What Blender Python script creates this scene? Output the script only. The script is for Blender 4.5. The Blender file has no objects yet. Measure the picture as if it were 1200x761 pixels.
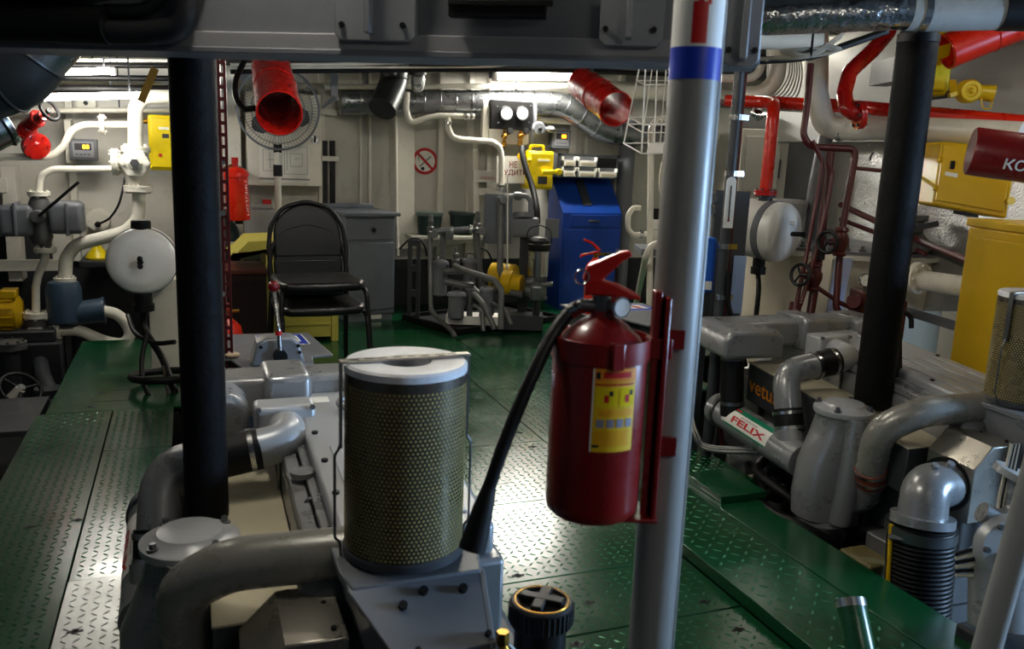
import bpy, math, random
from mathutils import Vector as V, Matrix
random.seed(7)
SC = bpy.context.scene
COL = SC.collection
# ------------------------------------------------------------------ camera (photo treated as 1200 x 761)
FPX, YAW, PIT, ROLL, CAMH = 1000.0, math.radians(21.0), math.radians(11.3), math.radians(2.25), 1.4
_r0 = V((math.cos(YAW), -math.sin(YAW), 0))
FWD = V((math.sin(YAW) * math.cos(PIT), math.cos(YAW) * math.cos(PIT), -math.sin(PIT)))
_u0 = _r0.cross(FWD)
RGT = _r0 * math.cos(ROLL) + _u0 * math.sin(ROLL)
UPV = _u0 * math.cos(ROLL) - _r0 * math.sin(ROLL)
CAM = V((0, 0, CAMH))
cd = bpy.data.cameras.new('camera')
cam = bpy.data.objects.new('camera', cd)
COL.objects.link(cam)
cd.sensor_fit = 'HORIZONTAL'
cd.sensor_width = 36.0
cd.lens = FPX / 1200 * 36
cd.clip_start = 0.05
cd.dof.use_dof = True
cd.dof.focus_distance = 4.6
cd.dof.aperture_fstop = 6.3
m = Matrix((RGT, UPV, -FWD)).transposed().to_4x4()
m.translation = CAM
cam.matrix_world = m
SC.camera = cam
# ------------------------------------------------------------------ world, exposure
w = bpy.data.worlds.new('World')
SC.world = w
w.use_nodes = True
w.node_tree.nodes['Background'].inputs[0].default_value = (0.5, 0.55, 0.6, 1)
w.node_tree.nodes['Background'].inputs[1].default_value = 0.02
SC.view_settings.view_transform = 'Standard'
SC.view_settings.look = 'None'
SC.view_settings.gamma = 1
SC.view_settings.use_curve_mapping = False
SC.view_settings.exposure = 2.3
YB, CEIL = 7.6, 2.3          # back bulkhead and deckhead of the engine room


def P(px, py, X=None, Y=None, Z=None, D=None):
    """point on the ray of a photo pixel, at a plane of the room or at a depth"""
    d = RGT * (px - 600) + UPV * (380.5 - py) + FWD * FPX
    if X is not None: t = X / d.x
    elif Y is not None: t = Y / d.y
    elif Z is not None: t = (Z - CAMH) / d.z
    else: t = D / FPX
    return CAM + d * t


# ------------------------------------------------------------------ materials
MATS = {}
def lin(c):
    c /= 255.0
    return c / 12.92 if c <= 0.04045 else ((c + 0.055) / 1.055) ** 2.4
def mat(name, rgb, rough=0.5, metal=0.0, var=0.12, scale=9.0, bump=0.0, bscale=60.0, emit=0.0, dirt=0.0, alpha=None, spec=0.5, coat=0.0, trans=0.0):
    if name in MATS: return MATS[name]
    mt = bpy.data.materials.new(name)
    mt.use_nodes = True
    nt = mt.node_tree
    b = nt.nodes['Principled BSDF']
    c = tuple(lin(x) for x in rgb) + (1,)
    b.inputs['Roughness'].default_value = rough
    b.inputs['Metallic'].default_value = metal
    b.inputs['Specular IOR Level'].default_value = spec
    b.inputs['Coat Weight'].default_value = coat
    b.inputs['Transmission Weight'].default_value = trans
    if alpha is not None: b.inputs['Alpha'].default_value = alpha
    if emit:
        b.inputs['Base Color'].default_value = c
        b.inputs['Emission Color'].default_value = c
        b.inputs['Emission Strength'].default_value = emit
        MATS[name] = mt
        return mt
    tc = nt.nodes.new('ShaderNodeTexCoord')
    n = nt.nodes.new('ShaderNodeTexNoise')
    n.inputs['Scale'].default_value = scale
    n.inputs['Detail'].default_value = 5
    n.inputs['Roughness'].default_value = 0.65
    nt.links.new(tc.outputs['Object'], n.inputs['Vector'])
    mr = nt.nodes.new('ShaderNodeMapRange')
    mr.inputs[1].default_value, mr.inputs[2].default_value = 0.25, 0.75
    mr.inputs[3].default_value, mr.inputs[4].default_value = 1 - var, 1 + var * 0.6
    nt.links.new(n.outputs['Fac'], mr.inputs[0])
    mx = nt.nodes.new('ShaderNodeMix')
    mx.data_type = 'RGBA'
    mx.blend_type = 'MULTIPLY'
    mx.inputs[0].default_value = 1.0
    mx.inputs[6].default_value = c
    nt.links.new(mr.outputs[0], mx.inputs[7])
    out = mx.outputs[2]
    if dirt:
        n2 = nt.nodes.new('ShaderNodeTexNoise')
        n2.inputs['Scale'].default_value = scale * 2.3
        n2.inputs['Detail'].default_value = 8
        n2.inputs['Roughness'].default_value = 0.75
        nt.links.new(tc.outputs['Object'], n2.inputs['Vector'])
        r2 = nt.nodes.new('ShaderNodeMapRange')
        r2.inputs[1].default_value, r2.inputs[2].default_value = 0.56, 0.72
        r2.inputs[3].default_value, r2.inputs[4].default_value = 0, dirt
        nt.links.new(n2.outputs['Fac'], r2.inputs[0])
        m2 = nt.nodes.new('ShaderNodeMix')
        m2.data_type = 'RGBA'
        m2.inputs[7].default_value = (c[0] * .35 + .01, c[1] * .3 + .008, c[2] * .25 + .005, 1)
        nt.links.new(r2.outputs[0], m2.inputs[0])
        nt.links.new(out, m2.inputs[6])
        out = m2.outputs[2]
    nt.links.new(out, b.inputs['Base Color'])
    r3 = nt.nodes.new('ShaderNodeMapRange')
    r3.inputs[1].default_value, r3.inputs[2].default_value = 0.3, 0.7
    r3.inputs[3].default_value, r3.inputs[4].default_value = max(0.03, rough - .07), min(1, rough + .07)
    nt.links.new(n.outputs['Fac'], r3.inputs[0])
    nt.links.new(r3.outputs[0], b.inputs['Roughness'])
    if bump:
        n3 = nt.nodes.new('ShaderNodeTexNoise')
        n3.inputs['Scale'].default_value = bscale
        n3.inputs['Detail'].default_value = 3
        nt.links.new(tc.outputs['Object'], n3.inputs['Vector'])
        bp = nt.nodes.new('ShaderNodeBump')
        bp.inputs['Strength'].default_value = bump
        bp.inputs['Distance'].default_value = 0.01
        nt.links.new(n3.outputs['Fac'], bp.inputs['Height'])
        nt.links.new(bp.outputs[0], b.inputs['Normal'])
    MATS[name] = mt
    return mt


WHITE = mat('white_paint', (226, 222, 208), .42, var=.08, dirt=.25, scale=4)
WPIPE = mat('white_pipe_paint', (232, 228, 214), .32, var=.06, dirt=.2, scale=12)
WALLM = mat('bulkhead_paint', (206, 203, 192), .45, var=.12, dirt=.3, scale=2.5, bump=.05, bscale=8)
WDARK = mat('dark_lower_tone', (40, 42, 46), .6, var=.3, dirt=.3)
DECKHEAD = mat('deckhead_paint', (70, 70, 68), .7, var=.3, dirt=.4, scale=3)
BLACK = mat('black_rubber', (9, 9, 10), .5, var=.3, spec=.35)
FOAM = mat('black_foam_wrap', (4, 4, 4), .7, var=.4, bump=.3, bscale=40, spec=.2)
VINYL = mat('black_vinyl', (11, 11, 12), .36, var=.2, bump=.1, bscale=150)
DKGREY = mat('dark_grey_paint', (58, 61, 65), .45, var=.15, dirt=.2)
GREY = mat('grey_enamel', (112, 115, 120), .42, var=.1, dirt=.15, scale=6)
BLUEGREY = mat('blue_grey_enamel', (104, 110, 120), .4, var=.12, dirt=.2, scale=5)
ENGINE = mat('silver_engine_paint', (146, 147, 148), .3, metal=.35, var=.1, dirt=.05, scale=9)
ENGLT = mat('light_engine_paint', (174, 176, 178), .36, metal=.15, var=.06, dirt=.08, scale=7)
CASTG = mat('cast_grey', (104, 105, 104), .45, metal=.3, var=.2, dirt=.3, scale=14)
TAN = mat('warm_grey_enamel', (140, 138, 131), .28, metal=.2, var=.08, dirt=.12, scale=8)
STEEL = mat('bright_steel', (190, 190, 188), .25, metal=1, var=.12)
STEELD = mat('dull_steel', (120, 122, 124), .38, metal=.9, var=.2, dirt=.2)
SHEET = mat('sheet_metal', (178, 172, 160), .3, metal=.85, var=.1, bump=.02, bscale=15)
GALV = mat('galvanised_duct', (150, 153, 156), .3, metal=.9, var=.25, scale=14)
DUCTD = mat('dark_duct', (74, 77, 78), .38, metal=.7, var=.2)
FOIL = mat('crinkled_foil', (205, 206, 206), .22, metal=1, var=.15, bump=1.0, bscale=26)
INSUL = mat('foil_insulation', (190, 190, 188), .34, metal=.75, var=.15, bump=.7, bscale=75)
RED = mat('red_enamel', (190, 24, 16), .28, var=.12, coat=.3)
REDB = mat('bright_red_enamel', (222, 40, 18), .3, var=.08, coat=.2)
REDD = mat('deep_red_enamel', (128, 15, 14), .3, var=.15, dirt=.3, scale=12, coat=.3)
MAROON = mat('maroon_pipe_paint', (82, 26, 25), .35, var=.2, dirt=.2)
BROWN = mat('brown_wood_paint', (96, 44, 30), .45, var=.25, dirt=.4, scale=7)
BROWND = mat('dark_brown_paint', (44, 20, 20), .5, var=.2)
YELLOW = mat('yellow_enamel', (214, 172, 8), .38, var=.08, dirt=.12)
YELLOWB = mat('bright_yellow_enamel', (240, 212, 10), .3, var=.05, dirt=.1)
YELLOWP = mat('pale_yellow_paint', (206, 194, 86), .5, var=.12, dirt=.3, scale=8)
BLUE = mat('blue_hammer_enamel', (18, 62, 150), .38, var=.14, dirt=.2, bump=.08, bscale=120)
BLUEB = mat('bright_blue', (28, 98, 200), .4, var=.05)
PUMPB = mat('blue_grey_pump_paint', (50, 72, 92), .4, var=.2, dirt=.3)
GREENP = mat('green_pipe_paint', (22, 78, 44), .3, var=.15, dirt=.2)
GREENB = mat('dark_green_plastic', (20, 46, 42), .4, var=.1)
FLOORG = mat('green_deck_enamel', (12, 68, 37), .21, var=.2, scale=2.2, dirt=.12, bump=.05, bscale=9)
LUGM = mat('worn_glint_tread', (78, 128, 98), .2, metal=.35, var=.3, scale=5)  # worn lugs, also lightened for the sparkle of the lamp glare
BAREAL = mat('bare_tread_plate', (170, 172, 168), .36, metal=.9, var=.2, scale=5, dirt=.2)
BILGE = mat('bilge_black', (14, 17, 17), .6, var=.4)
PLASTW = mat('white_plastic', (240, 238, 231), .32, var=.04, dirt=.06, scale=5)
PAPERY = mat('filter_paper', (172, 154, 90), .8, var=.2, scale=30)
PERF = mat('perforated_steel', (108, 103, 94), .28, metal=.7, var=.2, scale=10)
ALCAP = mat('white_painted_cap', (232, 234, 238), .35, var=.16, scale=22, dirt=.25)
BRASS = mat('brass', (176, 130, 52), .3, metal=1, var=.2)
CREAM = mat('cream_tank_paint', (222, 212, 190), .4, var=.06, dirt=.12, scale=3)
PAPER = mat('paper_white', (238, 236, 228), .7, var=.04)
INK = mat('black_ink', (16, 16, 18), .6, var=.1)
INKG = mat('grey_ink', (150, 150, 148), .7, var=.1)
REDINK = mat('red_ink', (200, 22, 26), .5, var=.05)
REDTXT = mat('dark_red_ink', (140, 20, 24), .6, var=.1)
BLUEINK = mat('blue_ink', (24, 60, 190), .35, var=.05)
GREENINK = mat('green_ink', (10, 128, 92), .4, var=.05)
YELINK = mat('label_yellow', (240, 196, 20), .5, var=.06)
ORGINK = mat('label_orange', (240, 150, 30), .5, var=.06)
WINK = mat('white_ink', (236, 236, 232), .5, var=.04)
TUBE = mat('fluorescent_tube', (255, 248, 232), emit=24.0)
TUBEB = mat('bright_fluorescent_tube', (255, 250, 238), emit=46.0)
TUBEL = mat('tube_light_port', (255, 250, 240), emit=19.0)
TUBED = mat('dim_fill_tube', (255, 248, 232), emit=9.0)  # for the added fill lamps only
DIGIT = mat('orange_digits', (255, 130, 20), emit=3.0)
GLASSM = mat('clear_glass', (225, 232, 232), .08, var=0.0, trans=.9)
ORUBBER = mat('orange_brown_rubber', (128, 62, 44), .5, var=.2)
BEIGE = mat('beige_reflection', (206, 196, 168), .4, var=.06, dirt=.15, scale=6)
GREYP = mat('grey_pole_paint', (150, 150, 147), .4, var=.12, dirt=.2, scale=7)
CABLEW = mat('white_cable', (206, 200, 184), .5, var=.08)


# ------------------------------------------------------------------ mesh helpers
def perp(a):
    a = a.normalized()
    h = V((0, 0, 1)) if abs(a.z) < .9 else V((1, 0, 0))
    x = h.cross(a).normalized()
    return x, a.cross(x).normalized()
def fillet(pts, rad, seg=5):
    pts = [V(p) for p in pts]
    if rad <= 0 or len(pts) < 3: return pts
    out = [pts[0]]
    for i in range(1, len(pts) - 1):
        a, b, c = pts[i - 1], pts[i], pts[i + 1]
        u, w_ = (a - b), (c - b)
        lu, lw = u.length, w_.length
        if lu < 1e-6 or lw < 1e-6: continue
        u, w_ = u / lu, w_ / lw
        ang = u.angle(w_)
        if ang > 3.05:
            out.append(b); continue
        t = min(rad / math.tan(ang / 2), lu * .48, lw * .48)
        p0, p2 = b + u * t, b + w_ * t
        for k in range(seg + 1):
            s = k / seg
            out.append(p0 * (1 - s) ** 2 + b * 2 * s * (1 - s) + p2 * s * s)
    out.append(pts[-1])
    return out
def curve(pts, n=6):
    """Catmull-Rom points through pts, for hoses and cables"""
    pts = [V(p) for p in pts]
    q = [pts[0] * 2 - pts[1]] + pts + [pts[-1] * 2 - pts[-2]]
    out = []
    for i in range(1, len(q) - 2):
        for k in range(n):
            t = k / n
            out.append(.5 * (2 * q[i] + (q[i + 1] - q[i - 1]) * t + (2 * q[i - 1] - 5 * q[i] + 4 * q[i + 1] - q[i + 2]) * t * t + (3 * q[i] - q[i - 1] - 3 * q[i + 1] + q[i + 2]) * t ** 3))
    out.append(pts[-1])
    return out


class MB:
    def __init__(s): s.v, s.f = [], []
    def add(s, vs, fs):
        o = len(s.v)
        s.v += [V(x) for x in vs]
        s.f += [tuple(i + o for i in f) for f in fs]
        return s
    def obox(s, o, a, b, c):
        o, a, b, c = V(o), V(a), V(b), V(c)
        vs = [o, o + a, o + a + b, o + b, o + c, o + a + c, o + a + b + c, o + b + c]
        if a.cross(b).dot(c) < 0: fs = [(0, 1, 2, 3), (7, 6, 5, 4), (4, 5, 1, 0), (5, 6, 2, 1), (6, 7, 3, 2), (7, 4, 0, 3)]
        else: fs = [(3, 2, 1, 0), (4, 5, 6, 7), (0, 1, 5, 4), (1, 2, 6, 5), (2, 3, 7, 6), (3, 0, 4, 7)]
        return s.add(vs, fs)
    def box(s, p, q):
        p, q = V(p), V(q)
        lo = V([min(p[i], q[i]) for i in range(3)])
        d = V([abs(q[i] - p[i]) for i in range(3)])
        return s.obox(lo, (d.x, 0, 0), (0, d.y, 0), (0, 0, d.z))
    def cbox(s, c, size, m3=None):
        c = V(c)
        ax = [V((size[0], 0, 0)), V((0, size[1], 0)), V((0, 0, size[2]))]
        if m3 is not None: ax = [m3 @ a for a in ax]
        return s.obox(c - (ax[0] + ax[1] + ax[2]) / 2, *ax)
    def bar(s, a, b, wx, wz, up=(0, 0, 1)):
        """square bar from a to b"""
        a, b, up = V(a), V(b), V(up)
        d = b - a
        x = d.cross(up)
        if x.length < 1e-6: x = d.cross(V((1, 0, 0)))
        x.normalize()
        z = x.cross(d).normalized()
        return s.obox(a - x * wx / 2 - z * wz / 2, d, x * wx, z * wz)
    def rings(s, rs, cap=True):
        o, n = len(s.v), len(rs[0])
        for r in rs: s.v += r
        for i in range(len(rs) - 1):
            for k in range(n):
                k2 = (k + 1) % n
                s.f.append((o + i * n + k, o + i * n + k2, o + (i + 1) * n + k2, o + (i + 1) * n + k))
        if cap:
            s.f.append(tuple(o + k for k in reversed(range(n))))
            s.f.append(tuple(o + (len(rs) - 1) * n + k for k in range(n)))
        return s
    def lathe(s, prof, o=(0, 0, 0), axis=(0, 0, 1), n=24, cap=True, sx=1.0):
        o, a = V(o), V(axis).normalized()
        x, y = perp(a)
        rs = [[o + a * h + (x * math.cos(t) * sx + y * math.sin(t)) * max(r, 1e-4) for t in [2 * math.pi * k / n for k in range(n)]] for r, h in prof]
        return s.rings(rs, cap)
    def cyl(s, a, b, r, r2=None, n=16, cap=True):
        a, b = V(a), V(b)
        return s.lathe([(r, 0), (r if r2 is None else r2, (b - a).length)], a, b - a, n, cap)
    def hollow(s, a, b, ro, ri, n=24, ro2=None, ri2=None):
        a, b = V(a), V(b)
        L = (b - a).length
        ro2, ri2 = ro2 or ro, ri2 or ri
        s.lathe([(ri, 0), (ro, 0), (ro2, L), (ri2, L), (ri, 0)], a, b - a, n, False)
        return s
    def tube(s, pts, r, n=10, fil=0, cap=True, r2=None):
        pts = fillet(pts, fil)
        pts = [p for i, p in enumerate(pts) if i == 0 or (p - pts[i - 1]).length > 1e-5]
        x, y = perp(pts[1] - pts[0])
        rs = []
        pt = (pts[1] - pts[0]).normalized()
        N = len(pts)
        for i, p in enumerate(pts):
            t = ((pts[min(i + 1, N - 1)] - pts[max(i - 1, 0)])).normalized()
            q = pt.rotation_difference(t)
            x = q @ x
            pt = t
            y = t.cross(x).normalized()
            x = y.cross(t).normalized()
            rr = r if r2 is None else r + (r2 - r) * i / (N - 1)
            rs.append([p + (x * math.cos(a) + y * math.sin(a)) * rr for a in [2 * math.pi * k / n for k in range(n)]])
        return s.rings(rs, cap)
    def prism(s, poly, vec):
        poly, vec = [V(p) for p in poly], V(vec)
        n = len(poly)
        nrm = V((0, 0, 0))
        for i in range(n): nrm += poly[i].cross(poly[(i + 1) % n])
        if nrm.dot(vec) < 0: poly = poly[::-1]
        fs = [tuple(reversed(range(n))), tuple(range(n, 2 * n))]
        fs += [(i, (i + 1) % n, (i + 1) % n + n, i + n) for i in range(n)]
        return s.add(poly + [p + vec for p in poly], fs)
    def sph(s, c, r, n=16, sc=(1, 1, 1)):
        c = V(c)
        k = n // 2
        rs = []
        for i in range(k + 1):
            a = math.pi * i / k
            rr = max(math.sin(a), .002)
            rs.append([c + V((math.cos(t) * rr * r * sc[0], math.sin(t) * rr * r * sc[1], -math.cos(a) * r * sc[2])) for t in [2 * math.pi * j / n for j in range(n)]])
        return s.rings(rs)
    def torus(s, c, axis, R, r, n=28, m_=8):
        c = V(c)
        x, y = perp(V(axis))
        a = V(axis).normalized()
        o = len(s.v)
        for i in range(n):
            t = 2 * math.pi * i / n
            d = x * math.cos(t) + y * math.sin(t)
            for j in range(m_):
                u = 2 * math.pi * j / m_
                s.v.append(c + d * (R + r * math.cos(u)) + a * r * math.sin(u))
        for i in range(n):
            for j in range(m_):
                s.f.append((o + i * m_ + j, o + ((i + 1) % n) * m_ + j, o + ((i + 1) % n) * m_ + (j + 1) % m_, o + i * m_ + (j + 1) % m_))
        return s
    def bolts(s, c, axis, R, nb, r, h, ph=0.0, both=False):
        c, a = V(c), V(axis).normalized()
        x, y = perp(a)
        for i in range(nb):
            t = 2 * math.pi * i / nb + ph
            p = c + (x * math.cos(t) + y * math.sin(t)) * R
            s.cyl(p - (a * h if both else a * 0), p + a * h, r, n=6)
        return s


def build(name, mb, mt, loc=(0, 0, 0), bev=0.0, parent=None, ang=40, seg=2):
    loc = V(loc)
    me = bpy.data.meshes.new(name)
    me.from_pydata([tuple(v - loc) for v in mb.v], [], mb.f)
    me.materials.append(mt)
    for p in me.polygons: p.use_smooth = True
    me.set_sharp_from_angle(angle=math.radians(ang))
    me.update()
    o = bpy.data.objects.new(name, me)
    COL.objects.link(o)
    if parent is None: o.location = loc
    else: o.parent = parent
    if bev:
        b = o.modifiers.new('bevel', 'BEVEL')
        b.width, b.segments, b.limit_method, b.angle_limit = bev, seg, 'ANGLE', math.radians(50)
        b.harden_normals = False
    return o
def tag(o, label, cat, group=None):
    o['label'], o['category'] = label, cat
    if group: o['group'] = group
    return o
def thing(name, label, cat, loc=(0, 0, 0), rotz=0.0, group=None):
    o = bpy.data.objects.new(name, None)
    o.empty_display_size = .05
    COL.objects.link(o)
    o.location = loc
    o.rotation_euler = (0, 0, rotz)
    o['base'] = tuple(loc) if not rotz else (0, 0, 0)
    return tag(o, label, cat, group)
def base(o):
    while o.parent: o = o.parent
    return V(o['base']) if 'base' in o else V(o.location)
def part(t, name, mb, mt, bev=0.0, label=None, stuff=False, ang=40, seg=2):
    """child mesh; vertices in room coordinates unless the thing is rotated"""
    o = build(name, mb, mt, base(t), bev, t, ang, seg)
    if label: o['label'] = label
    if stuff: o['kind'] = 'stuff'
    return o
def single(name, mb, mt, label, cat, loc=None, bev=0.0, group=None, ang=40):
    if loc is None:
        xs = mb.v
        loc = V((sum(p.x for p in xs) / len(xs), sum(p.y for p in xs) / len(xs), min(p.z for p in xs)))
    return tag(build(name, mb, mt, loc, bev, None, ang), label, cat, group)
def struct(name, mb, mt, bev=0.0, label=None):
    o = build(name, mb, mt, (0, 0, 0), bev)
    o['kind'] = 'structure'
    o['base'] = (0, 0, 0)
    if label: o['label'] = label
    return o
def dup(o, off, parent=None, label=None, only=None):
    c = o.copy()
    COL.objects.link(c)
    c.parent = parent
    if parent is None: c.location = V(o.location) + V(off)
    if label: c['label'] = label
    for ch in list(o.children):
        if only is None or ch.name.split('.')[0] in only: dup(ch, (0, 0, 0), c)
    return c
def text_mb(txt, o, ux, uz, h, bold=.0, wfit=None):
    """lettering as mesh: o is the lower left corner, ux / uz the writing axes"""
    cu = bpy.data.curves.new('lettering', 'FONT')
    cu.body = txt
    cu.size = 1
    cu.resolution_u = 2
    cu.offset = bold
    ob = bpy.data.objects.new('lettering', cu)
    COL.objects.link(ob)
    bpy.context.view_layer.update()
    me = bpy.data.meshes.new_from_object(ob.evaluated_get(bpy.context.evaluated_depsgraph_get()))
    bpy.data.objects.remove(ob)
    bpy.data.curves.remove(cu)
    mb = MB()
    vs = [v.co.copy() for v in me.vertices]
    if not vs: return mb
    x0, x1 = min(v.x for v in vs), max(v.x for v in vs)
    y0, y1 = min(v.y for v in vs), max(v.y for v in vs)
    k = h / (y1 - y0)
    kx = wfit / (x1 - x0) if wfit else k
    ux, uz = V(ux).normalized(), V(uz).normalized()
    mb.add([V(o) + ux * (v.x - x0) * kx + uz * (v.y - y0) * k for v in vs], [tuple(p.vertices) for p in me.polygons])
    bpy.data.meshes.remove(me)
    return mb
def pipe_thing(name, label, cat, pts, r, mt, fil=.08, flanges=(), n=14, group=None, fm=None, nb=6, clips=(), wall=()):
    """a pipe run; flanges = (point, axis, radius)"""
    mb = MB().tube(pts, r, n, fil)
    if not flanges and not clips and not wall: return single(name, mb, mt, label, cat, group=group)
    zs = mb.v
    t = thing(name, label, cat, min(zs, key=lambda p: p.z), group=group)
    part(t, 'pipe', mb, mt)
    for (c, ax, R) in flanges:
        c, ax = V(c), V(ax).normalized()
        th = max(R * .22, .008)
        f = part(t, 'flange', MB().lathe([(R, -th), (R, -.001), (R * .94, 0), (R, .001), (R, th)], c, ax, 22), fm or mt, bev=.002)
        part(f, 'bolt_ring', MB().bolts(c + ax * th, ax, R * .78, nb, R * .13, R * .16).bolts(c - ax * (th + R * .16), ax, R * .78, nb, R * .13, R * .16), STEELD if mt is not WPIPE else WPIPE, stuff=True)
    for (c, ax, R) in clips:
        c, ax = V(c), V(ax).normalized()
        part(t, 'clamp', MB().cyl(c - ax * .012, c + ax * .012, R, n=16), STEEL)
    for c in wall:
        c = V(c)
        part(t, 'hanger_rod', MB().cyl(c, (c.x, c.y, CEIL - .002), .006, n=6), DKGREY)
    return t
X_, Y_, Z_ = V((1, 0, 0)), V((0, 1, 0)), V((0, 0, 1))
# ------------------------------------------------------------------ lamps of the room, with unseen lamps assumed or added
def lamp(name_label, a, b, r=.017, hous=True, group=None, cat='light', wd=.11, mt=None):
    a, b = V(a), V(b)
    t = thing('fluorescent_light', name_label, cat, (a + b) / 2, group=group)
    d = (b - a).normalized()
    part(t, 'tube', MB().cyl(a, b, r, n=8), mt or TUBE)
    for e, s in ((a, -1), (b, 1)):
        part(t, 'lamp_holder', MB().cyl(e, e + d * s * .03, r * 1.5, n=10), PLASTW)
    if hous:
        h = MB().bar(a - d * .05 + Z_ * (r + .03), b + d * .05 + Z_ * (r + .03), wd, .045)
        part(t, 'housing', h, GREY, bev=.006)
    return t
G_L = 'fluorescent lights under the deckhead'
bl_ = lamp('fluorescent light above the gauge board and long silver duct', P(582, 87, Y=7.1), P(671, 88, Y=7.0), r=.042, hous=False, group=G_L, mt=TUBEB)
a_, b_ = P(576, 87, Y=7.1), P(676, 88, Y=7.0)
part(bl_, 'reflector', MB().obox(a_ + V((0, .055, -.03)), b_ - a_, (0, .02, 0), (0, .03, .15)).obox(a_ + V((0, -.05, .115)), b_ - a_, (0, .14, 0), (0, 0, .02)), DKGREY, bev=.004)  # added dark hood, keeps the tube's light off the wall behind it
lamp('lower of two bare tube lights beside yellow strap over white pipes', P(52, 114, Y=6.35), P(166, 111.5, Y=6.35), r=.022, hous=False, group=G_L, mt=TUBEL)
lamp('upper bare tube light half hidden by dark round duct', P(72, 84.5, Y=6.6), P(129, 83, Y=6.6), r=.022, hous=False, group=G_L, mt=TUBEL)
lamp('assumed ceiling light over the green aisle between the engines', (.9, 3.7, 2.2), (1.65, 3.7, 2.2), r=.022, group=G_L)  # unseen lamp, assumed from the lit front faces beyond it
lamp('added fill light over the cream tank', (3.5, 4.9, 2.2), (4.2, 4.9, 2.2), r=.022, group=G_L, mt=TUBED)  # unseen lamp, added to light the tank side
lamp('assumed ceiling light over the engine with air filter', (.15, 2.35, 2.2), (.15, 1.65, 2.2), r=.022, group=G_L)  # unseen lamp, assumed from the bright filter cap and engine top
lamp('added fill light over the starboard engine', (3.2, 2.6, 2.2), (3.2, 1.9, 2.2), r=.022, group=G_L, mt=TUBED)  # unseen lamp, put in as extra light on this engine
lamp('added front fill light behind the extinguisher stanchion, nearest the entrance wall', (.7, -.7, 2.2), (1.5, -.7, 2.2), r=.022, group=G_L, mt=TUBED)  # unseen lamp added behind the camera as dim front fill
lamp('added fill light over the port walkway', (-.8, 3.3, 2.2), (-.8, 4.0, 2.2), r=.022, group=G_L, mt=TUBED)  # unseen dim lamp added to brighten the white header tank
# bluish outside light, assumed: area light behind an unseen, assumed side doorway
al = bpy.data.lights.new('assumed_daylight', 'AREA')
al.shape, al.size, al.size_y, al.energy, al.color = 'RECTANGLE', .8, 1.7, 115.0, (.42, .66, 1.0)
alo = bpy.data.objects.new('assumed_daylight', al)
COL.objects.link(alo)
alo.location = (5.25, -.05, 1.1)
alo.rotation_euler = (0, math.radians(90), 0)

# ------------------------------------------------------------------ room shell
XL, XR, YN = -2.6, 5.0, -1.6
floor = struct('floor', MB().box((XL, YN, -.6), (XR, YB, -.5)), BILGE)
ceiling = struct('ceiling', MB().box((XL, YN, CEIL), (XR, YB, CEIL + .08)), DECKHEAD)
wall_back = struct('wall_back', MB().box((XL, YB, -.5), (XR, YB + .08, CEIL)), WALLM)
wall_left = struct('wall_left', MB().box((XL - .08, YN, -.5), (XL, YB, CEIL)), DECKHEAD)
wall_front = struct('wall_front', MB().box((XL, YN - .08, -.5), (XR, YN, CEIL)), DECKHEAD)
wall_right = struct('wall_right', MB().box((XR, .35, -.5), (XR + .08, YB, CEIL)).box((XR, YN, -.5), (XR + .08, -.45, CEIL)).box((XR, -.45, 2.0), (XR + .08, .35, CEIL)).box((XR, -.45, -.5), (XR + .08, .35, .15)), WALLM)  # gap is an assumed, unseen doorway, left open for the bluish light
struct('assumed_door_trim_1', MB().box((XR - .02, -.5, .1), (XR + .1, -.44, 2.05)).box((XR - .02, .34, .1), (XR + .1, .4, 2.05)).box((XR - .02, -.5, 1.99), (XR + .1, .4, 2.05)).box((XR - .02, -.5, .1), (XR + .1, .4, .16)), DKGREY, label='steel frame of the assumed, unseen side door')  # frame of the assumed doorway, out of view
for k in range(9):
    y = .6 + k * .82
    part(ceiling, 'deck_beam', MB().box((XL, y, CEIL - .06), (XR, y + .012, CEIL)).box((XL, y - .03, CEIL - .068), (XR, y + .042, CEIL - .06)), DECKHEAD)
part(ceiling, 'deck_girder', MB().box((XL, 6.5, 2.13), (XR, 6.53, CEIL)).box((XL, 6.46, 2.12), (XR, 6.57, 2.135)), DECKHEAD)
def wx(px, py, y): return P(px, py, Y=y).x
def wz(px, py, y): return P(px, py, Y=y).z
def wrect(x0, y0, x1, y1, yf):
    """X and Z range on a plane parallel to the back wall seen at pixels (x0,y0)-(x1,y1)"""
    cx, cy = (x0 + x1) / 2, (y0 + y1) / 2
    return wx(x0, cy, yf), wx(x1, cy, yf), wz(cx, y1, yf), wz(cx, y0, yf)
def wbox(x0, y0, x1, y1, yf, dep, mb=None):
    a, b, c, d = wrect(x0, y0, x1, y1, yf)
    return (mb or MB()).box((a, yf, c), (b, yf + dep, d))
# darker lower band and stiffeners of the back wall
part(wall_back, 'lower_band', MB().box((XL, YB - .012, -.5), (XR, YB, .42)), WDARK)
part(wall_back, 'lower_band', MB().box((XL, YB - .01, .42), (wx(62, 300, YB), YB, .62)), WDARK)
for (px, w_) in ((86, .05), (376, .05), (421, .016), (432, .022), (462, .02), (514, .05), (548, .05), (570, .04), (666, .07), (682, .03), (720, .05)):
    x = wx(px, 200, YB)
    part(wall_back, 'stiffener', MB().box((x - w_ / 2, YB - .07, .43), (x + w_ / 2, YB, CEIL)), WHITE, bev=.004)
for (a, b) in ((378, 384), (388, 393)):
    part(wall_back, 'cable_slot', wbox(a, 165, b, 245, YB - .075, .07), BLACK)
for (a, b, c, d) in ((377, 183, 397, 189), (462, 225, 471, 231), (375, 128, 395, 135)):
    part(wall_back, 'bracket', wbox(a, c if False else b, c, d, YB - .1, .1), WHITE, bev=.003)
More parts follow.
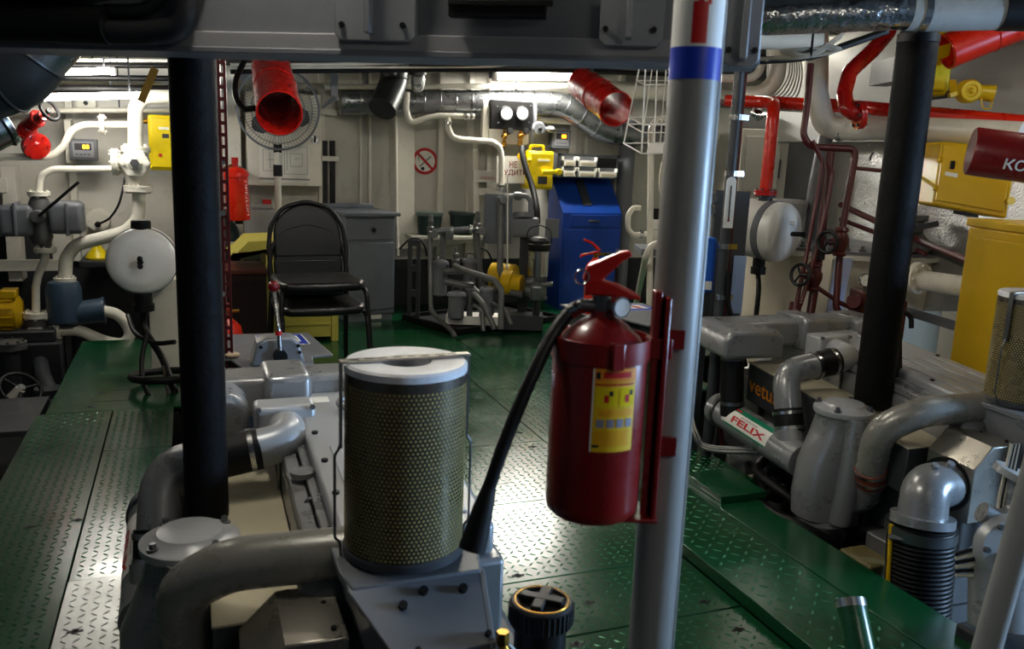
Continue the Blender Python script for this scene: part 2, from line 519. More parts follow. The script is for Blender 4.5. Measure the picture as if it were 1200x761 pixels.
# broad white frame with a knee to the right of the grey cabinet
q = lambda x, y: P(x, y, Y=7.38)
part(wall_back, 'frame_web', MB().prism([q(462, 130), q(486, 130), q(486, 263), q(502, 282), q(556, 275), q(556, 284), q(486, 292), q(464, 292)], (0, .2, 0)), WHITE, bev=.004)
q = lambda x, y: P(x, y, Y=7.35)
part(wall_back, 'frame_web', MB().prism([q(554, 165), q(561, 165), q(562, 275), q(555, 275)], (0, .22, 0)), WHITE, bev=.004)
part(wall_back, 'crossbar', wbox(555, 200, 592, 214, 7.33, .03), WHITE, bev=.003)
part(wall_back, 'crossbar', wbox(561, 221, 584, 229, 7.34, .03), WHITE, bev=.003)
part(wall_back, 'warning_text', text_mb('ОГНЕОПАСНО', P(563, 210.5, Y=7.328), X_, Z_, .026, wfit=wx(584, 209, 7.328) - wx(563, 209, 7.328)), REDINK, label='small red lettering')
part(wall_back, 'crossbar', wbox(-20, 305, 68, 318, 7.3, .05), WHITE, bev=.003)
part(wall_back, 'frame_web', wbox(5, 195, 22, 330, 7.35, .2), WHITE, bev=.004)
part(wall_back, 'frame_web', wbox(76, 140, 84, 192, 7.35, .2), WHITE, bev=.004)
part(wall_back, 'crossbar', wbox(-10, 208, 8, 226, 7.34, .05), WHITE, bev=.003)

# ------------------------------------------------------------------ green floor plates with raised tread
def lug_field(x0, y0, x1, y1, z, pitch, keep=None):
    mb = MB()
    nx, ny = int((x1 - x0 - .02) / pitch), int((y1 - y0 - .02) / pitch)
    ox, oy = (x1 - x0 - (nx - 1) * pitch) / 2, (y1 - y0 - (ny - 1) * pitch) / 2
    L, W, H = pitch * .40, pitch * .13, .0022
    for i in range(nx):
        for j in range(ny):
            x, y = x0 + ox + i * pitch, y0 + oy + j * pitch
            if keep and not keep(x, y): continue
            a = math.radians(45 if (i + j) % 2 else -45)
            ux, uy = V((math.cos(a), math.sin(a), 0)), V((-math.sin(a), math.cos(a), 0))
            c = V((x, y, z))
            mb.add([c - ux * L, c - uy * W, c + ux * L, c + uy * W, c - ux * L * .55 + Z_ * H, c + ux * L * .55 + Z_ * H], [(0, 1, 5, 4), (1, 2, 5), (2, 3, 4, 5), (3, 0, 4)])
    return mb
GAP = .003
def plate(x0, y0, x1, y1, z=0.0, lugs=True, m=None, lm=None, th=.012, keep=None, pitch=.034):
    m, lm = m or FLOORG, lm or LUGM
    p = part(floor, 'floor_plate', MB().box((x0 + GAP, y0 + GAP, z - th), (x1 - GAP, y1 - GAP, z)), m, bev=.0015)
    if lugs:
        f = lug_field(x0, y0, x1, y1, z, pitch, keep)
        if f.v: part(p, 'tread_pattern', f, lm, stuff=True, ang=20)
    return p
PL = []
# port walkway
PL.append(plate(-.76, .4, -.40, 4.75))
PL.append(plate(-.40, 4.1, -.10, 4.75))
PL.append(plate(-.40, 2.84, -.10, 4.1))
PL.append(plate(-.40, 1.0, -.10, 2.84, m=BAREAL, lm=BAREAL, th=.006, z=.004))
PL.append(plate(-.72, 4.75, .05, 6.5, lugs=False))
PL.append(plate(.05, 4.1, .80, 5.45, lugs=False))
# aisle between the engines
ys = [.2, 1.2, 2.08, 2.43, 3.05, 3.74, 4.68, 5.45]
for a, b in zip(ys, ys[1:]):
    PL.append(plate(.80, a, 1.63, b, keep=(lambda x, y: random.random() < .3 + .7 * min(1, max(0, (x - 1.0) * 1.6))) if a > 3.7 else None))
PL.append(plate(1.63, 3.68, 2.36, 4.68))
PL.append(plate(1.63, 4.68, 2.36, 5.45))
PL.append(plate(1.63, 3.0, 2.36, 3.68))
# far, plain plates
PL.append(plate(.05, 5.45, 1.00, 7.58, lugs=False))
PL.append(plate(1.00, 5.45, 1.89, 7.58, lugs=False))
PL.append(plate(1.89, 5.45, 3.1, 7.58, lugs=False))
PL.append(plate(3.1, 5.2, 4.95, 7.58, lugs=False))
PL.append(plate(2.36, 4.4, 3.1, 5.45, lugs=False))
# raised strip along the starboard engine
PL.append(plate(1.63, .2, 1.95, 3.0, z=.045, th=.045, pitch=.045))
PL.append(plate(1.95, .2, 2.16, 3.0, z=.045, th=.045, lugs=False))
part(PL[-1], 'mounting_pad', MB().box((1.98, 2.72, .045), (2.2, 3.0, .075)), FLOORG, bev=.003)
def plate_at(x, y):
    for p in PL:
        c = [v.co for v in p.data.vertices]
        if min(v.x for v in c) < x < max(v.x for v in c) and min(v.y for v in c) < y < max(v.y for v in c): return p, max(v.z for v in c)
    return PL[0], 0
for (px, py) in ((575.5, 415), (543, 420), (545, 455.5), (561, 467), (609, 507.5), (624, 524), (825.5, 706), (865, 738.5), (607, 675), (690, 707), (676, 755), (120, 461), (106, 477), (91, 610), (35, 618), (88, 742), (627, 408), (540, 592)):
    c = P(px, py, Z=0)
    p, z = plate_at(c.x, c.y)
    part(p, 'lifting_slot', MB().box((c.x - .022, c.y - .006, z + .0002), (c.x + .022, c.y + .006, z + .0012)).box((c.x - .008, c.y - .014, z + .0002), (c.x + .008, c.y + .014, z + .0012)), BLACK)
h0, h1 = P(110, 471, Z=0), P(154, 456, Z=0)
for a, b in (((h0.x, h0.y), (h1.x, h0.y)), ((h1.x, h0.y), (h1.x, h1.y)), ((h1.x, h1.y), (h0.x, h1.y)), ((h0.x, h1.y), (h0.x, h0.y))):
    part(PL[4], 'hatch_joint', MB().bar((a[0], a[1], .0006), (b[0], b[1], .0006), .006, .001), BLACK)
# ------------------------------------------------------------------ foreground: stanchions, overhead beam, big extinguisher
def post(name, label, x, y, z0, z1, r, mt):
    t = thing(name, label, 'post', (x, y, z0))
    part(t, 'padding', MB().lathe([(r * .98, 0), (r, .01), (r, z1 - z0 - .05), (r * .9, z1 - z0 - .02)], (x, y, z0), Z_, 28), mt)
    part(t, 'strap', MB().cyl((x, y, z1 - .06), (x, y, z1 - .03), r * 1.03, n=28), BLACK)
    part(t, 'core_pipe', MB().cyl((x, y, z0 - .005), (x, y, CEIL - .07), r * .45, n=16), STEELD)
    return t
post('padded_post', 'black foam wrapped post beside the engine with the tall air filter', .022, 2.2, .45, 1.95, .0535, FOAM)
p2 = post('padded_post', 'black foam wrapped post rising behind the starboard engine', 2.60, 2.62, .45, 1.93, .074, FOAM)
part(p2, 'hanging_strap', MB().prism([(2.66, 2.62, .85), (2.69, 2.62, .85), (2.74, 2.60, .46), (2.68, 2.60, .46)], (.01, .02, 0)), BLACK)

# grey stanchion with sign band
b0, b1 = P(763, 740, D=1.42), P(812, 100, D=1.33)
px_, py_ = (b0.x + b1.x) / 2, (b0.y + b1.y) / 2
st = thing('stanchion', 'grey painted steel stanchion carrying the big red extinguisher', 'post', (px_, py_, -.5))
part(st, 'pole', MB().cyl((px_, py_, -.5), (px_, py_, CEIL - .06), .037, n=36), GREYP)
rib = RGT * .034 + FWD * .022
part(st, 'welded_rib', MB().obox(V((px_, py_, -.5)) + rib - RGT * .012 - _u0 * 0, V((RGT.x, RGT.y, 0)) * .026, V((FWD.x, FWD.y, 0)) * .02, (0, 0, CEIL + .4)), GREYP, bev=.004)
zb0, zb1 = P(810, 98, D=1.335).z, P(811, 62, D=1.325).z
part(st, 'blue_band', MB().cyl((px_, py_, zb0), (px_, py_, zb1), .0378, n=36, cap=False), BLUEINK)
part(st, 'white_band', MB().cyl((px_, py_, zb1), (px_, py_, zb1 + .14), .0377, n=36, cap=False), WINK)
# red extinguisher pictogram on the white band, wrapped round the pole
def wrap(mbx, a0, z0, r):
    """bend a flat drawing (x right, z up, metres) round the stanchion"""
    out = MB()
    out.f = mbx.f
    out.v = [V((px_ + math.sin(a0 + v.x / .0377) * (r + v.y), py_ - math.cos(a0 + v.x / .0377) * (r + v.y), z0 + v.z)) for v in mbx.v]
    return out
vf = math.atan2(px_, py_)
def strip_rect(x0, z0, x1, z1, n=6, dy=0.0):
    mb = MB()
    for k in range(n):
        a, b = x0 + (x1 - x0) * k / n, x0 + (x1 - x0) * (k + 1) / n
        mb.add([(a, dy, z0), (b, dy, z0), (b, dy, z1), (a, dy, z1)], [(0, 1, 2, 3)])
    return mb
ic = strip_rect(-.008, .004, .014, .062)
ic.add(strip_rect(.002, .068, .008, .078, 2).v, [(0, 1, 2, 3)]) if False else None
for r_ in ((-.001, .062, .007, .074), (-.016, .068, .018, .075), (.012, .058, .018, .07)):
    t_ = strip_rect(*r_, n=4)
    ic.add(t_.v, t_.f)
part(st, 'pictogram', wrap(ic, -vf, zb1, .0382), REDINK, label='red fire extinguisher pictogram')

# overhead beam
def beam_pt(x, y): return P(x, y, Z=1.585)
A, B = beam_pt(-60, 55), beam_pt(889, 77)
B.z = A.z = 1.585
bd = (B - A).normalized()
bn = V((bd.y, -bd.x, 0))
if bn.dot(FWD) > 0: bn = -bn          # towards the camera
t = thing('overhead_beam', 'dark grey steel channel beam crossing overhead with bolted brackets', 'beam', A)
part(t, 'web', MB().obox(A + Z_ * .012, bd * (B - A).length, -bn * .012, Z_ * .30), mat('beam_grey', (118, 120, 126), .5, var=.12, dirt=.15), bev=.002)
part(t, 'lower_flange', MB().obox(A + bn * .012, bd * (B - A).length, -bn * .14, Z_ * .012), mat('beam_grey', (118, 120, 126)), bev=.002)
part(t, 'lip', MB().obox(A + bn * .010 + Z_ * .008, bd * (B - A).length, -bn * .012, Z_ * .035), mat('lip_grey', (150, 150, 152), .5, var=.1), bev=.002)
part(t, 'hanger', MB().obox(A + bd * .5 + Z_ * .3 - bn * .01, bd * .04, -bn * .04, Z_ * .36), DKGREY)
part(t, 'hanger', MB().obox(B - bd * .12 + Z_ * .3 - bn * .01, bd * .04, -bn * .04, Z_ * .36), DKGREY)
def on_beam(px):
    d = RGT * (px - 600) + UPV * (380.5 - 60) + FWD * FPX
    k = (V((A.x, A.y)) - V((CAM.x, CAM.y)))
    # intersection of the pixel's vertical plane with the beam line, seen from above
    den = d.x * bd.y - d.y * bd.x
    s = (k.x * d.y - k.y * d.x) / den * 1.0
    return A + bd * (s if s > 0 else -s)
BRG = mat('bracket_grey', (150, 152, 156), .4, metal=.2, var=.1, dirt=.1)
for (x0, x1, zl) in ((398, 491, .028), (702, 776, .028), (848, 888, -.006)):
    p0, p1 = on_beam(x0), on_beam(x1)
    p0.z = p1.z = 1.585 + zl
    L = (p1 - p0).length
    br = part(t, 'bracket', MB().prism([p0 + bn * .03 + Z_ * .012, p0 + bn * .03 + bd * .012, p0 + bn * .03 + bd * (L - .012), p1 + bn * .03 + Z_ * .012, p1 + bn * .03 + Z_ * .24, p0 + bn * .03 + Z_ * .24], -bn * .02), BRG, bev=.002)
    part(br, 'gusset', MB().obox(p0 + bd * L * .42 + bn * .03 + Z_ * .012, bd * .012, bn * .03, Z_ * .22), BRG, bev=.002)
    for k in (.1, .85): part(br, 'bolt', MB().cyl(p0 + bd * L * k + bn * .028 + Z_ * .03, p0 + bd * L * k + bn * .038 + Z_ * .03, .006, n=6), BLACK)
p0, p1 = on_beam(530), on_beam(640)
p0.z = p1.z = 1.585 + .075
t2 = single('junction_box', MB().obox(p0 + bn * .045, p1 - p0, -bn * .03, Z_ * .12).obox(p0 + bn * .05 + Z_ * .02, (p1 - p0) * 1.08, -bn * .004, Z_ * .012), BLACK, 'small black box fixed to the overhead beam', 'box', bev=.004)
# black hoses lying along the left end of the beam
h0 = [on_beam(-60) + bn * .05 + Z_ * .05, on_beam(60) + bn * .05 + Z_ * .048, on_beam(148) + bn * .05 + Z_ * .045]
t = thing('rubber_hose', 'thick black hose with ribbed end strapped to the overhead beam', 'hose', h0[0])
part(t, 'hose', MB().tube(curve(h0), .04, 14), BLACK)
part(t, 'ribbed_sleeve', MB().tube(curve([on_beam(146) + bn * .05 + Z_ * .032, on_beam(200) + bn * .05 + Z_ * .034, on_beam(232) + bn * .05 + Z_ * .06, on_beam(240) + bn * .05 + Z_ * .2]), .025, 12), mat('dark_ribbed_hose', (34, 34, 36), .5))
part(t, 'ribbed_sleeve', MB().tube(curve([on_beam(140) + bn * .045 + Z_ * .075, on_beam(186) + bn * .045 + Z_ * .08, on_beam(212) + bn * .045 + Z_ * .12, on_beam(215) + bn * .045 + Z_ * .2]), .014, 12), mat('dark_ribbed_hose', (34, 34, 36), .5))
part(t, 'ribbed_sleeve', MB().tube(curve([on_beam(-60) + bn * .05 + Z_ * .14, on_beam(80) + bn * .05 + Z_ * .14, on_beam(250) + bn * .04 + Z_ * .2]), .05, 12), BLACK)

# big red extinguisher on its bracket
ec = P(698, 500, D=1.36)
ex, ey = ec.x, ec.y
def ez(py, px=700): return P(px, py, D=1.36).z
zb, zs = ez(606), ez(414)
R = .0745
vx, vy = V((RGT.x, RGT.y, 0)).normalized(), V((FWD.x, FWD.y, 0)).normalized()
t = thing('fire_extinguisher', 'large red fire extinguisher with yellow label and black hose on grey stanchion', 'fire extinguisher', (ex, ey, zb))
H_ = zs - zb
part(t, 'cylinder', MB().lathe([(R * .86, 0), (R * .97, .008), (R, .022), (R, H_), (R * .97, H_ + .012), (R * .82, H_ + .034), (R * .5, H_ + .055), (R * .26, H_ + .066), (R * .24, H_ + .075)], (ex, ey, zb), Z_, 48), REDD)
top = V((ex, ey, zb + H_ + .07))
v_ = part(t, 'valve', MB().cyl(top, top + Z_ * .028, .017, n=16).cyl(top + Z_ * .01 - vx * .035, top + Z_ * .01 + vx * .012, .011, n=12), STEELD)
part(v_, 'pressure_gauge', MB().cyl(top + Z_ * .014 + vx * .016 - vy * .006, top + Z_ * .014 + vx * .026 - vy * .03, .016, n=20), STEEL)
part(v_, 'gauge_face', MB().cyl(top + Z_ * .014 + vx * .026 - vy * .03, top + Z_ * .014 + vx * .0265 - vy * .031, .0135, n=20), WINK)
h = top + Z_ * .028
part(t, 'carrying_handle', MB().prism([h - vx * .03 - vy * .012 + Z_ * .0, h - vx * .03 - vy * .012 + Z_ * .03, h + vx * .02 - vy * .012 + Z_ * .018, h + vx * .055 - vy * .012 + Z_ * .002, h + vx * .058 - vy * .012 - Z_ * .006, h + vx * .02 - vy * .012 - Z_ * .0], vy * .024), RED, bev=.003)
part(t, 'squeeze_lever', MB().prism([h - vx * .034 - vy * .011 + Z_ * .022, h - vx * .028 - vy * .011 + Z_ * .045, h + vx * .022 - vy * .011 + Z_ * .068, h + vx * .036 - vy * .011 + Z_ * .071, h + vx * .04 - vy * .011 + Z_ * .063, h + vx * .026 - vy * .011 + Z_ * .054, h - vx * .0 - vy * .011 + Z_ * .028, h - vx * .01 - vy * .011 + Z_ * .018], vy * .022), RED, bev=.003)
part(t, 'pull_ring', MB().torus(h - vx * .036 - vy * .012 + Z_ * .028, vy, .011, .0015, 20, 6), STEEL)
D0 = 1.30
hp = [top + Z_ * .01 - vx * .035, P(668, 366, D=1.33), P(648, 392, D=1.31), P(622, 445, D=1.29), P(593, 515, D=1.28), P(570, 580, D=1.28)]
ho = part(t, 'hose', MB().tube(curve(hp), .0105, 14), BLACK)
part(ho, 'ferrule', MB().cyl(top + Z_ * .01 - vx * .03, P(668, 366, D=1.33), .0115, n=14), STEEL)
part(ho, 'discharge_horn', MB().tube([P(573, 572, D=1.28), P(566, 597, D=1.28), P(553, 644, D=1.28)], .011, 18, 0, True, .021), BLACK)
# strap with buckle
zt = P(700, 412, D=1.29).z
sp = part(t, 'strap', MB().hollow((ex, ey, zt - .017), (ex, ey, zt + .017), R + .003, R, 48), REDD)
part(sp, 'buckle', MB().cbox(V((ex, ey, zt)) + (vx * .22 - vy * .97) * (R + .006), (.02, .012, .042)), REDD, bev=.002)
part(sp, 'strap_arm', MB().obox(V((ex, ey, zt - .017)) + vx * (R - .004) - vy * .014, vx * .04, vy * .02, Z_ * .034), REDD, bev=.002)
# printed label wrapped on the cylinder
la0 = math.atan2(-ex, ey)             # angle facing the camera
def lab(x0, z0, x1, z1, mt, nm, dr, lbl=None):
    mb = MB()
    n = 10
    def pt(x, z, r): a = la0 + x / R; return V((ex + math.sin(a) * r, ey - math.cos(a) * r, z))
    for k in range(n):
        a, b = x0 + (x1 - x0) * k / n, x0 + (x1 - x0) * (k + 1) / n
        mb.add([pt(a, z0, R + dr), pt(b, z0, R + dr), pt(b, z1, R + dr), pt(a, z1, R + dr)], [(0, 1, 2, 3)])
    return mb
lz0, lz1 = P(715, 531, D=1.29).z, P(715, 428, D=1.29).z
LH = lz1 - lz0
LB = part(t, 'label', lab(-.008, lz0, .062, lz1, PAPER, '', .0006), YELINK, label='yellow instruction label')
def lsub(nm, x0, a0, x1, a1, mt, dr=.001):
    return part(LB, nm, lab(-.008 + .07 * x0, lz0 + LH * a0, -.008 + .07 * x1, lz0 + LH * a1, mt, '', dr), mt)
lsub('label_border', 0, 0, .035, 1, PAPER)
lsub('label_header', .035, .84, 1, 1, ORGINK)
lsub('label_title', .22, .89, .85, .96, REDINK, .0014)
lsub('label_emblem', .07, .88, .16, .96, INK, .0014)
lsub('label_stripe', .05, .80, .95, .825, REDINK)
for (a, b) in ((.07, .55), (.6, .97)):
    lsub('picture_panel', a, .55, b, .77, YELLOWB)
    lsub('extinguisher_picture', (a + b) / 2 - .05, .6, (a + b) / 2 + .05, .69, REDINK, .0014)
    lsub('figure_picture', (a + b) / 2 + .06, .68, (a + b) / 2 + .14, .74, INK, .0014)
for k in range(4): lsub('class_icon', .12 + .22 * k, .30, .28 + .22 * k, .40, mat('icon_grey', (150, 150, 170), .6), .0014)
for k in range(4): lsub('text_line', .15, .44 + .02 * k, .95, .448 + .02 * k, ORGINK, .0014)
for k in range(7): lsub('text_line', .08, .08 + .027 * k, .9 - .03 * (k % 3), .09 + .027 * k, ORGINK, .0014)
lsub('label_emblem', .05, .06, .2, .09, INK, .0016)
# bracket between pole and extinguisher
bt = ez(336, 770)
br = thing('extinguisher_bracket', 'red painted steel bracket holding the large extinguisher on the stanchion', 'bracket', (px_, py_, zb))
sx = V((px_, py_, 0)) - vx * .037
back = V((ex, ey, 0)) + vx * (R + .004)
part(br, 'back_plate', MB().obox(V((back.x, back.y, zb - .012)) - vy * .01, vx * .012, vy * .03, Z_ * (bt - zb + .012)), REDD, bev=.002)
part(br, 'back_plate', MB().obox(V((back.x, back.y, zb - .008)) - vy * .022 + vx * .016, vx * .008, vy * .044, Z_ * (bt - zb)), REDD, bev=.002)
part(br, 'foot', MB().obox(V((ex, ey, zb - .008)) + vx * .01 - vy * .03, vx * (R + .02), vy * .06, Z_ * .006), REDD, bev=.001)
part(br, 'spacer', MB().obox(V((back.x, back.y, zb + .1)) + vx * .02 - vy * .012, (sx - back).length * vx * .9, vy * .024, Z_ * .03), REDD)
part(br, 'spacer', MB().obox(V((back.x, back.y, zt)) + vx * .02 - vy * .012, (sx - back).length * vx * .9, vy * .024, Z_ * .03), REDD)

# black standpipe with crossed cap
c = P(635, 703, D=1.72)
t = thing('filler_pipe', 'black plastic standpipe with crossed screw cap beside the air filter housing', 'pipe', (c.x, c.y, -.02))
part(t, 'pipe', MB().cyl((c.x, c.y, -.4), (c.x, c.y, c.z - .03), .053, n=28), BLACK)
kp = part(t, 'cap', MB().lathe([(.062, -.05), (.064, -.045), (.064, -.004), (.060, 0), (.05, 0), (.049, -.006), (.0, -.006)], (c.x, c.y, c.z), Z_, 40), mat('scuffed_black_plastic', (24, 23, 22), .5, var=.3))
part(kp, 'grip_cross', MB().cbox((c.x, c.y, c.z + .001), (.09, .024, .014), Matrix.Rotation(.9, 3, 'Z')).cbox((c.x, c.y, c.z + .0015), (.024, .09, .014), Matrix.Rotation(.9, 3, 'Z')), mat('scuffed_black_plastic', (38, 36, 35)), bev=.003)
part(kp, 'cap_ring', MB().torus((c.x, c.y, c.z - .0), Z_, .054, .002, 36, 6), BRASS)
part(kp, 'knurling', MB().bolts((c.x, c.y, c.z - .044), Z_, .064, 36, .003, .036), BLACK, stuff=True)

# white slanting pole at the lower right
w0, w1 = P(1156, 762, D=1.55), P(1205, 585, D=1.52)
wx_, wy_ = (w0.x + w1.x) / 2, (w0.y + w1.y) / 2
t = thing('handrail_post', 'pale grey handrail post in front of the starboard engine', 'post', (wx_, wy_, -.5))
hd = (w1 - w0).normalized()
hp0, hp1 = w0 - hd * ((w0.z + .5) / hd.z), w0 + hd * ((1.05 - w0.z) / hd.z)
part(t, 'post_tube', MB().tube([hp0, hp1], .024, 20), GREYP)
part(t, 'end_cap', MB().sph(hp1, .024, 14), GREYP)
part(t, 'foot_plate', MB().cyl(hp0, hp0 + Z_ * .01, .06, n=20), GREYP)
# ------------------------------------------------------------------ the two marine diesel engines (same model, set side by side)
ES = V((2.42, .52, 0))
EB = V((.40, 2.2, -.5))
e = thing('marine_engine', 'grey marine diesel with dark padded post at its intake, below the open air filter', 'engine', EB, group='marine diesel engines')
def ep(name, mb, mt, bev=0.0, **k): return part(e, name, mb, mt, bev, **k)
TL = .09                                              # installation slope of the engine
def ty(y): return (y - 2.2) * TL
def tilt_box(mb, x0, x1, y0, y1, z0, z1):
    vs = [(x, y, z + ty(y)) for z in (z0, z1) for (x, y) in ((x0, y0), (x1, y0), (x1, y1), (x0, y1))]
    return mb.add(vs, [(3, 2, 1, 0), (4, 5, 6, 7), (0, 1, 5, 4), (1, 2, 6, 5), (2, 3, 7, 6), (3, 0, 4, 7)])
blk = ep('block', tilt_box(tilt_box(MB(), .10, .70, 1.55, 2.92, -.1, .34), .16, .66, 1.6, 2.8, -.34, -.1), CASTG, bev=.02)
for k in range(5):
    part(blk, 'side_rib', tilt_box(MB(), .07, .10, 1.72 + k * .24, 1.75 + k * .24, -.08, .26), CASTG, bev=.006)
part(blk, 'oil_filter', MB().lathe([(.03, 0), (.045, .01), (.045, .11), (.03, .12)], (.05, 2.45, .02), (-.3, 0, -1), 20), BLACK)
part(blk, 'starter_motor', MB().lathe([(.03, 0), (.05, .015), (.05, .2), (.035, .22)], (.03, 2.7, .04), (0, -1, -.05), 20), CASTG)
part(blk, 'flywheel_housing', MB().lathe([(.26, 0), (.3, .02), (.3, .12), (.24, .2), (.2, .24)], (.40, 2.9, .14), (0, 1, TL), 32), CASTG)
head = ep('cylinder_head', tilt_box(MB(), .22, .66, 1.7, 2.82, .34, .53), ENGINE, bev=.012)
cov = ep('valve_cover', tilt_box(MB(), .285, .64, 1.72, 2.62, .53, .61), ENGLT, bev=.014)
part(cov, 'cover_rail', tilt_box(MB(), .262, .283, 1.74, 2.5, .555, .575), ENGINE, bev=.003)
part(cov, 'cover_rail', tilt_box(MB(), .222, .258, 1.8, 2.3, .535, .56), ENGINE, bev=.003)
for k in range(4):
    part(cov, 'raised_rib', tilt_box(MB(), .335 + k * .075, .365 + k * .075, 1.78, 2.2, .609, .616), ENGLT, bev=.003)
for (x, y) in ((.31, 2.46), (.31, 2.3), (.31, 2.12), (.31, 1.94), (.61, 2.5), (.61, 2.2), (.42, 2.4), (.52, 2.36)):
    part(cov, 'cover_bolt', MB().cyl((x, y, .608 + ty(y)), (x, y, .616 + ty(y)), .009, n=10), BLACK)
part(cov, 'lifting_hook', MB().torus((.43, 2.45, .632 + ty(2.45)), (0, -.2, 1), .03, .009, 20, 8), ENGINE)
part(cov, 'maker_plate', MB().obox((.325, 2.52, .6115 + ty(2.52)), (.06, 0, 0), (0, .045, .045 * TL), (0, 0, .0012)), PAPER)
# fuel rail bits between cover and shield
rl = ep('fuel_rail', MB().tube([(.235, 2.48, .575), (.235, 1.72, .50)], .008, 10), STEELD)
for k in range(4):
    y = 1.84 + k * .16
    part(rl, 'injector_pipe', MB().tube([(.235, y, .53 + ty(y)), (.25, y + .01, .565 + ty(y)), (.29, y + .01, .575 + ty(y))], .005, 8, .02), STEEL)
part(rl, 'oil_cap', MB().lathe([(.03, 0), (.032, .004), (.032, .014), (.02, .016)], (.255, 2.13, .565), Z_, 20), ENGINE)
part(rl, 'dipstick', MB().tube([(.215, 2.33, .3), (.215, 2.33, .6), (.225, 2.35, .63)], .005, 8, .02), STEELD)
# side shield: sheet metal top, reflected light painted beige; dark side with lettering
sh = ep('side_shield', tilt_box(MB(), .02, .215, 1.74, 2.72, .26, .438), DKGREY, bev=.006)
part(sh, 'shield_top', tilt_box(MB(), .018, .217, 1.738, 2.722, .436, .442), BEIGE, bev=.002)
def sy(y, z): return V((.0175, y, z + ty(y)))
part(sh, 'lettering', text_mb('vetus', sy(2.70, .31), V((0, -1, -TL)), Z_, .06, .012, wfit=.215), mat('orange_ink', (232, 140, 20), .5), label='orange maker lettering')
part(sh, 'shield_bolt', MB().cyl(sy(2.38, .41), sy(2.38, .41) - X_ * .006, .008, n=8), STEEL)
# expansion tank across the far end (the port one is shorter, cut off by the post)
def add_tank(e, x0, x1, hx):
    tk = part(e, 'expansion_tank', MB().prism([(x0, 2.50, .56), (x0, 2.50, .645), (x0 + .035, 2.50, .69), (x1 - .04, 2.50, .68), (x1, 2.50, .65), (x1, 2.50, .555)], (0, .26, .02)), ENGINE, bev=.02, seg=3)
    part(tk, 'tank_bar', MB().box((x0 + .07, 2.62, .575), (.64, 2.78, .70)), ENGINE, bev=.02, seg=3)
    part(tk, 'tank_lobe', MB().box((.20, 2.57, .56), (.34, 2.80, .715)), ENGINE, bev=.022, seg=3)
    part(tk, 'tank_lobe', MB().box((.50, 2.56, .56), (.66, 2.80, .705)), ENGINE, bev=.022, seg=3)
    part(tk, 'tank_bracket', MB().box((.3, 2.66, .5), (.6, 2.76, .58)), CASTG)
    hz = part(e, 'coolant_hose', MB().cyl((hx, 2.58, .28), (hx, 2.62, .565), .052, n=22), BLACK)
    part(hz, 'hose_clamp', MB().cyl((hx, 2.583, .33), (hx, 2.585, .345), .054, n=22), STEELD)
    part(hz, 'hose_clamp', MB().cyl((hx, 2.612, .53), (hx, 2.614, .545), .054, n=22), STEELD)
# heat exchanger tube with sticker
a, b = V((-.13, 2.70, .27)), V((-.125, 2.12, .225))
hx = ep('heat_exchanger', MB().lathe([(.055, -.025), (.074, -.02), (.074, .03), (.07, .032), (.07, (b - a).length)], a, b - a, 32), ENGINE)
part(hx, 'end_ring', MB().lathe([(.07, 0), (.078, .004), (.078, .02), (.07, .024)], a + (b - a) * .03, b - a, 32), STEELD)
hd_ = (b - a).normalized()
xx = V((-1, 0, 0))
zz = hd_.cross(xx).normalized()
if zz.z < 0: zz = -zz
def arc(s0, s1, a0, a1, r, n=8):
    mb = MB()
    for k in range(n):
        u0, u1 = a0 + (a1 - a0) * k / n, a0 + (a1 - a0) * (k + 1) / n
        f = lambda s, u: a + hd_ * s + (xx * math.cos(u) + zz * math.sin(u)) * r
        mb.add([f(s0, u0), f(s1, u0), f(s1, u1), f(s0, u1)], [(0, 1, 2, 3)])
    return mb
stk = part(hx, 'sticker', arc(.13, .42, -.05, 1.35, .0712), GREENINK, label='green and white sticker with red lettering')
def sub3(t, nm, mb, mt):
    o = part(t.parent, nm, mb, mt)
    return o
sub3(stk, 'sticker_field', arc(.11, .43, .08, 1.0, .0716), PAPER)
tm = text_mb('FELIX', (0, 0, 0), X_, Z_, 1.0, .03)
def lay(tm, s0, s1, a0, a1, r):
    x1 = max(v.x for v in tm.v)
    z1 = max(v.z for v in tm.v)
    o = MB()
    o.f = tm.f
    for v in tm.v:
        s, u = s0 + (s1 - s0) * v.x / x1, a0 + (a1 - a0) * v.z / z1
        o.v.append(a + hd_ * s + (xx * math.cos(u) + zz * math.sin(u)) * r)
    return o
sub3(stk, 'sticker_lettering', lay(tm, .18, .41, .28, .68, .0742), REDINK)
tm2 = text_mb('ANTIFREEZE', (0, 0, 0), X_, Z_, 1.0)
sub3(stk, 'sticker_subtitle', lay(tm2, .22, .34, .76, .86, .0724), INK)
sub3(stk, 'sticker_mark', arc(.16, .2, 1.08, 1.22, .0719), REDINK)
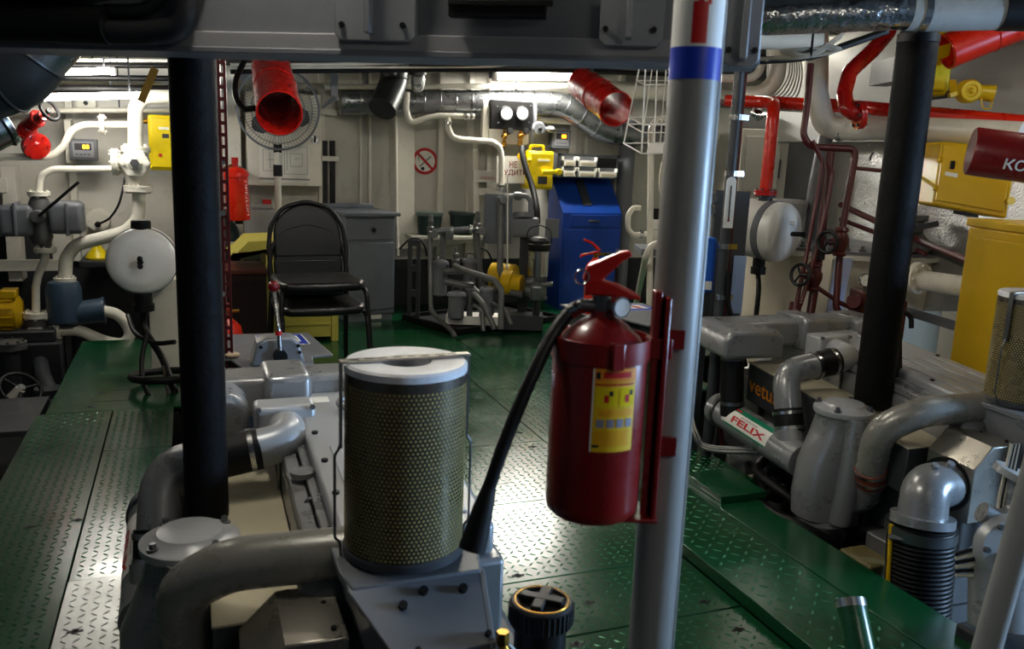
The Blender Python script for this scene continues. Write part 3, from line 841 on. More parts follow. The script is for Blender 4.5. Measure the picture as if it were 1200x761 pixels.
# crossover elbow: flange on the cover, black coupling, bend down to the charge cooler
fl = ep('intake_manifold', MB().box((.16, 2.42, .53), (.33, 2.52, .665)), ENGLT, bev=.012)
for (x, z) in ((.17, .66), (.32, .66), (.17, .55), (.32, .55)): part(fl, 'flange_bolt', MB().cyl((x, 2.425, z), (x, 2.412, z), .008, n=6), STEELD)
ep('intake_elbow', MB().tube([(.245, 2.43, .60), (.245, 2.33, .595), (.16, 2.32, .58)], .054, 22, .09), ENGLT)
cp = ep('rubber_coupling', MB().cyl((.165, 2.32, .582), (.055, 2.325, .562), .058, n=26), BLACK)
for u in (.15, .07): part(cp, 'hose_clamp', MB().cyl((u, 2.3205 + (.16 - u) * .04, .579 - (.15 - u) * .18), (u - .013, 2.321 + (.16 - u) * .04, .577 - (.15 - u) * .18), .0605, n=26), STEEL)
ep('crossover_bend', MB().tube([(.07, 2.325, .565), (-.085, 2.33, .545), (-.10, 2.26, .37)], .056, 24, .13), ENGINE)
cp = ep('rubber_coupling', MB().cyl((-.100, 2.275, .40), (-.103, 2.24, .31), .061, n=26), BLACK)
for (p, q_) in (((-.1003, 2.271, .39), (-.1008, 2.266, .377)), ((-.1023, 2.248, .332), (-.1028, 2.243, .319))): part(cp, 'hose_clamp', MB().cyl(p, q_, .0635, n=26), STEEL)
# charge air cooler with bolted lid
cx, cy = -.03, 2.04
cl = MB()
prof = []
for (z, xl, xr, yl, yh) in ((.015, -.16, .02, 1.97, 2.12), (.03, -.185, .045, 1.95, 2.14), (.12, -.19, .07, 1.945, 2.15), (.25, -.185, .085, 1.945, 2.14), (.36, -.14, .085, 1.945, 2.135), (.44, -.115, .07, 1.95, 2.13), (.45, -.12, .07, 1.948, 2.132)):
    ring = []
    mx_, my_, hx_, hy_ = (xl + xr) / 2, (yl + yh) / 2, (xr - xl) / 2, (yh - yl) / 2
    for k in range(28):
        t_ = 2 * math.pi * k / 28
        c_, s_ = math.cos(t_), math.sin(t_)
        ring.append(V((mx_ + hx_ * math.copysign(abs(c_) ** .75, c_), my_ + hy_ * math.copysign(abs(s_) ** .75, s_), z)))
    prof.append(ring)
cl.rings(prof)
co = ep('charge_cooler', cl, ENGINE, ang=50)
part(co, 'cooler_ridge', MB().tube([(-.03, 1.95, .45), (-.05, 1.94, .25), (-.07, 1.945, .03)], .045, 16, .05), ENGINE)
ld = part(co, 'cooler_lid', MB().lathe([(.112, 0), (.115, .006), (.115, .02), (.108, .024), (.085, .03), (.075, .042), (.04, .047)], (cx + .01, cy, .448), Z_, 36), ENGLT)
for k in range(4):
    bp_ = V((cx + .01 + .098 * math.cos(.6 + k * math.pi / 2), cy + .098 * math.sin(.6 + k * math.pi / 2), .466))
    sub3(ld, 'lid_bolt', MB().lathe([(.014, 0), (.014, .012), (.008, .013), (.008, .025)], bp_, Z_, 8), STEELD)
part(co, 'cooler_base', MB().lathe([(.1, 0), (.1, .012), (.09, .03)], (-.07, 2.04, .004), Z_, 28), ENGINE)
part(co, 'inlet_stub', MB().tube([(-.112, 2.245, .32), (-.11, 2.2, .24), (-.08, 2.1, .2)], .06, 20, .06), ENGINE)
# large pipe from cooler to turbocharger
ep('outlet_stub', MB().tube([(-.02, 1.98, .10), (.03, 1.93, .13), (.0, 1.88, .24)], .056, 20, .06), ENGINE)
cp = ep('rubber_coupling', MB().cyl((.005, 1.885, .22), (-.02, 1.865, .285), .062, n=26), ORUBBER)
part(cp, 'hose_clamp', MB().cyl((0, 1.881, .232), (-.004, 1.878, .243), .0645, n=26), STEEL)
part(cp, 'hose_clamp', MB().cyl((-.014, 1.87, .268), (-.018, 1.867, .279), .0645, n=26), STEEL)
ep('turbo_pipe', MB().tube([(-.018, 1.868, .27), (-.05, 1.82, .45), (.06, 1.745, .535), (.30, 1.70, .55)], .056, 26, .14), TAN)
# turbocharger heat shield
hsx = [(.07, .2), (.07, .40), (.145, .475), (.265, .475), (.265, .2)]
hs = ep('heat_shield', MB().prism([(x, 1.50, z) for x, z in hsx], (0, .2, .01)), SHEET, bev=.004)
for (x, y) in ((.235, 1.66), (.235, 1.63), (.16, 1.68), (.24, 1.53)): part(hs, 'shield_bolt', MB().cyl((x, y, .474), (x, y, .483), .006, n=8), BLACK)
ep('turbocharger', MB().lathe([(.05, 0), (.085, .02), (.09, .06), (.06, .09), (.03, .1)], (.27, 1.74, .44), (0, -1, 0), 28).torus((.22, 1.73, .5), (0, 1, 0), .03, .008), CASTG)
# exhaust elbow below the shield
ee = ep('exhaust_elbow', MB().tube([(.09, 1.60, .31), (-.07, 1.565, .33), (-.085, 1.545, .22)], .08, 24, .12), ENGINE)
part(ee, 'elbow_flange', MB().cyl((-.083, 1.547, .235), (-.086, 1.543, .205), .105, n=28), ENGINE)
part(ee, 'elbow_collar', MB().cyl((.05, 1.595, .315), (.075, 1.60, .313), .095, n=28), BLACK)
for k in (.02, -.05): part(ee, 'plug', MB().cyl((k, 1.56, .395), (k, 1.55, .412), .014, n=8), ENGINE)
# air filter mount plate
mp = ep('filter_mount', MB().prism([(.255, 1.74, .565), (.255, 1.56, .562), (.27, 1.50, .555), (.53, 1.50, .555), (.545, 1.56, .562), (.545, 1.74, .565)], (0, 0, .02)), GREY, bev=.004)
q0 = [V((.26, 1.505, .572)), V((.54, 1.505, .572)), V((.515, 1.36, .50)), V((.33, 1.36, .49))]
part(mp, 'mount_apron', MB().prism(q0, (0, .02, -.03)), GREY, bev=.003)
part(mp, 'mount_side', MB().prism([V((.262, 1.72, .57)), V((.262, 1.505, .572)), V((.33, 1.36, .49)), V((.33, 1.38, .30)), V((.29, 1.6, .3))], (.012, 0, 0)), GREY, bev=.002)
part(mp, 'mount_side', MB().prism([V((.538, 1.72, .57)), V((.538, 1.505, .572)), V((.515, 1.36, .50)), V((.515, 1.38, .30)), V((.53, 1.6, .3))], (-.012, 0, 0)), GREY, bev=.002)
part(mp, 'mount_post', MB().box((.34, 1.375, .1), (.38, 1.4, .495)).box((.44, 1.375, .1), (.51, 1.4, .50)), DKGREY)
for (u, w_) in ((.3, .35), (.8, .25), (.22, .92), (.93, .9), (.5, .2)):
    p = q0[0].lerp(q0[1], u).lerp(q0[3].lerp(q0[2], u), w_)
    part(mp, 'apron_bolt', MB().cyl(p - V((0, -.004, .002)), p + V((0, -.004, .010)), .009 if w_ < .5 else .006, n=8), BLACK)
part(mp, 'brass_fitting', MB().tube([(.525, 1.36, .50), (.535, 1.34, .47), (.50, 1.33, .43)], .010, 10).cyl((.525, 1.352, .5), (.525, 1.352, .525), .012, n=6), BRASS)
part(mp, 'steel_line', MB().tube([(.53, 1.36, .50), (.575, 1.34, .45), (.60, 1.33, .35)], .006, 8), STEEL)
# engine mounts and hoses low on the port side
for y in (1.75, 2.65):
    mo = ep('engine_mount', MB().box((-.05, y - .07, -.02), (.12, y + .07, .05)), CASTG, bev=.008)
    part(mo, 'rubber_block', MB().box((-.16, y - .08, -.44), (-.04, y + .08, -.01)), mat('mount_brass_paint', (110, 100, 62), .5), bev=.008)
ep('bilge_hose', MB().tube(curve([(-.05, 2.3, .03), (-.2, 2.25, .02), (-.27, 2.1, .03), (-.22, 1.95, .02), (0, 1.9, -.1)]), .022, 12), BLACK)
ep('bilge_hose', MB().tube(curve([(.05, 2.0, -.1), (.02, 1.9, .0), (.08, 1.75, .04), (.15, 1.65, .1)]), .03, 12), BLACK)
ep('bilge_hose', MB().tube(curve([(.0, 2.5, .1), (-.1, 2.42, .07), (-.12, 2.25, .05), (-.02, 2.1, -.02)]), .022, 12), BLACK)
e2 = dup(e, ES, None, 'silver grey marine diesel with orange lettering and red and white sticker')
add_tank(e, .0, .15, .06)
add_tank(e2, -.27, .04, -.15)
for k in range(5):
    part(e2, 'wiring', MB().tube(curve([(-.24, 2.86, .3 + .1 * k % .2), (-.245 + .008 * k, 2.74, .15), (-.2, 2.66, .09 + .006 * k), (-.06 + .008 * k, 2.45, .13 + .005 * k), (.0, 2.3, .12)]), .006, 6), CABLEW if k % 2 else STEELD)

# air filters strapped on the engines
def make_filter(c, z0, h, r, label):
    t = thing('air_filter', label, 'air filter', (c[0], c[1], z0))
    o = V((c[0], c[1], z0))
    part(t, 'mesh_shell', MB().lathe([(r, .012), (r, h - .012)], o, Z_, 56, False), PERF)
    n, rows = 84, int((h - .05) / .0082)
    d = MB()
    for j in range(rows):
        z = .025 + j * .0082
        for i in range(n):
            a_ = 2 * math.pi * (i + .5 * (j % 2)) / n
            rd, tg = V((math.cos(a_), math.sin(a_), 0)), V((-math.sin(a_), math.cos(a_), 0))
            p = o + rd * (r + .0006) + Z_ * z
            d.add([p + (tg * math.cos(u) + Z_ * math.sin(u)) * .0031 for u in [math.pi / 3 * q for q in range(6)]], [tuple(range(6))])
    part(t, 'perforations', d, PAPERY, stuff=True)
    part(t, 'end_cap', MB().lathe([(r * .42, h - .03), (r * .42, h), (r * .5, h + .002), (r * .97, h + .002), (r * 1.01, h - .003), (r * 1.01, h - .016), (r * .99, h - .016)], o, Z_, 56, False), ALCAP)
    part(t, 'inner_tube', MB().lathe([(.01, .1), (r * .42, .1), (r * .42, h - .028)], o, Z_, 30, False), BLACK)
    part(t, 'bottom_ring', MB().lathe([(r * .9, -.004), (r * 1.03, 0), (r * 1.03, .014), (r * 1.0, .018)], o, Z_, 56), DKGREY)
    f2 = V((math.cos(.05), math.sin(.05), 0))
    s = part(t, 'clamp_bar', MB().obox(o + f2 * -(r + .012) - V((-f2.y, f2.x, 0)) * .012 + Z_ * (h + .004), f2 * 2 * (r + .012), V((-f2.y, f2.x, 0)) * .022, Z_ * .005), SHEET, bev=.001)
    for k in range(8):
        part(s, 'bar_slot', MB().obox(o + f2 * (-(r - .008) + k * .029) - V((-f2.y, f2.x, 0)) * .004 + Z_ * (h + .0092), f2 * .016, V((-f2.y, f2.x, 0)) * .004, Z_ * .0005), BLACK)
    for sg in (-1, 1):
        p = o + f2 * sg * (r + .010)
        part(t, 'side_strap', MB().obox(p - f2 * .002 - V((0, .009, 0)) + Z_ * (h * .58), f2 * .004, (0, .018, 0), Z_ * (h * .42 + .006)), STEELD)
        part(t, 'wire_bail', MB().tube([p + Z_ * h * .6, p + f2 * sg * .004 + Z_ * h * .57, p + f2 * sg * .012 + Z_ * h * .54, p + f2 * sg * .012 + Z_ * h * .1, p + f2 * sg * .002 + Z_ * .03, p + Z_ * 0.0], .0028, 8, .012), STEELD)
    return t
f1 = make_filter((.40, 1.625), .586, .40, .122, 'tall perforated air filter with white cap strapped above the port engine')
dup(f1, ES, None, 'perforated air filter beside the tall yellow cabinet')

# corrugated exhaust hose of the starboard engine
c0 = V((-.086, 1.543, .205)) + ES
pts = [c0 + V((.004 * k / 44, -.06 * k / 44, -.70 * k / 44)) for k in range(45)]
t = thing('exhaust_hose', 'black corrugated exhaust hose with yellow edge below silver elbow', 'hose', pts[-1])
part(t, 'hose_wall', MB().tube(pts, .104, 26), BLACK)
L = 0
for i in range(1, len(pts)):
    if i % 1 == 0 and i < 42:
        d = (pts[i] - pts[i - 1]).normalized()
        part(t, 'corrugation', MB().torus(pts[i], d, .103, .008, 28, 8), BLACK)
part(t, 'yellow_stripe', MB().tube([p + RGT * -.112 - FWD * .015 for p in pts[:44]], .008, 8), YELLOW)
cl_ = part(t, 'hose_clamp', MB().cyl(c0 - Z_ * .005, c0 - Z_ * .04, .116, n=30), STEELD)
part(cl_, 'clamp_bolt', MB().cyl(c0 - Z_ * .042 - RGT * .12 - FWD * .03, c0 - Z_ * .042 - RGT * .07 - FWD * .08, .01, n=8), STEELD)
# green pipe at the foot of the engine
g0 = P(997, 708, D=2.42)
pipe_thing('drain_pipe', 'green painted pipe with open end on the deck below charge cooler', 'pipe', [g0, P(1008, 761, D=2.36), P(1020, 830, D=2.32)], .04, GREENP, 0, n=24, clips=[(g0, P(1008, 761, D=2.36) - g0, .043)])
# wet, shiny machinery of the starboard engine seen past the handrail post
pm = thing('sea_water_pump', 'blue-lit grey pump with cables behind the handrail post', 'pump', P(1180, 640, D=2.45))
q = lambda x, y, d=2.45: P(x, y, D=d)
part(pm, 'body', MB().lathe([(.03, -.12), (.08, -.11), (.085, .1), (.05, .13)], q(1172, 690), (.2, .3, 1), 24), ENGINE)
part(pm, 'cover', MB().lathe([(.02, 0), (.09, .005), (.1, .03), (.085, .05)], q(1175, 640), V(-FWD), 24), ENGLT)
part(pm, 'cover_bolts', MB().bolts(q(1175, 640) - FWD * .05, -FWD, .075, 6, .009, .012), STEELD, stuff=True)
part(pm, 'flange', MB().lathe([(.06, 0), (.06, .02)], q(1188, 560), (.3, -.2, 1), 20), ENGLT)
part(pm, 'pipe', MB().tube([q(1150, 600), q(1170, 610), q(1188, 600), q(1192, 560)], .03, 14, .05), ENGINE)
for k in range(6): part(pm, 'cable', MB().tube(curve([q(1196 - k * 2, 520), q(1186 - k * 3, 570 + k * 3), q(1172 - k, 625), q(1150, 640 + k * 6), q(1120, 650 + k * 5)]), .0055, 6), CABLEW if k % 2 else BLACK)
part(pm, 'base', MB().box(V((q(1180, 740).x - .06, q(1180, 740).y - .06, -.5)), q(1180, 740) + V((.15, .12, -.03))), WDARK, bev=.01)
# ------------------------------------------------------------------ port side pipework in front of the back wall
GW = 'white painted pipes on the port side'
YP = 6.75
q = lambda x, y: P(x, y, Y=YP)
t = pipe_thing('white_pipe', 'white pipe with S bend running below the digital display', 'pipe', [q(-25, 196), q(2, 184), q(60, 184), q(74, 172), q(84, 152), q(98, 146.5), q(156, 146)], .024, WPIPE, .12, [(q(120, 146), X_, .07)], group=GW)
t = pipe_thing('white_pipe', 'thick white pipe bending down into the flanged three way valve', 'pipe', [q(215, 113.5), q(170, 113.5), q(158.5, 124), q(158.5, 176)], .05, WPIPE, .13, [(q(159, 175), Z_, .098)], group=GW)
# valve body
vb = q(159, 191)
t = thing('pipe_valve', 'white flanged three way valve body between thick white pipes', 'valve', q(161, 224), group='pipe valves on the port side')
part(t, 'valve_body', MB().lathe([(.05, -.20), (.055, -.17), (.075, -.12), (.095, -.04), (.095, .03), (.07, .075), (.055, .085)], vb, Z_, 26), WPIPE)
bn_ = part(t, 'bonnet', MB().lathe([(.105, 0), (.105, .02), (.05, .022), (.045, .045)], vb - Y_ * .085, -Y_, 6), WPIPE, bev=.006)
part(bn_, 'bonnet_nut', MB().cyl(vb - Y_ * .125, vb - Y_ * .15, .032, n=6), STEELD)
for s in (-1, 1): part(bn_, 'stud', MB().cyl(vb + X_ * s * .075 - Y_ * .105, vb + X_ * s * .075 - Y_ * .13, .017, n=6), WPIPE)
for (c, ax, R_) in ((q(135, 190), X_, .095), (q(162, 221), Z_, .098)):
    f = part(t, 'flange', MB().lathe([(R_, -.022), (R_, -.002), (R_ * .95, 0), (R_, .002), (R_, .022)], c, ax, 26), WPIPE, bev=.002)
    part(f, 'bolt_ring', MB().bolts(c + ax * .022, ax, R_ * .78, 8, .011, .014).bolts(c - ax * .036, ax, R_ * .78, 8, .011, .014), WPIPE, stuff=True)
part(t, 'side_branch', MB().cyl(q(136, 190), vb, .055, n=20), WPIPE)
pipe_thing('white_pipe', 'white pipe looping from thick valve down to grey filter housing', 'pipe', [q(133, 198), q(61, 198.5), q(47, 206), q(45.5, 226)], .024, WPIPE, .12, [(q(45.5, 227), Z_, .072)], group=GW)
pipe_thing('white_pipe', 'thick white pipe sweeping from valve down to the blue pump', 'pipe', [q(163, 226), q(162, 258), q(146, 272), q(116, 280), q(88, 287), q(77, 304), q(76, 330)], .046, WPIPE, .14, [(q(76, 328), Z_, .075)], group=GW)
pipe_thing('white_pipe', 'straight white pipe along the wall above yellow box', 'pipe', [P(30, 130, Y=7.2), P(215, 128.5, Y=7.2)], .019, WPIPE, 0, group=GW, wall=[P(140, 129, Y=7.2)])
pipe_thing('white_pipe', 'straight white pipe between the two bare tube lights', 'pipe', [P(20, 98, Y=7.2), P(215, 98, Y=7.2)], .017, WPIPE, 0, group=GW, wall=[P(110, 98, Y=7.2)])
# grey twin filter housing with black lever
t = thing('sea_strainer', 'grey twin housing strainer with long black lever', 'strainer', q(48, 280))
def hous(x0, x1, y0, y1): return wbox(x0, y0, x1, y1, YP - .1, .2)
part(t, 'housing', hous(-4, 38, 241, 278), GREY, bev=.035, seg=4)
part(t, 'housing', hous(56, 97, 237, 275), GREY, bev=.035, seg=4)
for x in (17, 78): part(t, 'housing_rib', wbox(x - 2, 238, x + 2, 277, YP - .112, .22), GREY, bev=.005)
vc = q(47, 252)
part(t, 'valve_core', MB().lathe([(.06, -.2), (.075, -.15), (.06, -.05), (.07, 0), (.07, .08), (.05, .13)], vc, Z_, 20), CASTG)
part(t, 'valve_hub', MB().cyl(vc - Y_ * .02, vc - Y_ * .16, .045, n=16), CASTG, bev=.008)
lv0, lv1 = q(50, 251) - Y_ * .17, q(96, 212) - Y_ * .2
part(t, 'lever', MB().bar(lv0, lv1, .02, .036, up=(0, 1, 0)), BLACK, bev=.004)
part(t, 'neck', MB().cyl(q(46.5, 229), q(46.5, 242), .04, n=16), CASTG)
part(t, 'neck', MB().cyl(q(53, 275), q(53, 290), .035, n=16), CASTG)
t = pipe_thing('white_pipe', 'short wavy white pipe between grey strainer and lower valve', 'pipe', [q(53, 288), q(53, 303), q(45, 322), q(42, 336), q(42.5, 370)], .027, WPIPE, .15, [(q(53, 293), Z_, .073), (q(43, 369), Z_, .09)], group=GW)
# lower tee valve
vb = q(44, 393)
t = thing('pipe_valve', 'dark flanged tee valve above the bilge beside yellow motor', 'valve', q(44, 420), group='pipe valves on the port side')
part(t, 'valve_body', MB().lathe([(.07, -.12), (.055, -.08), (.085, 0), (.06, .08), (.07, .13)], vb, Z_, 22), CASTG)
bn_ = part(t, 'bonnet', MB().lathe([(.085, 0), (.085, .02), (.04, .022), (.04, .04)], vb - Y_ * .08, -Y_, 6), TAN, bev=.006)
part(bn_, 'bonnet_nut', MB().cyl(vb - Y_ * .115, vb - Y_ * .14, .028, n=6), TAN)
f = part(t, 'flange', MB().lathe([(.085, -.022), (.085, .022)], q(46, 413), Z_, 24), CASTG, bev=.003)
part(t, 'side_branch', MB().cyl(vb, q(66, 387), .04, n=16), WPIPE)
t = pipe_thing('white_hose', 'thick white hose curving from lower valve back to the blue pump', 'hose', curve([q(64, 388), q(92, 388), q(120, 399), q(143, 402.5), q(152, 392), q(146, 377), q(135, 368), q(121, 364.5)]), .041, WPIPE, 0, [(q(68, 387.5), X_, .078)], group=GW)
# blue pump
t = thing('pump', 'dark blue pump casing with angled outlet under thick white pipe', 'pump', q(78, 380))
part(t, 'casing', MB().lathe([(.09, 0), (.115, .02), (.118, .25), (.1, .3), (.05, .32)], q(77, 379), Z_, 26), PUMPB)
part(t, 'outlet', MB().tube([q(85, 368), q(122, 363.5)], .082, 22, 0, True, .09), PUMPB)
part(t, 'outlet_rim', MB().cyl(q(120.5, 363.6), q(123, 363.4), .096, n=24), PUMPB)
part(t, 'pedestal', MB().cyl(V((q(78, 380).x, q(78, 380).y, .061)), q(78, 380), .07, n=16), DKGREY)
# yellow finned motor
c0, c1 = q(-14, 366), q(27, 366)
t = thing('electric_motor', 'yellow finned electric motor at the edge of port machinery', 'motor', q(6, 388))
part(t, 'motor_body', MB().lathe([(.1, 0), (.125, .02), (.125, (c1 - c0).length - .03), (.08, (c1 - c0).length)], c0, c1 - c0, 28), YELLOW)
for k in range(10):
    a_ = math.radians(-60 + 26 * k)
    d_ = V((0, -math.cos(a_), math.sin(a_)))
    part(t, 'cooling_fin', MB().obox(c0 + d_ * .12 - X_ * -.03 - V((0, d_.z, -d_.y)) * .004, X_ * ((c1 - c0).length - .08), d_ * .022, V((0, d_.z, -d_.y)) * .008), YELLOW)
part(t, 'terminal_box', wbox(-2, 341, 18, 351, YP - .1, .16), YELLOW, bev=.008)
part(t, 'motor_foot', MB().box((c0.x, YP - .1, .061), (c1.x, YP + .1, c0.z - .12)), WDARK)
# black handwheel and other things low at the left edge
hc = P(24, 456, Y=5.6)
t = thing('handwheel', 'black spoked handwheel on slanting pale spindle', 'handwheel', P(-8, 492, Y=5.55))
ax_ = (hc - P(-6, 490, Y=5.6)).normalized()
part(t, 'rim', MB().torus(hc, V((.45, -.5, .75)), .115, .011, 36, 10), BLACK)
hx1, hy1 = perp(V((.45, -.5, .75)))
for k in range(3):
    u = 2 * math.pi * k / 3
    part(t, 'spoke', MB().cyl(hc, hc + (hx1 * math.cos(u) + hy1 * math.sin(u)) * .112, .008, n=8), BLACK)
part(t, 'hub', MB().cyl(hc - V((.45, -.5, .75)) * .02, hc + V((.45, -.5, .75)) * .02, .022, n=12), STEEL)
part(t, 'spindle', MB().tube([hc, P(-12, 492, Y=5.62), V((P(-12, 492, Y=5.62).x - .1, 5.62, -.5))], .03, 14), WPIPE)
t = thing('bilge_valve', 'dark flanged bilge valve standing behind the green walkway', 'valve', P(64, 480, Y=5.9))
c0 = P(60, 470, Y=5.9)
part(t, 'valve_pipe', MB().tube([q(46, 415), P(50, 440, Y=6.3), P(60, 462, Y=5.95), V((c0.x, c0.y, -.5))], .05, 14, .1), DKGREY)
part(t, 'valve_flange', MB().lathe([(.1, -.02), (.1, .02)], c0, Z_, 22), DKGREY, bev=.003)
part(t, 'valve_flange', MB().lathe([(.085, -.02), (.085, .02)], P(57, 458, Y=5.95), Z_, 22), DKGREY, bev=.003)
part(t, 'bolt_ring', MB().bolts(c0 + Z_ * .02, Z_, .08, 8, .01, .012), STEELD, stuff=True)
part(t, 'branch', MB().tube([c0, P(88, 462, Y=5.9)], .035, 12), DKGREY)
t = thing('standing_pipe', 'dark flanged standing pipe below yellow motor', 'pipe', P(12, 440, Y=6.3))
c0 = P(12, 404, Y=6.4)
part(t, 'pipe', MB().cyl(V((c0.x, c0.y, -.5)), c0, .055, n=16), DKGREY)
f = part(t, 'flange', MB().lathe([(.1, -.03), (.1, -.003), (.095, 0), (.1, .003), (.1, .02)], c0, Z_, 24), CASTG)
part(f, 'bolt_ring', MB().bolts(c0 + Z_ * .02, Z_, .08, 8, .01, .012), STEELD, stuff=True)
single('bilge_cover', MB().box((-1.15, 4.85, -.14), (-.80, 5.5, -.11)), DKGREY, 'grey plate cover at the end of green walkway', 'cover', bev=.004)
single('machine_bed', MB().box((-2.3, 6.55, -.5), (-.86, 7.35, -.02)).box((-2.3, 6.6, -.02), (-.9, 7.3, .06)), WDARK, 'dark steel bed under the port side pumps', 'base', bev=.01)
# red valve by the dark duct
c0 = P(38, 150, Y=6.7)
t = thing('red_valve', 'red globe valve with black handwheel above digital display', 'valve', P(40, 180, Y=6.7))
part(t, 'valve_body', MB().tube([P(26, 160, Y=6.7), P(32, 148, Y=6.7), P(44, 140, Y=6.6)], .05, 16, .05).sph(P(32, 153, Y=6.7), .065, 16), RED)
part(t, 'yoke', MB().tube([P(40, 142, Y=6.62), P(52, 135, Y=6.5)], .035, 12).torus(P(44, 139, Y=6.6), V((.7, -.5, .3)), .045, .014), RED)
f = part(t, 'flange', MB().lathe([(.09, -.02), (.09, .02), (.05, .03)], P(42, 171, Y=6.7), V((.5, -.8, -.2)), 22), RED)
part(f, 'bolt_ring', MB().bolts(P(42, 171, Y=6.7) + V((.5, -.8, -.2)).normalized() * .02, V((.5, -.8, -.2)), .07, 6, .011, .016), RED, stuff=True)
part(t, 'neck', MB().cyl(P(30, 156, Y=6.7), P(42, 171, Y=6.7), .045, n=14), RED)
part(t, 'handwheel', MB().torus(P(58, 129, Y=6.42), V((.75, -.5, .45)), .07, .012, 24, 8).cyl(P(52, 135, Y=6.5), P(58, 129, Y=6.42), .016, n=10), BLACK)
# digital displays
def display(label, x0, y0, x1, y1, yf, mount=None):
    t = thing('temperature_display', label, 'display', P((x0 + x1) / 2, y1, Y=yf), group='digital temperature displays')
    a, b, c, d = wrect(x0, y0, x1, y1, yf)
    w_, h_ = b - a, d - c
    part(t, 'case', MB().box((a, yf, c), (b, yf + .08, d)), GREY, bev=.006)
    f = part(t, 'front', MB().box((a + w_ * .12, yf - .008, c + h_ * .14), (b - w_ * .12, yf + .001, d - h_ * .12)), mat('pale_grey_plastic', (160, 163, 168), .45), bev=.003)
    sc_ = part(t, 'screen', MB().box((a + w_ * .2, yf - .012, c + h_ * .48), (b - w_ * .2, yf - .007, d - h_ * .2)), DKGREY)
    part(sc_, 'digits', text_mb('88', (a + w_ * .48, yf - .0128, c + h_ * .54), X_, Z_, h_ * .2, wfit=w_ * .24), DIGIT)
    for k in range(4): part(t, 'button', MB().box((a + w_ * (.22 + .14 * k), yf - .011, c + h_ * .24), (a + w_ * (.32 + .14 * k), yf - .007, c + h_ * .32)), GREY)
    if mount: part(t, 'mount', MB().box((a + w_ * .2, yf + .08, c + h_ * .2), (b - w_ * .2, YB, d - h_ * .2)), DKGREY)
    return t
display('grey digital display with orange digits below S bend pipe', 81, 163, 114, 188, 7.3, True)
display('grey digital display with orange digits beside yellow box and silver duct', 647, 152, 669, 174, 7.42, True)
# yellow box half hidden by the black post
def yellow_box(label, x0, y0, x1, y1, yf, dep, mt, door=True):
    t = thing('electrical_box', label, 'electrical box', P((x0 + x1) / 2, y1, Y=yf + dep / 2), group='yellow electrical boxes')
    a, b, c, d = wrect(x0, y0, x1, y1, yf)
    w_, h_ = b - a, d - c
    part(t, 'case', MB().box((a, yf, c), (b, yf + dep, d)), mt, bev=.02, seg=3)
    dr = part(t, 'lid', MB().box((a + w_ * .06, yf - .018, c + h_ * .05), (b - w_ * .06, yf + .002, d - h_ * .05)), mt, bev=.012, seg=3)
    return t, a, b, c, d, dr
t, a, b, c, d, dr = yellow_box('yellow enamel box with red button under the thick white pipe', 174, 135, 215, 200, 7.1, .14, YELLOWB)
part(dr, 'name_plate', wbox(186, 149, 198, 152, 7.08, .004), PAPER)
part(dr, 'plate', wbox(190, 157, 198, 162, 7.08, .004), DKGREY)
part(dr, 'red_button', MB().cyl(P(188, 182, Y=7.083), P(188, 182, Y=7.07), .013, n=14), REDINK)
part(t, 'cable_gland', MB().cyl(P(176, 142, Y=7.17), P(168, 142, Y=7.17), .02, n=10), BRASS)
part(t, 'wall_mount', MB().box((a + .05, 7.24, c + .1), (b - .05, YB, d - .1)), DKGREY)
# round wall flange with cable
c0 = P(115, 258, Y=7.5)
t = thing('wall_flange', 'round bolted wall flange with black cable above yellow funnel', 'flange', c0)
part(t, 'plate', MB().cyl(c0 + Y_ * .1, c0 - Y_ * .02, .085, n=26), WHITE)
part(t, 'bolt_ring', MB().bolts(c0 - Y_ * .02, -Y_, .065, 8, .009, .012), WHITE, stuff=True)
part(t, 'gland', MB().cyl(c0 - Y_ * .02 + V((0, 0, -.03)), c0 - Y_ * .07 + V((0, 0, -.03)), .022, n=12), BLACK)
part(t, 'cable', MB().tube(curve([c0 - Y_ * .07 + V((0, 0, -.03)), P(128, 256, Y=7.35), P(138, 242, Y=7.3), P(143, 226, Y=7.3), P(147, 205, Y=7.35)]), .009, 8), BLACK)
c0 = P(101, 121, Y=7.5)
t = thing('wall_flange', 'round bolted wall flange just below the lower tube light', 'flange', c0)
part(t, 'plate', MB().cyl(c0 + Y_ * .1, c0 - Y_ * .02, .07, n=26), WHITE)
part(t, 'bolt_ring', MB().bolts(c0 - Y_ * .02, -Y_, .052, 5, .009, .012), WHITE, stuff=True)
part(t, 'gland', MB().cyl(c0 - Y_ * .02, c0 - Y_ * .05, .016, n=12), BLACK)
# shelf and yellow funnel
a, b, c, d = wrect(92, 307, 150, 314, 6.9)
single('wall_shelf', MB().box((a, 6.9, c), (b, YB, d)), WDARK, 'narrow black shelf carrying the yellow funnel', 'shelf', bev=.004)
c0 = P(115, 307, Y=7.1)
t = thing('funnel', 'upturned yellow plastic funnel on narrow black shelf', 'funnel', (c0.x, c0.y, d))
part(t, 'bowl', MB().lathe([(.085, 0), (.088, .01), (.075, .035), (.03, .09), (.016, .105)], (c0.x, c0.y, d), Z_, 24), YELLOWB)
part(t, 'spout', MB().cyl((c0.x, c0.y, d + .1), (c0.x, c0.y, d + .15), .014, .010, n=14), YELLOWB)
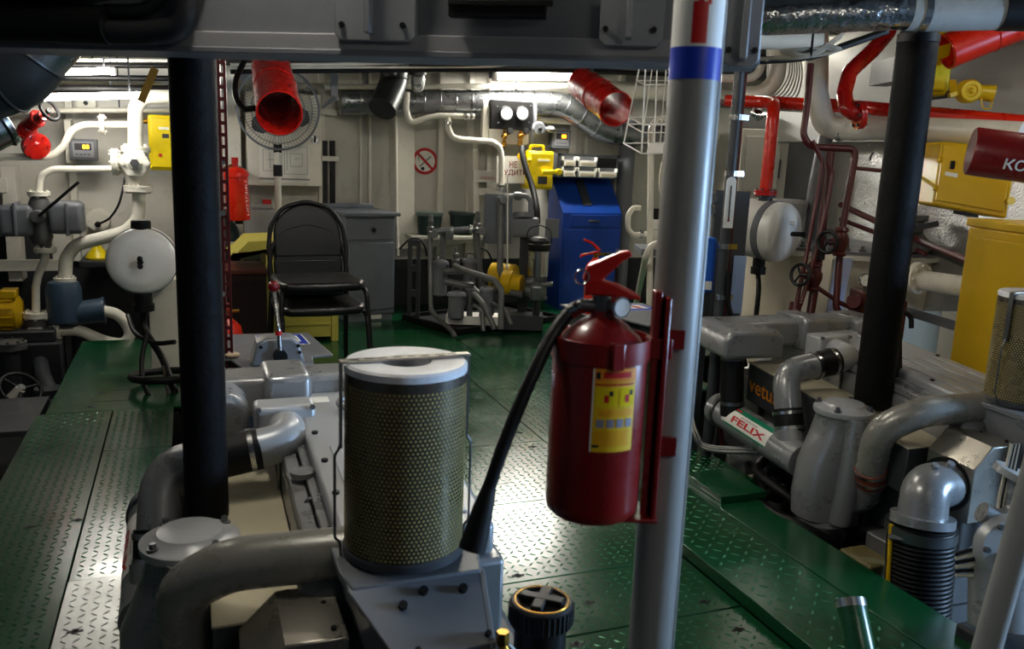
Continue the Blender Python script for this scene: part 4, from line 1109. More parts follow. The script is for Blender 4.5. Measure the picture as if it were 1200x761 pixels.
# white header tank on its column, port side
def header_tank(label, c, ax, L, r, cap_at, col=None, grp='white plastic header tanks'):
    ax = V(ax).normalized()
    t = thing('header_tank', label, 'tank', c - Z_ * r, group=grp)
    c = V(c)
    part(t, 'shell', MB().lathe([(.02, -L / 2 - .02), (r * .6, -L / 2 - .015), (r * .9, -L / 2 + .005), (r, -L / 2 + .03), (r, L / 2 - .03), (r * .9, L / 2 - .005), (r * .6, L / 2 + .015), (.02, L / 2 + .02)], c, ax, 44), PLASTW)
    part(t, 'retaining_band', MB().hollow(c - ax * .02 + ax * L * .2, c + ax * .02 + ax * L * .2, r + .005, r, 44), GREY)
    return t
tc_ = P(168, 305, D=5.05)
ta = V((-.05, -1, .05)).normalized()
t = header_tank('round white header tank with black cap above white column', tc_, ta, .26, .192, None)
part(t, 'filler_cap', MB().lathe([(.052, .185), (.055, .19), (.055, .23), (.048, .238)], tc_ + ta * .05, Z_, 26), BLACK)
part(t, 'sight_fitting', MB().cyl(tc_ + ta * .14, tc_ + ta * .19, .016, n=14).sph(tc_ + ta * .19 + Z_ * .022, .016, 12).sph(tc_ + ta * .19 - Z_ * .022, .016, 12), BLACK)
part(t, 'drain_socket', MB().cyl(tc_ - Z_ * .185 + ta * .1, tc_ - Z_ * .27 + ta * .1, .05, n=20).cyl(tc_ - Z_ * .25 + ta * .1, tc_ - Z_ * .29 + ta * .1, .06, n=20), BLACK)
b0 = tc_ - Z_ * .28 + ta * .1
part(t, 'drain_hose', MB().tube(curve([b0, b0 - Z_ * .12, P(190, 420, D=4.95), P(205, 460, D=4.85), P(215, 485, D=4.8)]), .02, 12), BLACK)
part(t, 'overflow_hose', MB().tube(curve([P(172, 392, D=4.9), P(166, 425, D=4.85), P(170, 455, D=4.8), P(185, 474, D=4.75), P(205, 480, D=4.75), P(225, 470, D=4.75)]), .014, 10), BLACK)
part(t, 'supply_hose', MB().tube(curve([P(205, 401, D=4.9), P(180, 402, D=4.95), P(158, 390, D=5.1), P(150, 370, D=5.3)]), .014, 10), BLACK)
f0 = P(195, 437, Z=0)
cw0, cw1 = P(176, 390, D=5.2), P(214, 390, D=5.2)
single('column', MB().box((cw0.x, tc_.y + .02, 0), (cw1.x, tc_.y + .2, tc_.z - .12)), WHITE, 'white box column standing on green plates under the round tank', 'column', bev=.006)
fc = P(183, 446, Z=.06)
t = thing('hose_ring', 'loop of thick black hose lying around the white column foot', 'hose', (fc.x + .05, fc.y + .1, .0))
part(t, 'loop', MB().torus((fc.x + .05, fc.y + .1, .06), (0, .1, 1), .185, .022, 36, 10), BLACK)
part(t, 'stay', MB().cyl((fc.x + .06, fc.y - .08, 0), (fc.x + .04, fc.y - .06, .16), .008, n=8), STEEL)
# dark round duct in the upper left corner
t = thing('round_duct', 'large dark round duct angling across the upper port corner', 'duct', P(0, 100, D=3.0))
dk = lambda x, y: P(x, y, D=3.0)
part(t, 'duct_section', MB().tube([dk(-90, 120), dk(-10, 95), dk(16, 86), dk(36, 62)], .128, 36, .12), DUCTD)
part(t, 'duct_section', MB().tube([dk(36, 62), dk(53, 41.6), dk(90, -3)], .124, 36), GALV)
part(t, 'seam_ring', MB().torus(dk(8, 88.5), dk(16, 86) - dk(-10, 95), .129, .006, 40, 8), DUCTD)
part(t, 'seam_ring', MB().torus(dk(36, 62), dk(53, 41.6) - dk(36, 62), .129, .006, 40, 8), DUCTD)
g0, g1 = P(6, 138, D=3.4), P(-56, 169, D=3.3)
single('filter_bowl', MB().lathe([(.06, 0), (.105, .01), (.11, .03), (.1, .04), (.1, .2)], g0, g1 - g0, 32), STEEL, 'shiny metal bowl below the dark round duct', 'bowl')
# yellow strap and ceiling pipes above the tube lights
single('hanging_strap', MB().bar(P(182, 80, Y=6.3), P(165, 119, Y=6.3), .05, .006, up=(0, 1, 0)), mat('mustard_strap', (150, 118, 30), .6), 'mustard yellow strap hanging beside the tube lights', 'strap')
for k, (yy, rr, lb) in enumerate(((70, .012, 'thin white conduit high along the port wall'), (76, .02, 'dark conduit under the deckhead over tube lights'), (91, .02, 'dark conduit just under the upper tube light'), (104, .03, 'black conduit above the lower tube light'))):
    pipe_thing('conduit', lb, 'conduit', [P(20, yy, Y=6.9), P(220, yy + 1, Y=6.9)], rr, WPIPE if k == 0 else BLACK, 0, wall=[P(130, yy + .5, Y=6.9)])
for px, py, yy, lb in ((60, 112, 6.37, 'thin steel hanger of the lower tube light on the dark duct side'), (152, 112, 6.37, 'thin steel hanger of the lower tube light next to yellow strap'), (80, 84, 6.62, 'thin steel hanger of the upper tube light on the dark duct side'), (122, 84, 6.62, 'thin steel hanger at the free end of upper tube light')):
    single('lamp_hanger', MB().bar(P(px, py, Y=yy) + Z_ * .02, V((P(px, py, Y=yy).x, yy, CEIL)), .02, .01), DKGREY, lb, 'hanger', group='lamp hangers')
# red slotted angle post behind the lever console
z0_, z1_ = P(266, 460, D=3.75).z, CEIL - .06
sp_ = P(264, 260, D=3.75)
t = thing('slotted_angle', 'dark red slotted angle upright beside the black post', 'upright', (sp_.x, sp_.y, z0_))
rr_ = V((RGT.x, RGT.y, 0)).normalized()
for s in (-1, 1): part(t, 'angle_edge', MB().obox(V((sp_.x, sp_.y, z0_)) + rr_ * (s * .013 - .006), rr_ * .012, -V((rr_.y, -rr_.x, 0)) * .004, Z_ * (z1_ - z0_)), MAROON)
part(t, 'angle_flange', MB().obox(V((sp_.x, sp_.y, z0_)) - rr_ * .019, rr_ * .004, V((-rr_.y, rr_.x, 0)) * .038, Z_ * (z1_ - z0_)), MAROON)
nz = int((z1_ - z0_) / .05)
for k in range(nz): part(t, 'slot_bridge', MB().obox(V((sp_.x, sp_.y, z0_ + k * .05)) - rr_ * .008, rr_ * .016, -V((rr_.y, -rr_.x, 0)) * .004, Z_ * .016), MAROON)
for py in (190, 250, 345, 435): part(t, 'bolt', MB().cyl(P(261, py, D=3.74), P(261, py, D=3.71), .013, n=8), STEEL)
part(t, 'foot', MB().cyl((sp_.x, sp_.y, -.5), (sp_.x, sp_.y, z0_ + .02), .02, n=8), MAROON)
# ------------------------------------------------------------------ back wall, centre
# long silver spiral duct
q = lambda x, y: P(x, y, Y=7.3)
t = thing('spiral_duct', 'long silver spiral duct along the back wall dipping behind stanchion', 'duct', q(580, 135))
dp = [q(398, 119), q(640, 121), q(664, 124), q(706, 152), q(740, 158), q(812, 158)]
part(t, 'duct', MB().tube(dp[:2] + [q(655, 122), q(668, 127), q(702, 150), q(715, 155)] + dp[4:], .105, 32, .1), GALV)
def seam(p, d, r=.107): part(t, 'seam_ring', MB().torus(p, d, r, .004, 32, 6), GALV)
for k in range(13): seam(q(402 + k * 18.5, 119 + k * .15), X_)
for (a, b) in (((646, 121.5), (660, 124)), ((661, 123.5), (672, 130)), ((680, 135), (690, 142)), ((697, 147), (707, 152)), ((722, 156), (735, 158)), ((760, 158), (775, 158))):
    seam(q(*a), q(*b) - q(*a))
part(t, 'hanger', MB().box(q(605, 108) - V((.01, .01, 0)), q(605, 90) + V((.01, .01, .2))), GREY)
part(t, 'hanger', MB().box(q(430, 108) - V((.01, .01, 0)), q(430, 90) + V((.01, .01, .25))), GREY)
# dark elbow duct with a gland lamp beside it
t = thing('duct_elbow', 'dark round duct elbow coming down in front of spiral duct', 'duct', P(455, 130, Y=6.9))
part(t, 'elbow', MB().tube([P(463, 60, Y=6.9), P(461, 98, Y=6.9), P(448, 128, Y=6.75)], .11, 30, .1), DUCTD)
part(t, 'seam_ring', MB().torus(P(462, 92, Y=6.9), Z_, .112, .005, 36, 6), DUCTD)
part(t, 'seam_ring', MB().torus(P(455, 114, Y=6.84), V((.2, .1, 1)), .112, .005, 36, 6), DUCTD)
c0 = P(490, 88, Y=6.95)
t = thing('bulkhead_lamp', 'clear jar bulkhead lamp beside the dark duct elbow', 'lamp', P(490, 108, Y=6.95))
part(t, 'lamp_cap', MB().cyl(c0, c0 + Z_ * .06, .07, n=20).cyl(c0 + Z_ * .06, V((c0.x, c0.y, CEIL)), .02, n=10), DKGREY)
part(t, 'jar', MB().lathe([(.055, 0), (.06, -.03), (.055, -.10), (.03, -.13), (.01, -.135)], c0, Z_, 22), GLASSM)
part(t, 'clip', MB().torus(c0 - V((.05, .05, .1)), X_, .02, .004), STEEL)
# white conduits on the wall
GC = 'white conduits on the back wall'
q2 = lambda x, y: P(x, y, Y=7.12)
pipe_thing('white_pipe', 'long straight white pipe above the spiral duct', 'pipe', [P(380, 102, Y=7.22), P(668, 100.5, Y=7.22)], .022, WPIPE, 0, group=GC)
pipe_thing('white_pipe', 'white pipe along the wall behind loudhailer tube and fan', 'pipe', [P(258, 99.5, Y=7.4), P(395, 102, Y=7.4)], .03, WPIPE, 0, group=GC)
pipe_thing('white_pipe', 'white pipe dropping beside dark elbow and running under duct', 'pipe', [q2(477, 108), q2(476, 128), q2(480, 145), q2(500, 138), q2(515, 135.5), q2(556, 136.5)], .024, WPIPE, .1, group=GC, clips=[(q2(545, 136.3), X_, .032), (q2(552, 136.4), X_, .028)])
pipe_thing('white_pipe', 'white pipe bending down past the handwritten sign', 'pipe', [q2(525, 137), q2(525, 150), q2(530, 161), q2(540, 163.5), q2(576, 166), q2(586, 172), q2(588, 186), q2(587.5, 224)], .026, WPIPE, .1, group=GC, clips=[(q2(525, 144), Z_, .034), (q2(587.5, 218), Z_, .042), (q2(587.5, 223), Z_, .048)])
pipe_thing('white_pipe', 'thin white conduit down the wall beside grey cabinet', 'pipe', [P(464, 137, Y=7.3), P(465, 250, Y=7.3), P(467, 300, Y=7.2)], .011, WPIPE, .05, group=GC)
pipe_thing('white_pipe', 'thick white pipe behind wire basket under the deckhead', 'pipe', [P(690, 103, Y=7.0), P(770, 108, Y=7.0), P(885, 116, Y=7.0), P(915, 112, Y=6.9)], .075, WPIPE, .12, group=GC)
# no smoking sign
c0 = P(498, 189, Y=7.585)
t = thing('no_smoking_sign', 'round red no smoking sign on the white bulkhead', 'sign', c0)
part(t, 'disc', MB().cyl(c0 + Y_ * .01, c0, .118, n=40), PAPER)
part(t, 'red_ring', MB().hollow(c0 - Y_ * .003, c0 + Y_ * .001, .118, .092, 40), REDINK)
part(t, 'red_bar', MB().bar(c0 + V((-.075, -.0035, .075)), c0 + V((.075, -.0035, -.075)), .022, .003, up=(0, 1, 0)), REDINK)
part(t, 'cigarette', MB().bar(c0 + V((-.05, -.002, -.05)), c0 + V((.055, -.002, .045)), .014, .002, up=(0, 1, 0)), INKG)
part(t, 'ember', MB().cyl(c0 + V((-.02, -.004, -.066)), c0 + V((-.02, -.001, -.066)), .016, n=14), INK)
part(t, 'smoke', MB().tube(curve([c0 + V((-.05, -.002, .0)), c0 + V((-.06, -.002, .03)), c0 + V((-.03, -.002, .05))]), .004, 6), INKG)
# gauge board
YG = 7.2
t = thing('gauge_board', 'white board with black panel of two round gauges and brass valves', 'gauge board', P(597, 172, Y=YG))
part(t, 'board', wbox(573, 117, 620, 169, YG, .03), WHITE, bev=.003)
part(t, 'side_upright', wbox(566, 116, 573, 162, YG - .005, .06), WHITE, bev=.003)
part(t, 'wall_bracket', MB().box((P(580, 130, Y=YG).x, YG + .03, P(580, 150, Y=YG).z), (P(612, 130, Y=YG).x, 7.53, P(580, 140, Y=YG).z)), DKGREY)
bp = part(t, 'black_panel', wbox(575.5, 118, 624.5, 152, YG - .05, .05), BLACK, bev=.006)
for (x, y) in ((583, 124.5), (622, 124), (584, 143.5), (620, 143.5)): part(bp, 'panel_screw', MB().cyl(P(x, y, Y=YG - .05), P(x, y, Y=YG - .056), .009, n=10), STEELD)
for (x, y, an) in ((593, 133, .8), (611.5, 133, -.5)):
    c0 = P(x, y, Y=YG - .05)
    g = part(t, 'gauge', MB().lathe([(.062, 0), (.066, .012), (.06, .022), (.055, .02)], c0, -Y_, 32), BLACK)
    part(g, 'dial', MB().cyl(c0 - Y_ * .012, c0 - Y_ * .0205, .052, n=32), WINK)
    part(g, 'needle', MB().bar(c0 - Y_ * .0212 - V((math.cos(an), 0, math.sin(an))) * .012, c0 - Y_ * .0212 + V((math.cos(an), 0, math.sin(an))) * .036, .005, .001, up=(0, 1, 0)), INK)
    part(g, 'scale', MB().add([c0 - Y_ * .0208 + V((math.cos(u) * r_, 0, math.sin(u) * r_)) for u in [math.radians(-30 + 12 * k) for k in range(21)] for r_ in (.043, .046)], [(2 * k, 2 * k + 1, 2 * k + 3, 2 * k + 2) for k in range(20)]), INK)
for x in (591, 610):
    c0 = P(x, 158, Y=YG - .03)
    vv = part(t, 'brass_valve', MB().cyl(c0 + Z_ * .06, c0 - Z_ * .06, .013, n=12).sph(c0 - Z_ * .015, .028, 12).cyl(c0 - Z_ * .015, c0 + V((.05, -.02, .02)), .012, n=10).cyl(c0 - Z_ * .1, c0 - Z_ * .05, .02, n=6), BRASS)
    part(vv, 'valve_knob', MB().cyl(c0 + V((.03, -.04, .03)), c0 + V((.035, -.065, .035)), .027, n=16), BLACK)
    part(vv, 'gauge_line', MB().tube([c0 - Z_ * .1, c0 - Z_ * .3], .008, 8), BRASS if x > 600 else BLACK)
# handwritten sign
YS = 7.16
t = thing('handwritten_sign', 'white card sign with red handwritten capitals below gauge board', 'sign', P(600, 215, Y=YS))
part(t, 'card', wbox(582, 183, 622, 215, YS, .006), PAPER)
part(t, 'lettering', text_mb('НЕ', P(597, 196.5, Y=YS - .002), X_, V((0, 0, 1)), .055, .012, wfit=wx(607, 193, YS) - wx(598, 193, YS)), REDTXT)
part(t, 'lettering', text_mb('БУДИТЬ', P(586, 206, Y=YS - .002), X_, Z_, .055, .012, wfit=wx(617, 202, YS) - wx(586, 202, YS)), REDTXT)
part(t, 'backing', wbox(590, 190, 615, 212, YS + .006, .1), DKGREY)
# yellow junction box with handle, and the grey pipe lamp above it
t, a, b, c, d, dr = yellow_box('bright yellow switch box with lever handle beside the handwritten sign', 618, 177, 649, 222, 7.1, .16, YELLOWB)
w_, h_ = b - a, d - c
part(dr, 'name_plate', MB().box((a + w_ * .35, 7.078, d - h_ * .26), (b - w_ * .2, 7.084, d - h_ * .21)), PAPER)
part(dr, 'window', MB().box((a + w_ * .38, 7.076, c + h_ * .14), (b - w_ * .28, 7.084, c + h_ * .34)), DKGREY)
part(dr, 'lever_handle', MB().bar((a + w_ * .5, 7.06, c + h_ * .45), (b + w_ * .12, 7.06, c + h_ * .47), .03, .035).cyl((b + w_ * .12, 7.04, c + h_ * .47), (b + w_ * .12, 7.1, c + h_ * .47), .03, n=12), YELLOWB, bev=.006)
part(t, 'carry_lug', MB().tube([(a + w_ * .15, 7.15, d - .01), (a + w_ * .15, 7.15, d + .045), (a + w_ * .65, 7.15, d + .045), (a + w_ * .65, 7.15, d - .01)], .014, 10, .02), YELLOWB)
for k in (.25, .75): part(t, 'hinge', MB().cyl((a - .015, 7.08, c + h_ * k), (a + .02, 7.08, c + h_ * k), .02, n=10), YELLOWB)
part(t, 'cable_gland', MB().cyl((a - .01, 7.16, d - .06), (a - .07, 7.12, d - .05), .028, n=14), YELLOW)
part(t, 'wall_mount', MB().box((a + .05, 7.26, c + .08), (b - .05, 7.53, d - .08)), DKGREY)
# thick black cable in front
single('power_cable', MB().tube(curve([P(612, 172, Y=7.03), P(612.5, 182, Y=6.98), P(617, 200, Y=6.9), P(624, 220, Y=6.8), P(629, 245, Y=6.65), P(630, 262, Y=6.6)]), .026, 12), BLACK, 'thick black cable hanging from yellow switch box to filter canister', 'cable')
c0 = P(630, 151, Y=7.15)
t = thing('pipe_union', 'grey pipe union with round sight glass beside the gauge board', 'fitting', P(626, 160, Y=7.15))
part(t, 'ring', MB().lathe([(.05, 0), (.062, .01), (.062, .03), (.05, .04)], c0, -Y_, 24), GREY)
part(t, 'glass', MB().cyl(c0 - Y_ * .03, c0 - Y_ * .036, .042, n=20), WINK)
part(t, 'knob', MB().sph(c0 - Y_ * .04 + V((.01, 0, 0)), .02, 10), BLACK)
part(t, 'pipe', MB().tube([P(626, 118, Y=7.2), P(626, 145, Y=7.2), P(624, 160, Y=7.2), P(622, 180, Y=7.2)], .024, 12, .04), GREY)
part(t, 'side_stub', MB().cyl(c0, c0 + X_ * .12, .02, n=12).cyl(c0 + X_ * .1, c0 + X_ * .15, .03, n=8), GREY)
pipe_thing('white_pipe', 'short white rail below duct behind the sight glass', 'pipe', [P(628, 140, Y=7.42), P(690, 144, Y=7.42)], .03, WPIPE, 0, group=GC)
# ---------------------------------------------------------------- blue cabinet with drawer organiser
fa, fb = P(656, 358, Z=0), P(725, 353, Z=0)
YC = 7.15
xa, xb = P(657, 300, Y=YC).x, P(726, 300, Y=YC).x
zf, zt_ = P(690, 250, Y=YC).z, P(690, 208, Y=7.5).z
t = thing('tool_cabinet', 'tall blue steel cabinet with sloping top below grey drawer unit', 'cabinet', ((xa + xb) / 2, YC, 0))
part(t, 'carcass', MB().prism([(xa, YC, 0.0), (xa, YC, zf), (xa, YC + .3, zt_), (xa, 7.5, zt_), (xa, 7.5, 0)], (xb - xa, 0, 0)), BLUE, bev=.006)
W_ = xb - xa
dw = part(t, 'drawer', MB().box((xa + W_ * .13, YC - .012, zf - .125), (xb - W_ * .05, YC + .002, zf - .015)), BLUE, bev=.004)
part(dw, 'pull', MB().box((xa + W_ * .42, YC - .03, zf - .08), (xa + W_ * .6, YC - .012, zf - .06)), STEELD, bev=.004)
dr = part(t, 'door', MB().box((xa + W_ * .04, YC - .012, .06), (xb - W_ * .04, YC + .002, zf - .15)), BLUE, bev=.004)
for z in (.2, zf - .3): part(dr, 'hinge', MB().cyl((xa + W_ * .04, YC - .014, z), (xa + W_ * .04, YC - .014, z + .07), .009, n=8), BLUE)
part(dr, 'padlock', MB().box((xb - .055, YC - .035, .50), (xb - .02, YC - .015, .545)).torus((xb - .037, YC - .025, .55), Y_, .014, .004), STEELD)
nrm_ = V((0, -(zt_ - zf), .3)).normalized()
lat = part(t, 'top_lock', MB().obox(V((xa + W_ * .38, YC + .06, zf + .06 * (zt_ - zf) / .3)) + nrm_ * .002, (W_ * .14, 0, 0), V((0, .22, .22 * (zt_ - zf) / .3)), nrm_ * .008), STEELD)
# organiser resting on the flat top behind the slope
YO = 7.2
oa, ob, oc, od = wrect(654, 181, 725, 206, YO)
oc = max(oc, zt_)
t = thing('drawer_organiser', 'grey small parts organiser with white drawers on blue cabinet', 'drawer unit', ((oa + ob) / 2, YO, zt_))
W_ = ob - oa
part(t, 'case', MB().box((oa, YO + .01, zt_ + .001), (ob, 7.5, od)), GREY, bev=.004)
part(t, 'front_frame', MB().box((oa, YO, zt_ + .001), (oa + W_ * .05, YO + .02, od)).box((ob - W_ * .03, YO, zt_ + .001), (ob, YO + .02, od)).box((oa, YO, od - .02), (ob, YO + .02, od)), DKGREY)
HO = od - zt_
for (u0, u1, v0, v1) in ((.05, .28, .05, .44), (.05, .28, .49, .88), (.30, .62, .05, .44), (.30, .62, .49, .88), (.64, .97, .05, .44)):
    x0, x1 = oa + W_ * u0, oa + W_ * u1
    z0, z1 = zt_ + HO * v0, zt_ + HO * v1
    d_ = part(t, 'drawer', MB().box((x0, YO - .03, z0), (x1, YO + .02, z0 + (z1 - z0) * .62)).box((x0, YO - .03, z0), (x0 + .015, YO + .02, z1)).box((x1 - .015, YO - .03, z0), (x1, YO + .02, z1)), PAPER, bev=.002)
    part(d_, 'drawer_label', MB().box((x0 + .03, YO - .032, z0 + .012), (x1 - .03, YO - .029, z0 + (z1 - z0) * .4)), mat('aged_label', (196, 186, 156), .7))
part(t, 'open_bay', MB().box((oa + W_ * .64, YO + .003, zt_ + HO * .45), (oa + W_ * .96, YO + .011, zt_ + HO * .86)), BLACK)
# ---------------------------------------------------------------- grey cabinet with drawer
YK = 6.86
ka, kb = P(404, 330, Y=YK).x, P(464, 330, Y=YK).x
kz = P(435, 249, Y=YK).z
t = thing('bedside_cabinet', 'blue-grey painted wooden cabinet with one drawer and door', 'cabinet', ((ka + kb) / 2, YK, 0))
KW = kb - ka
part(t, 'carcass', MB().box((ka, YK, 0.06), (kb, YK + .5, kz - .03)), BLUEGREY, bev=.004)
part(t, 'plinth', MB().box((ka + .02, YK + .02, 0), (kb - .01, YK + .48, .065)), BLUEGREY)
part(t, 'worktop', MB().box((ka - .03, YK - .05, kz - .03), (kb + .03, YK + .55, kz)), BLUEGREY, bev=.006)
t.rotation_euler.z = math.radians(11)
part(t, 'back_ledge', MB().box((ka - .03, YK + .52, kz), (kb + .03, YK + .56, kz + .035)), BLUEGREY, bev=.006)
dz = kz - .22
dw = part(t, 'drawer', MB().box((ka + .01, YK - .02, dz), (kb - .02, YK + .001, kz - .055)), BLUEGREY, bev=.005)
part(dw, 'knob', MB().lathe([(.008, 0), (.008, .015), (.018, .02), (.018, .032), (.01, .036)], (ka + KW * .52, YK - .02, dz + .085), -Y_, 16), BLACK)
dr = part(t, 'door', MB().box((ka + .015, YK - .02, .10), (kb - .015, YK + .001, dz - .025)), BLUEGREY, bev=.005)
part(t, 'notice', MB().box((ka + KW * .45, YK + .017, .015), (ka + KW * .75, YK + .021, .05)), PAPER)
# ---------------------------------------------------------------- chairs (two, stacked)
def make_chair(loc, rz, label):
    t = thing('chair', label, 'chair', loc, rz, group='stacked black chairs')
    w_, d_ = .235, .215
    part(t, 'seat', MB().prism([(-.21, .21, .43), (-.225, -.12, .43), (-.19, -.205, .43), (0, -.23, .43), (.19, -.205, .43), (.225, -.12, .43), (.21, .21, .43)], (0, 0, .05)), VINYL, bev=.02, seg=3)
    for s in (-1, 1):
        part(t, 'leg', MB().tube([(s * .20, .2, .45), (s * .215, -.2, .43), (s * .235, -.245, .0)], .0125, 12, .06), BLACK)
        part(t, 'leg', MB().tube([(s * .2, .2, .45), (s * .215, .27, 0)], .0125, 12), BLACK)
    fr = part(t, 'back_frame', MB().tube([(-.2, .2, .42), (-.21, .235, .62), (-.195, .26, .74), (-.13, .275, .845), (0, .28, .88), (.13, .275, .845), (.195, .26, .74), (.21, .235, .62), (.2, .2, .42)], .0125, 12, .12), BLACK)
    pd = []
    for k in range(13):
        u = math.pi * k / 12
        pd.append((math.cos(u) * .18, 0, .70 + math.sin(u) * .165))
    pts = [(x, .225 + (z - .6) * .17, z) for x, y, z in [(-.185, 0, .565)] + [(p[0], 0, p[2]) for p in reversed(pd)] + [(.185, 0, .565)]]
    part(t, 'backrest', MB().prism(pts, (0, .035, -.004)), VINYL, bev=.012, seg=3)
    part(t, 'lower_pad', MB().prism([(-.185, .205, .46), (-.185, .218, .553), (.185, .218, .553), (.185, .205, .46)], (0, .03, 0)), VINYL, bev=.01)
    return t
cr = math.radians(4)
cp_ = P(372, 318, D=5.0)
for k, lb in enumerate(('black vinyl chair with round backrest, lower of two stacked', 'black vinyl chair with round backrest, stacked on top of another')):
    c_ = make_chair((cp_.x, cp_.y + .02 * k, .135 * k), cr, lb)
    c_.scale = (1.12, 1.08, 1.06)
# ---------------------------------------------------------------- yellow bin, brown chest, jug
YY = 6.2
ya, yb, yc, yd = wrect(312, 298, 396, 398, YY)
t = thing('storage_bin', 'pale yellow metal bin with overhanging lid behind the chairs', 'bin', ((ya + yb) / 2, YY, 0))
part(t, 'body', MB().box((ya, YY, .03), (yb, YY + .45, yd)), YELLOWP, bev=.006)
la, lb, lc, ld_ = wrect(270, 283, 404, 303, YY - .1)
part(t, 'lid', MB().prism([(la + .02, YY - .06, lc + .03), (la - .0, YY - .06, lc), (la + .0, YY - .06, lc - .01), (la + .12, YY - .06, ld_ - .005), (lb - .1, YY - .06, ld_ + .02), (lb, YY - .06, lc + .045), (lb - .02, YY - .06, lc + .0), (lb - .1, YY - .06, lc + .06), (la + .14, YY - .06, lc + .04)], (0, .56, .0)), YELLOWP, bev=.004)
part(t, 'corner_post', MB().box((yb - .05, YY - .02, 0), (yb, YY + .03, yd)), YELLOWP, bev=.004)
part(t, 'corner_post', MB().box((ya, YY - .02, 0), (ya + .05, YY + .03, yd)), YELLOWP, bev=.004)
for z in (.12, .28): part(t, 'batten', MB().box((ya + .06, YY - .012, z), (yb - .06, YY, z + .02)), YELLOWP, bev=.003)
YZ = 6.15
za, zb_, zc, zd = wrect(252, 322, 313, 392, YZ)
t = thing('chest', 'dark brown wooden chest with worn red-brown top', 'chest', ((za + zb_) / 2, YZ, 0))
part(t, 'body', MB().box((za, YZ, .0), (zb_, YZ + .45, zd)), BROWND, bev=.006)
part(t, 'top', MB().box((za - .02, YZ - .02, zd), (zb_ + .02, YZ + .47, zd + .035)), BROWN, bev=.006)
part(t, 'front_panel', MB().box((za + .05, YZ - .01, .08), (zb_ - .05, YZ, zd - .06)), BROWND, bev=.004)
c0 = P(308, 285, Y=7.2)
t = thing('jerry_can', 'white plastic canister with red cap under the whiteboard', 'canister', c0)
ja, jb, jc, jd = wrect(288, 240, 325, 284, 7.15)
part(t, 'body', MB().box((ja, 7.15, jc), (jb, 7.4, jd - .04)).box((ja + .05, 7.18, jd - .04), (jb - .03, 7.36, jd)), mat('milky_plastic', (168, 170, 168), .4), bev=.02, seg=3)
part(t, 'cap', MB().cyl(P(313, 240, Y=7.25), P(313, 234, Y=7.25), .035, n=16), REDINK)
single('low_shelf', MB().box((ja - .12, 7.1, jc - .03), (jb + .3, 7.58, jc - .002)).box((ja - .12, 7.08, jc - .08), (jb + .3, 7.11, jc)), WHITE, 'white shelf under the canister and whiteboard', 'shelf', bev=.004)
# dark green gas bottle behind the slotted upright
c0 = P(264, 270, Y=7.3)
t = thing('gas_bottle', 'dark green gas bottle standing behind the slotted upright', 'gas bottle', (c0.x, 7.3, 0))
part(t, 'bottle', MB().lathe([(.1, 0), (.11, .02), (.11, c0.z - .03), (.09, c0.z + .04), (.04, c0.z + .1), (.03, c0.z + .12)], (c0.x, 7.3, 0), Z_, 24), GREENB)
part(t, 'bottle_cap', MB().cyl((c0.x, 7.3, c0.z + .12), (c0.x, 7.3, c0.z + .17), .035, n=12), DKGREY)
# whiteboard / panel with drawing
YW = 7.3
t = thing('notice_panel', 'white wall panel with taped circuit drawing behind the fan', 'panel', P(332, 220, Y=YW))
part(t, 'panel_box', wbox(289, 109, 376, 218, YW, .28), WHITE, bev=.006)
sheet = part(t, 'drawing_sheet', wbox(304, 170, 363, 214, YW - .002, .002), PAPER)
for (x0, y0, x1, y1) in ((308, 175, 330, 175.5), (308, 200, 330, 200.5), (308, 175, 308.5, 200), (330, 175, 330.5, 200), (333, 172, 360, 172.5), (333, 204, 360, 204.5), (333, 172, 333.5, 204), (360, 172, 360.5, 204), (340, 180, 354, 180.5), (340, 195, 354, 195.5), (340, 180, 340.5, 195), (354, 180, 354.5, 195), (312, 187, 326, 187.5), (316, 178, 316.5, 197), (322, 182, 322.5, 200), (345, 186, 351, 186.5), (336, 176, 336.5, 200), (304, 209, 363, 211)):
    part(sheet, 'drawn_line', wbox(x0, y0, x1, y1, YW - .004, .0015), INKG)
lk = part(t, 'lock', MB().cyl(P(369, 164, Y=YW), P(369, 164, Y=YW - .02), .035, n=20), STEEL)
part(lk, 'key', MB().box(P(368, 167, Y=YW - .03), P(370, 160, Y=YW - .02)), BLACK)
# standing fan
fc_ = P(326, 128, D=6.66)
fa_ = V((-.12, -1, -.08)).normalized()
t = thing('standing_fan', 'grey pedestal fan with wire cage behind the red open tube', 'fan', (fc_.x, fc_.y + .1, 0))
RF = .31
rim = part(t, 'cage_rim', MB().torus(fc_, fa_, RF, .009, 48, 8), GREY)
fx, fy = perp(fa_)
for k in range(72):
    u = 2 * math.pi * k / 72
    d_ = fx * math.cos(u) + fy * math.sin(u)
    part(rim, 'cage_wire', MB().tube([fc_ + d_ * .05 + fa_ * .085, fc_ + d_ * .2 + fa_ * .07, fc_ + d_ * RF], .0016, 4), STEELD)
for rr_, hh in ((.05, .085), (.12, .08), (.2, .07), (.26, .035)): part(t, 'cage_ring', MB().torus(fc_ + fa_ * hh, fa_, rr_, .003, 40, 6), STEELD)
for k in range(3):
    u = 2 * math.pi * k / 3 + 1.75
    d_, g_ = fx * math.cos(u) + fy * math.sin(u), -fx * math.sin(u) + fy * math.cos(u)
    pp = [fc_ + d_ * (.03 + .22 * (i / 12)) + g_ * .1 * w2 for i, w2 in [(0, .1), (3, .55), (7, .85), (10, .7), (12, .15), (12, -.15), (10, -.6), (7, -.7), (3, -.4), (0, -.1)]]
    part(t, 'blade', MB().prism(pp, fa_ * .008), DKGREY)
part(t, 'hub', MB().cyl(fc_ - fa_ * .02, fc_ + fa_ * .03, .04, n=20), DKGREY)
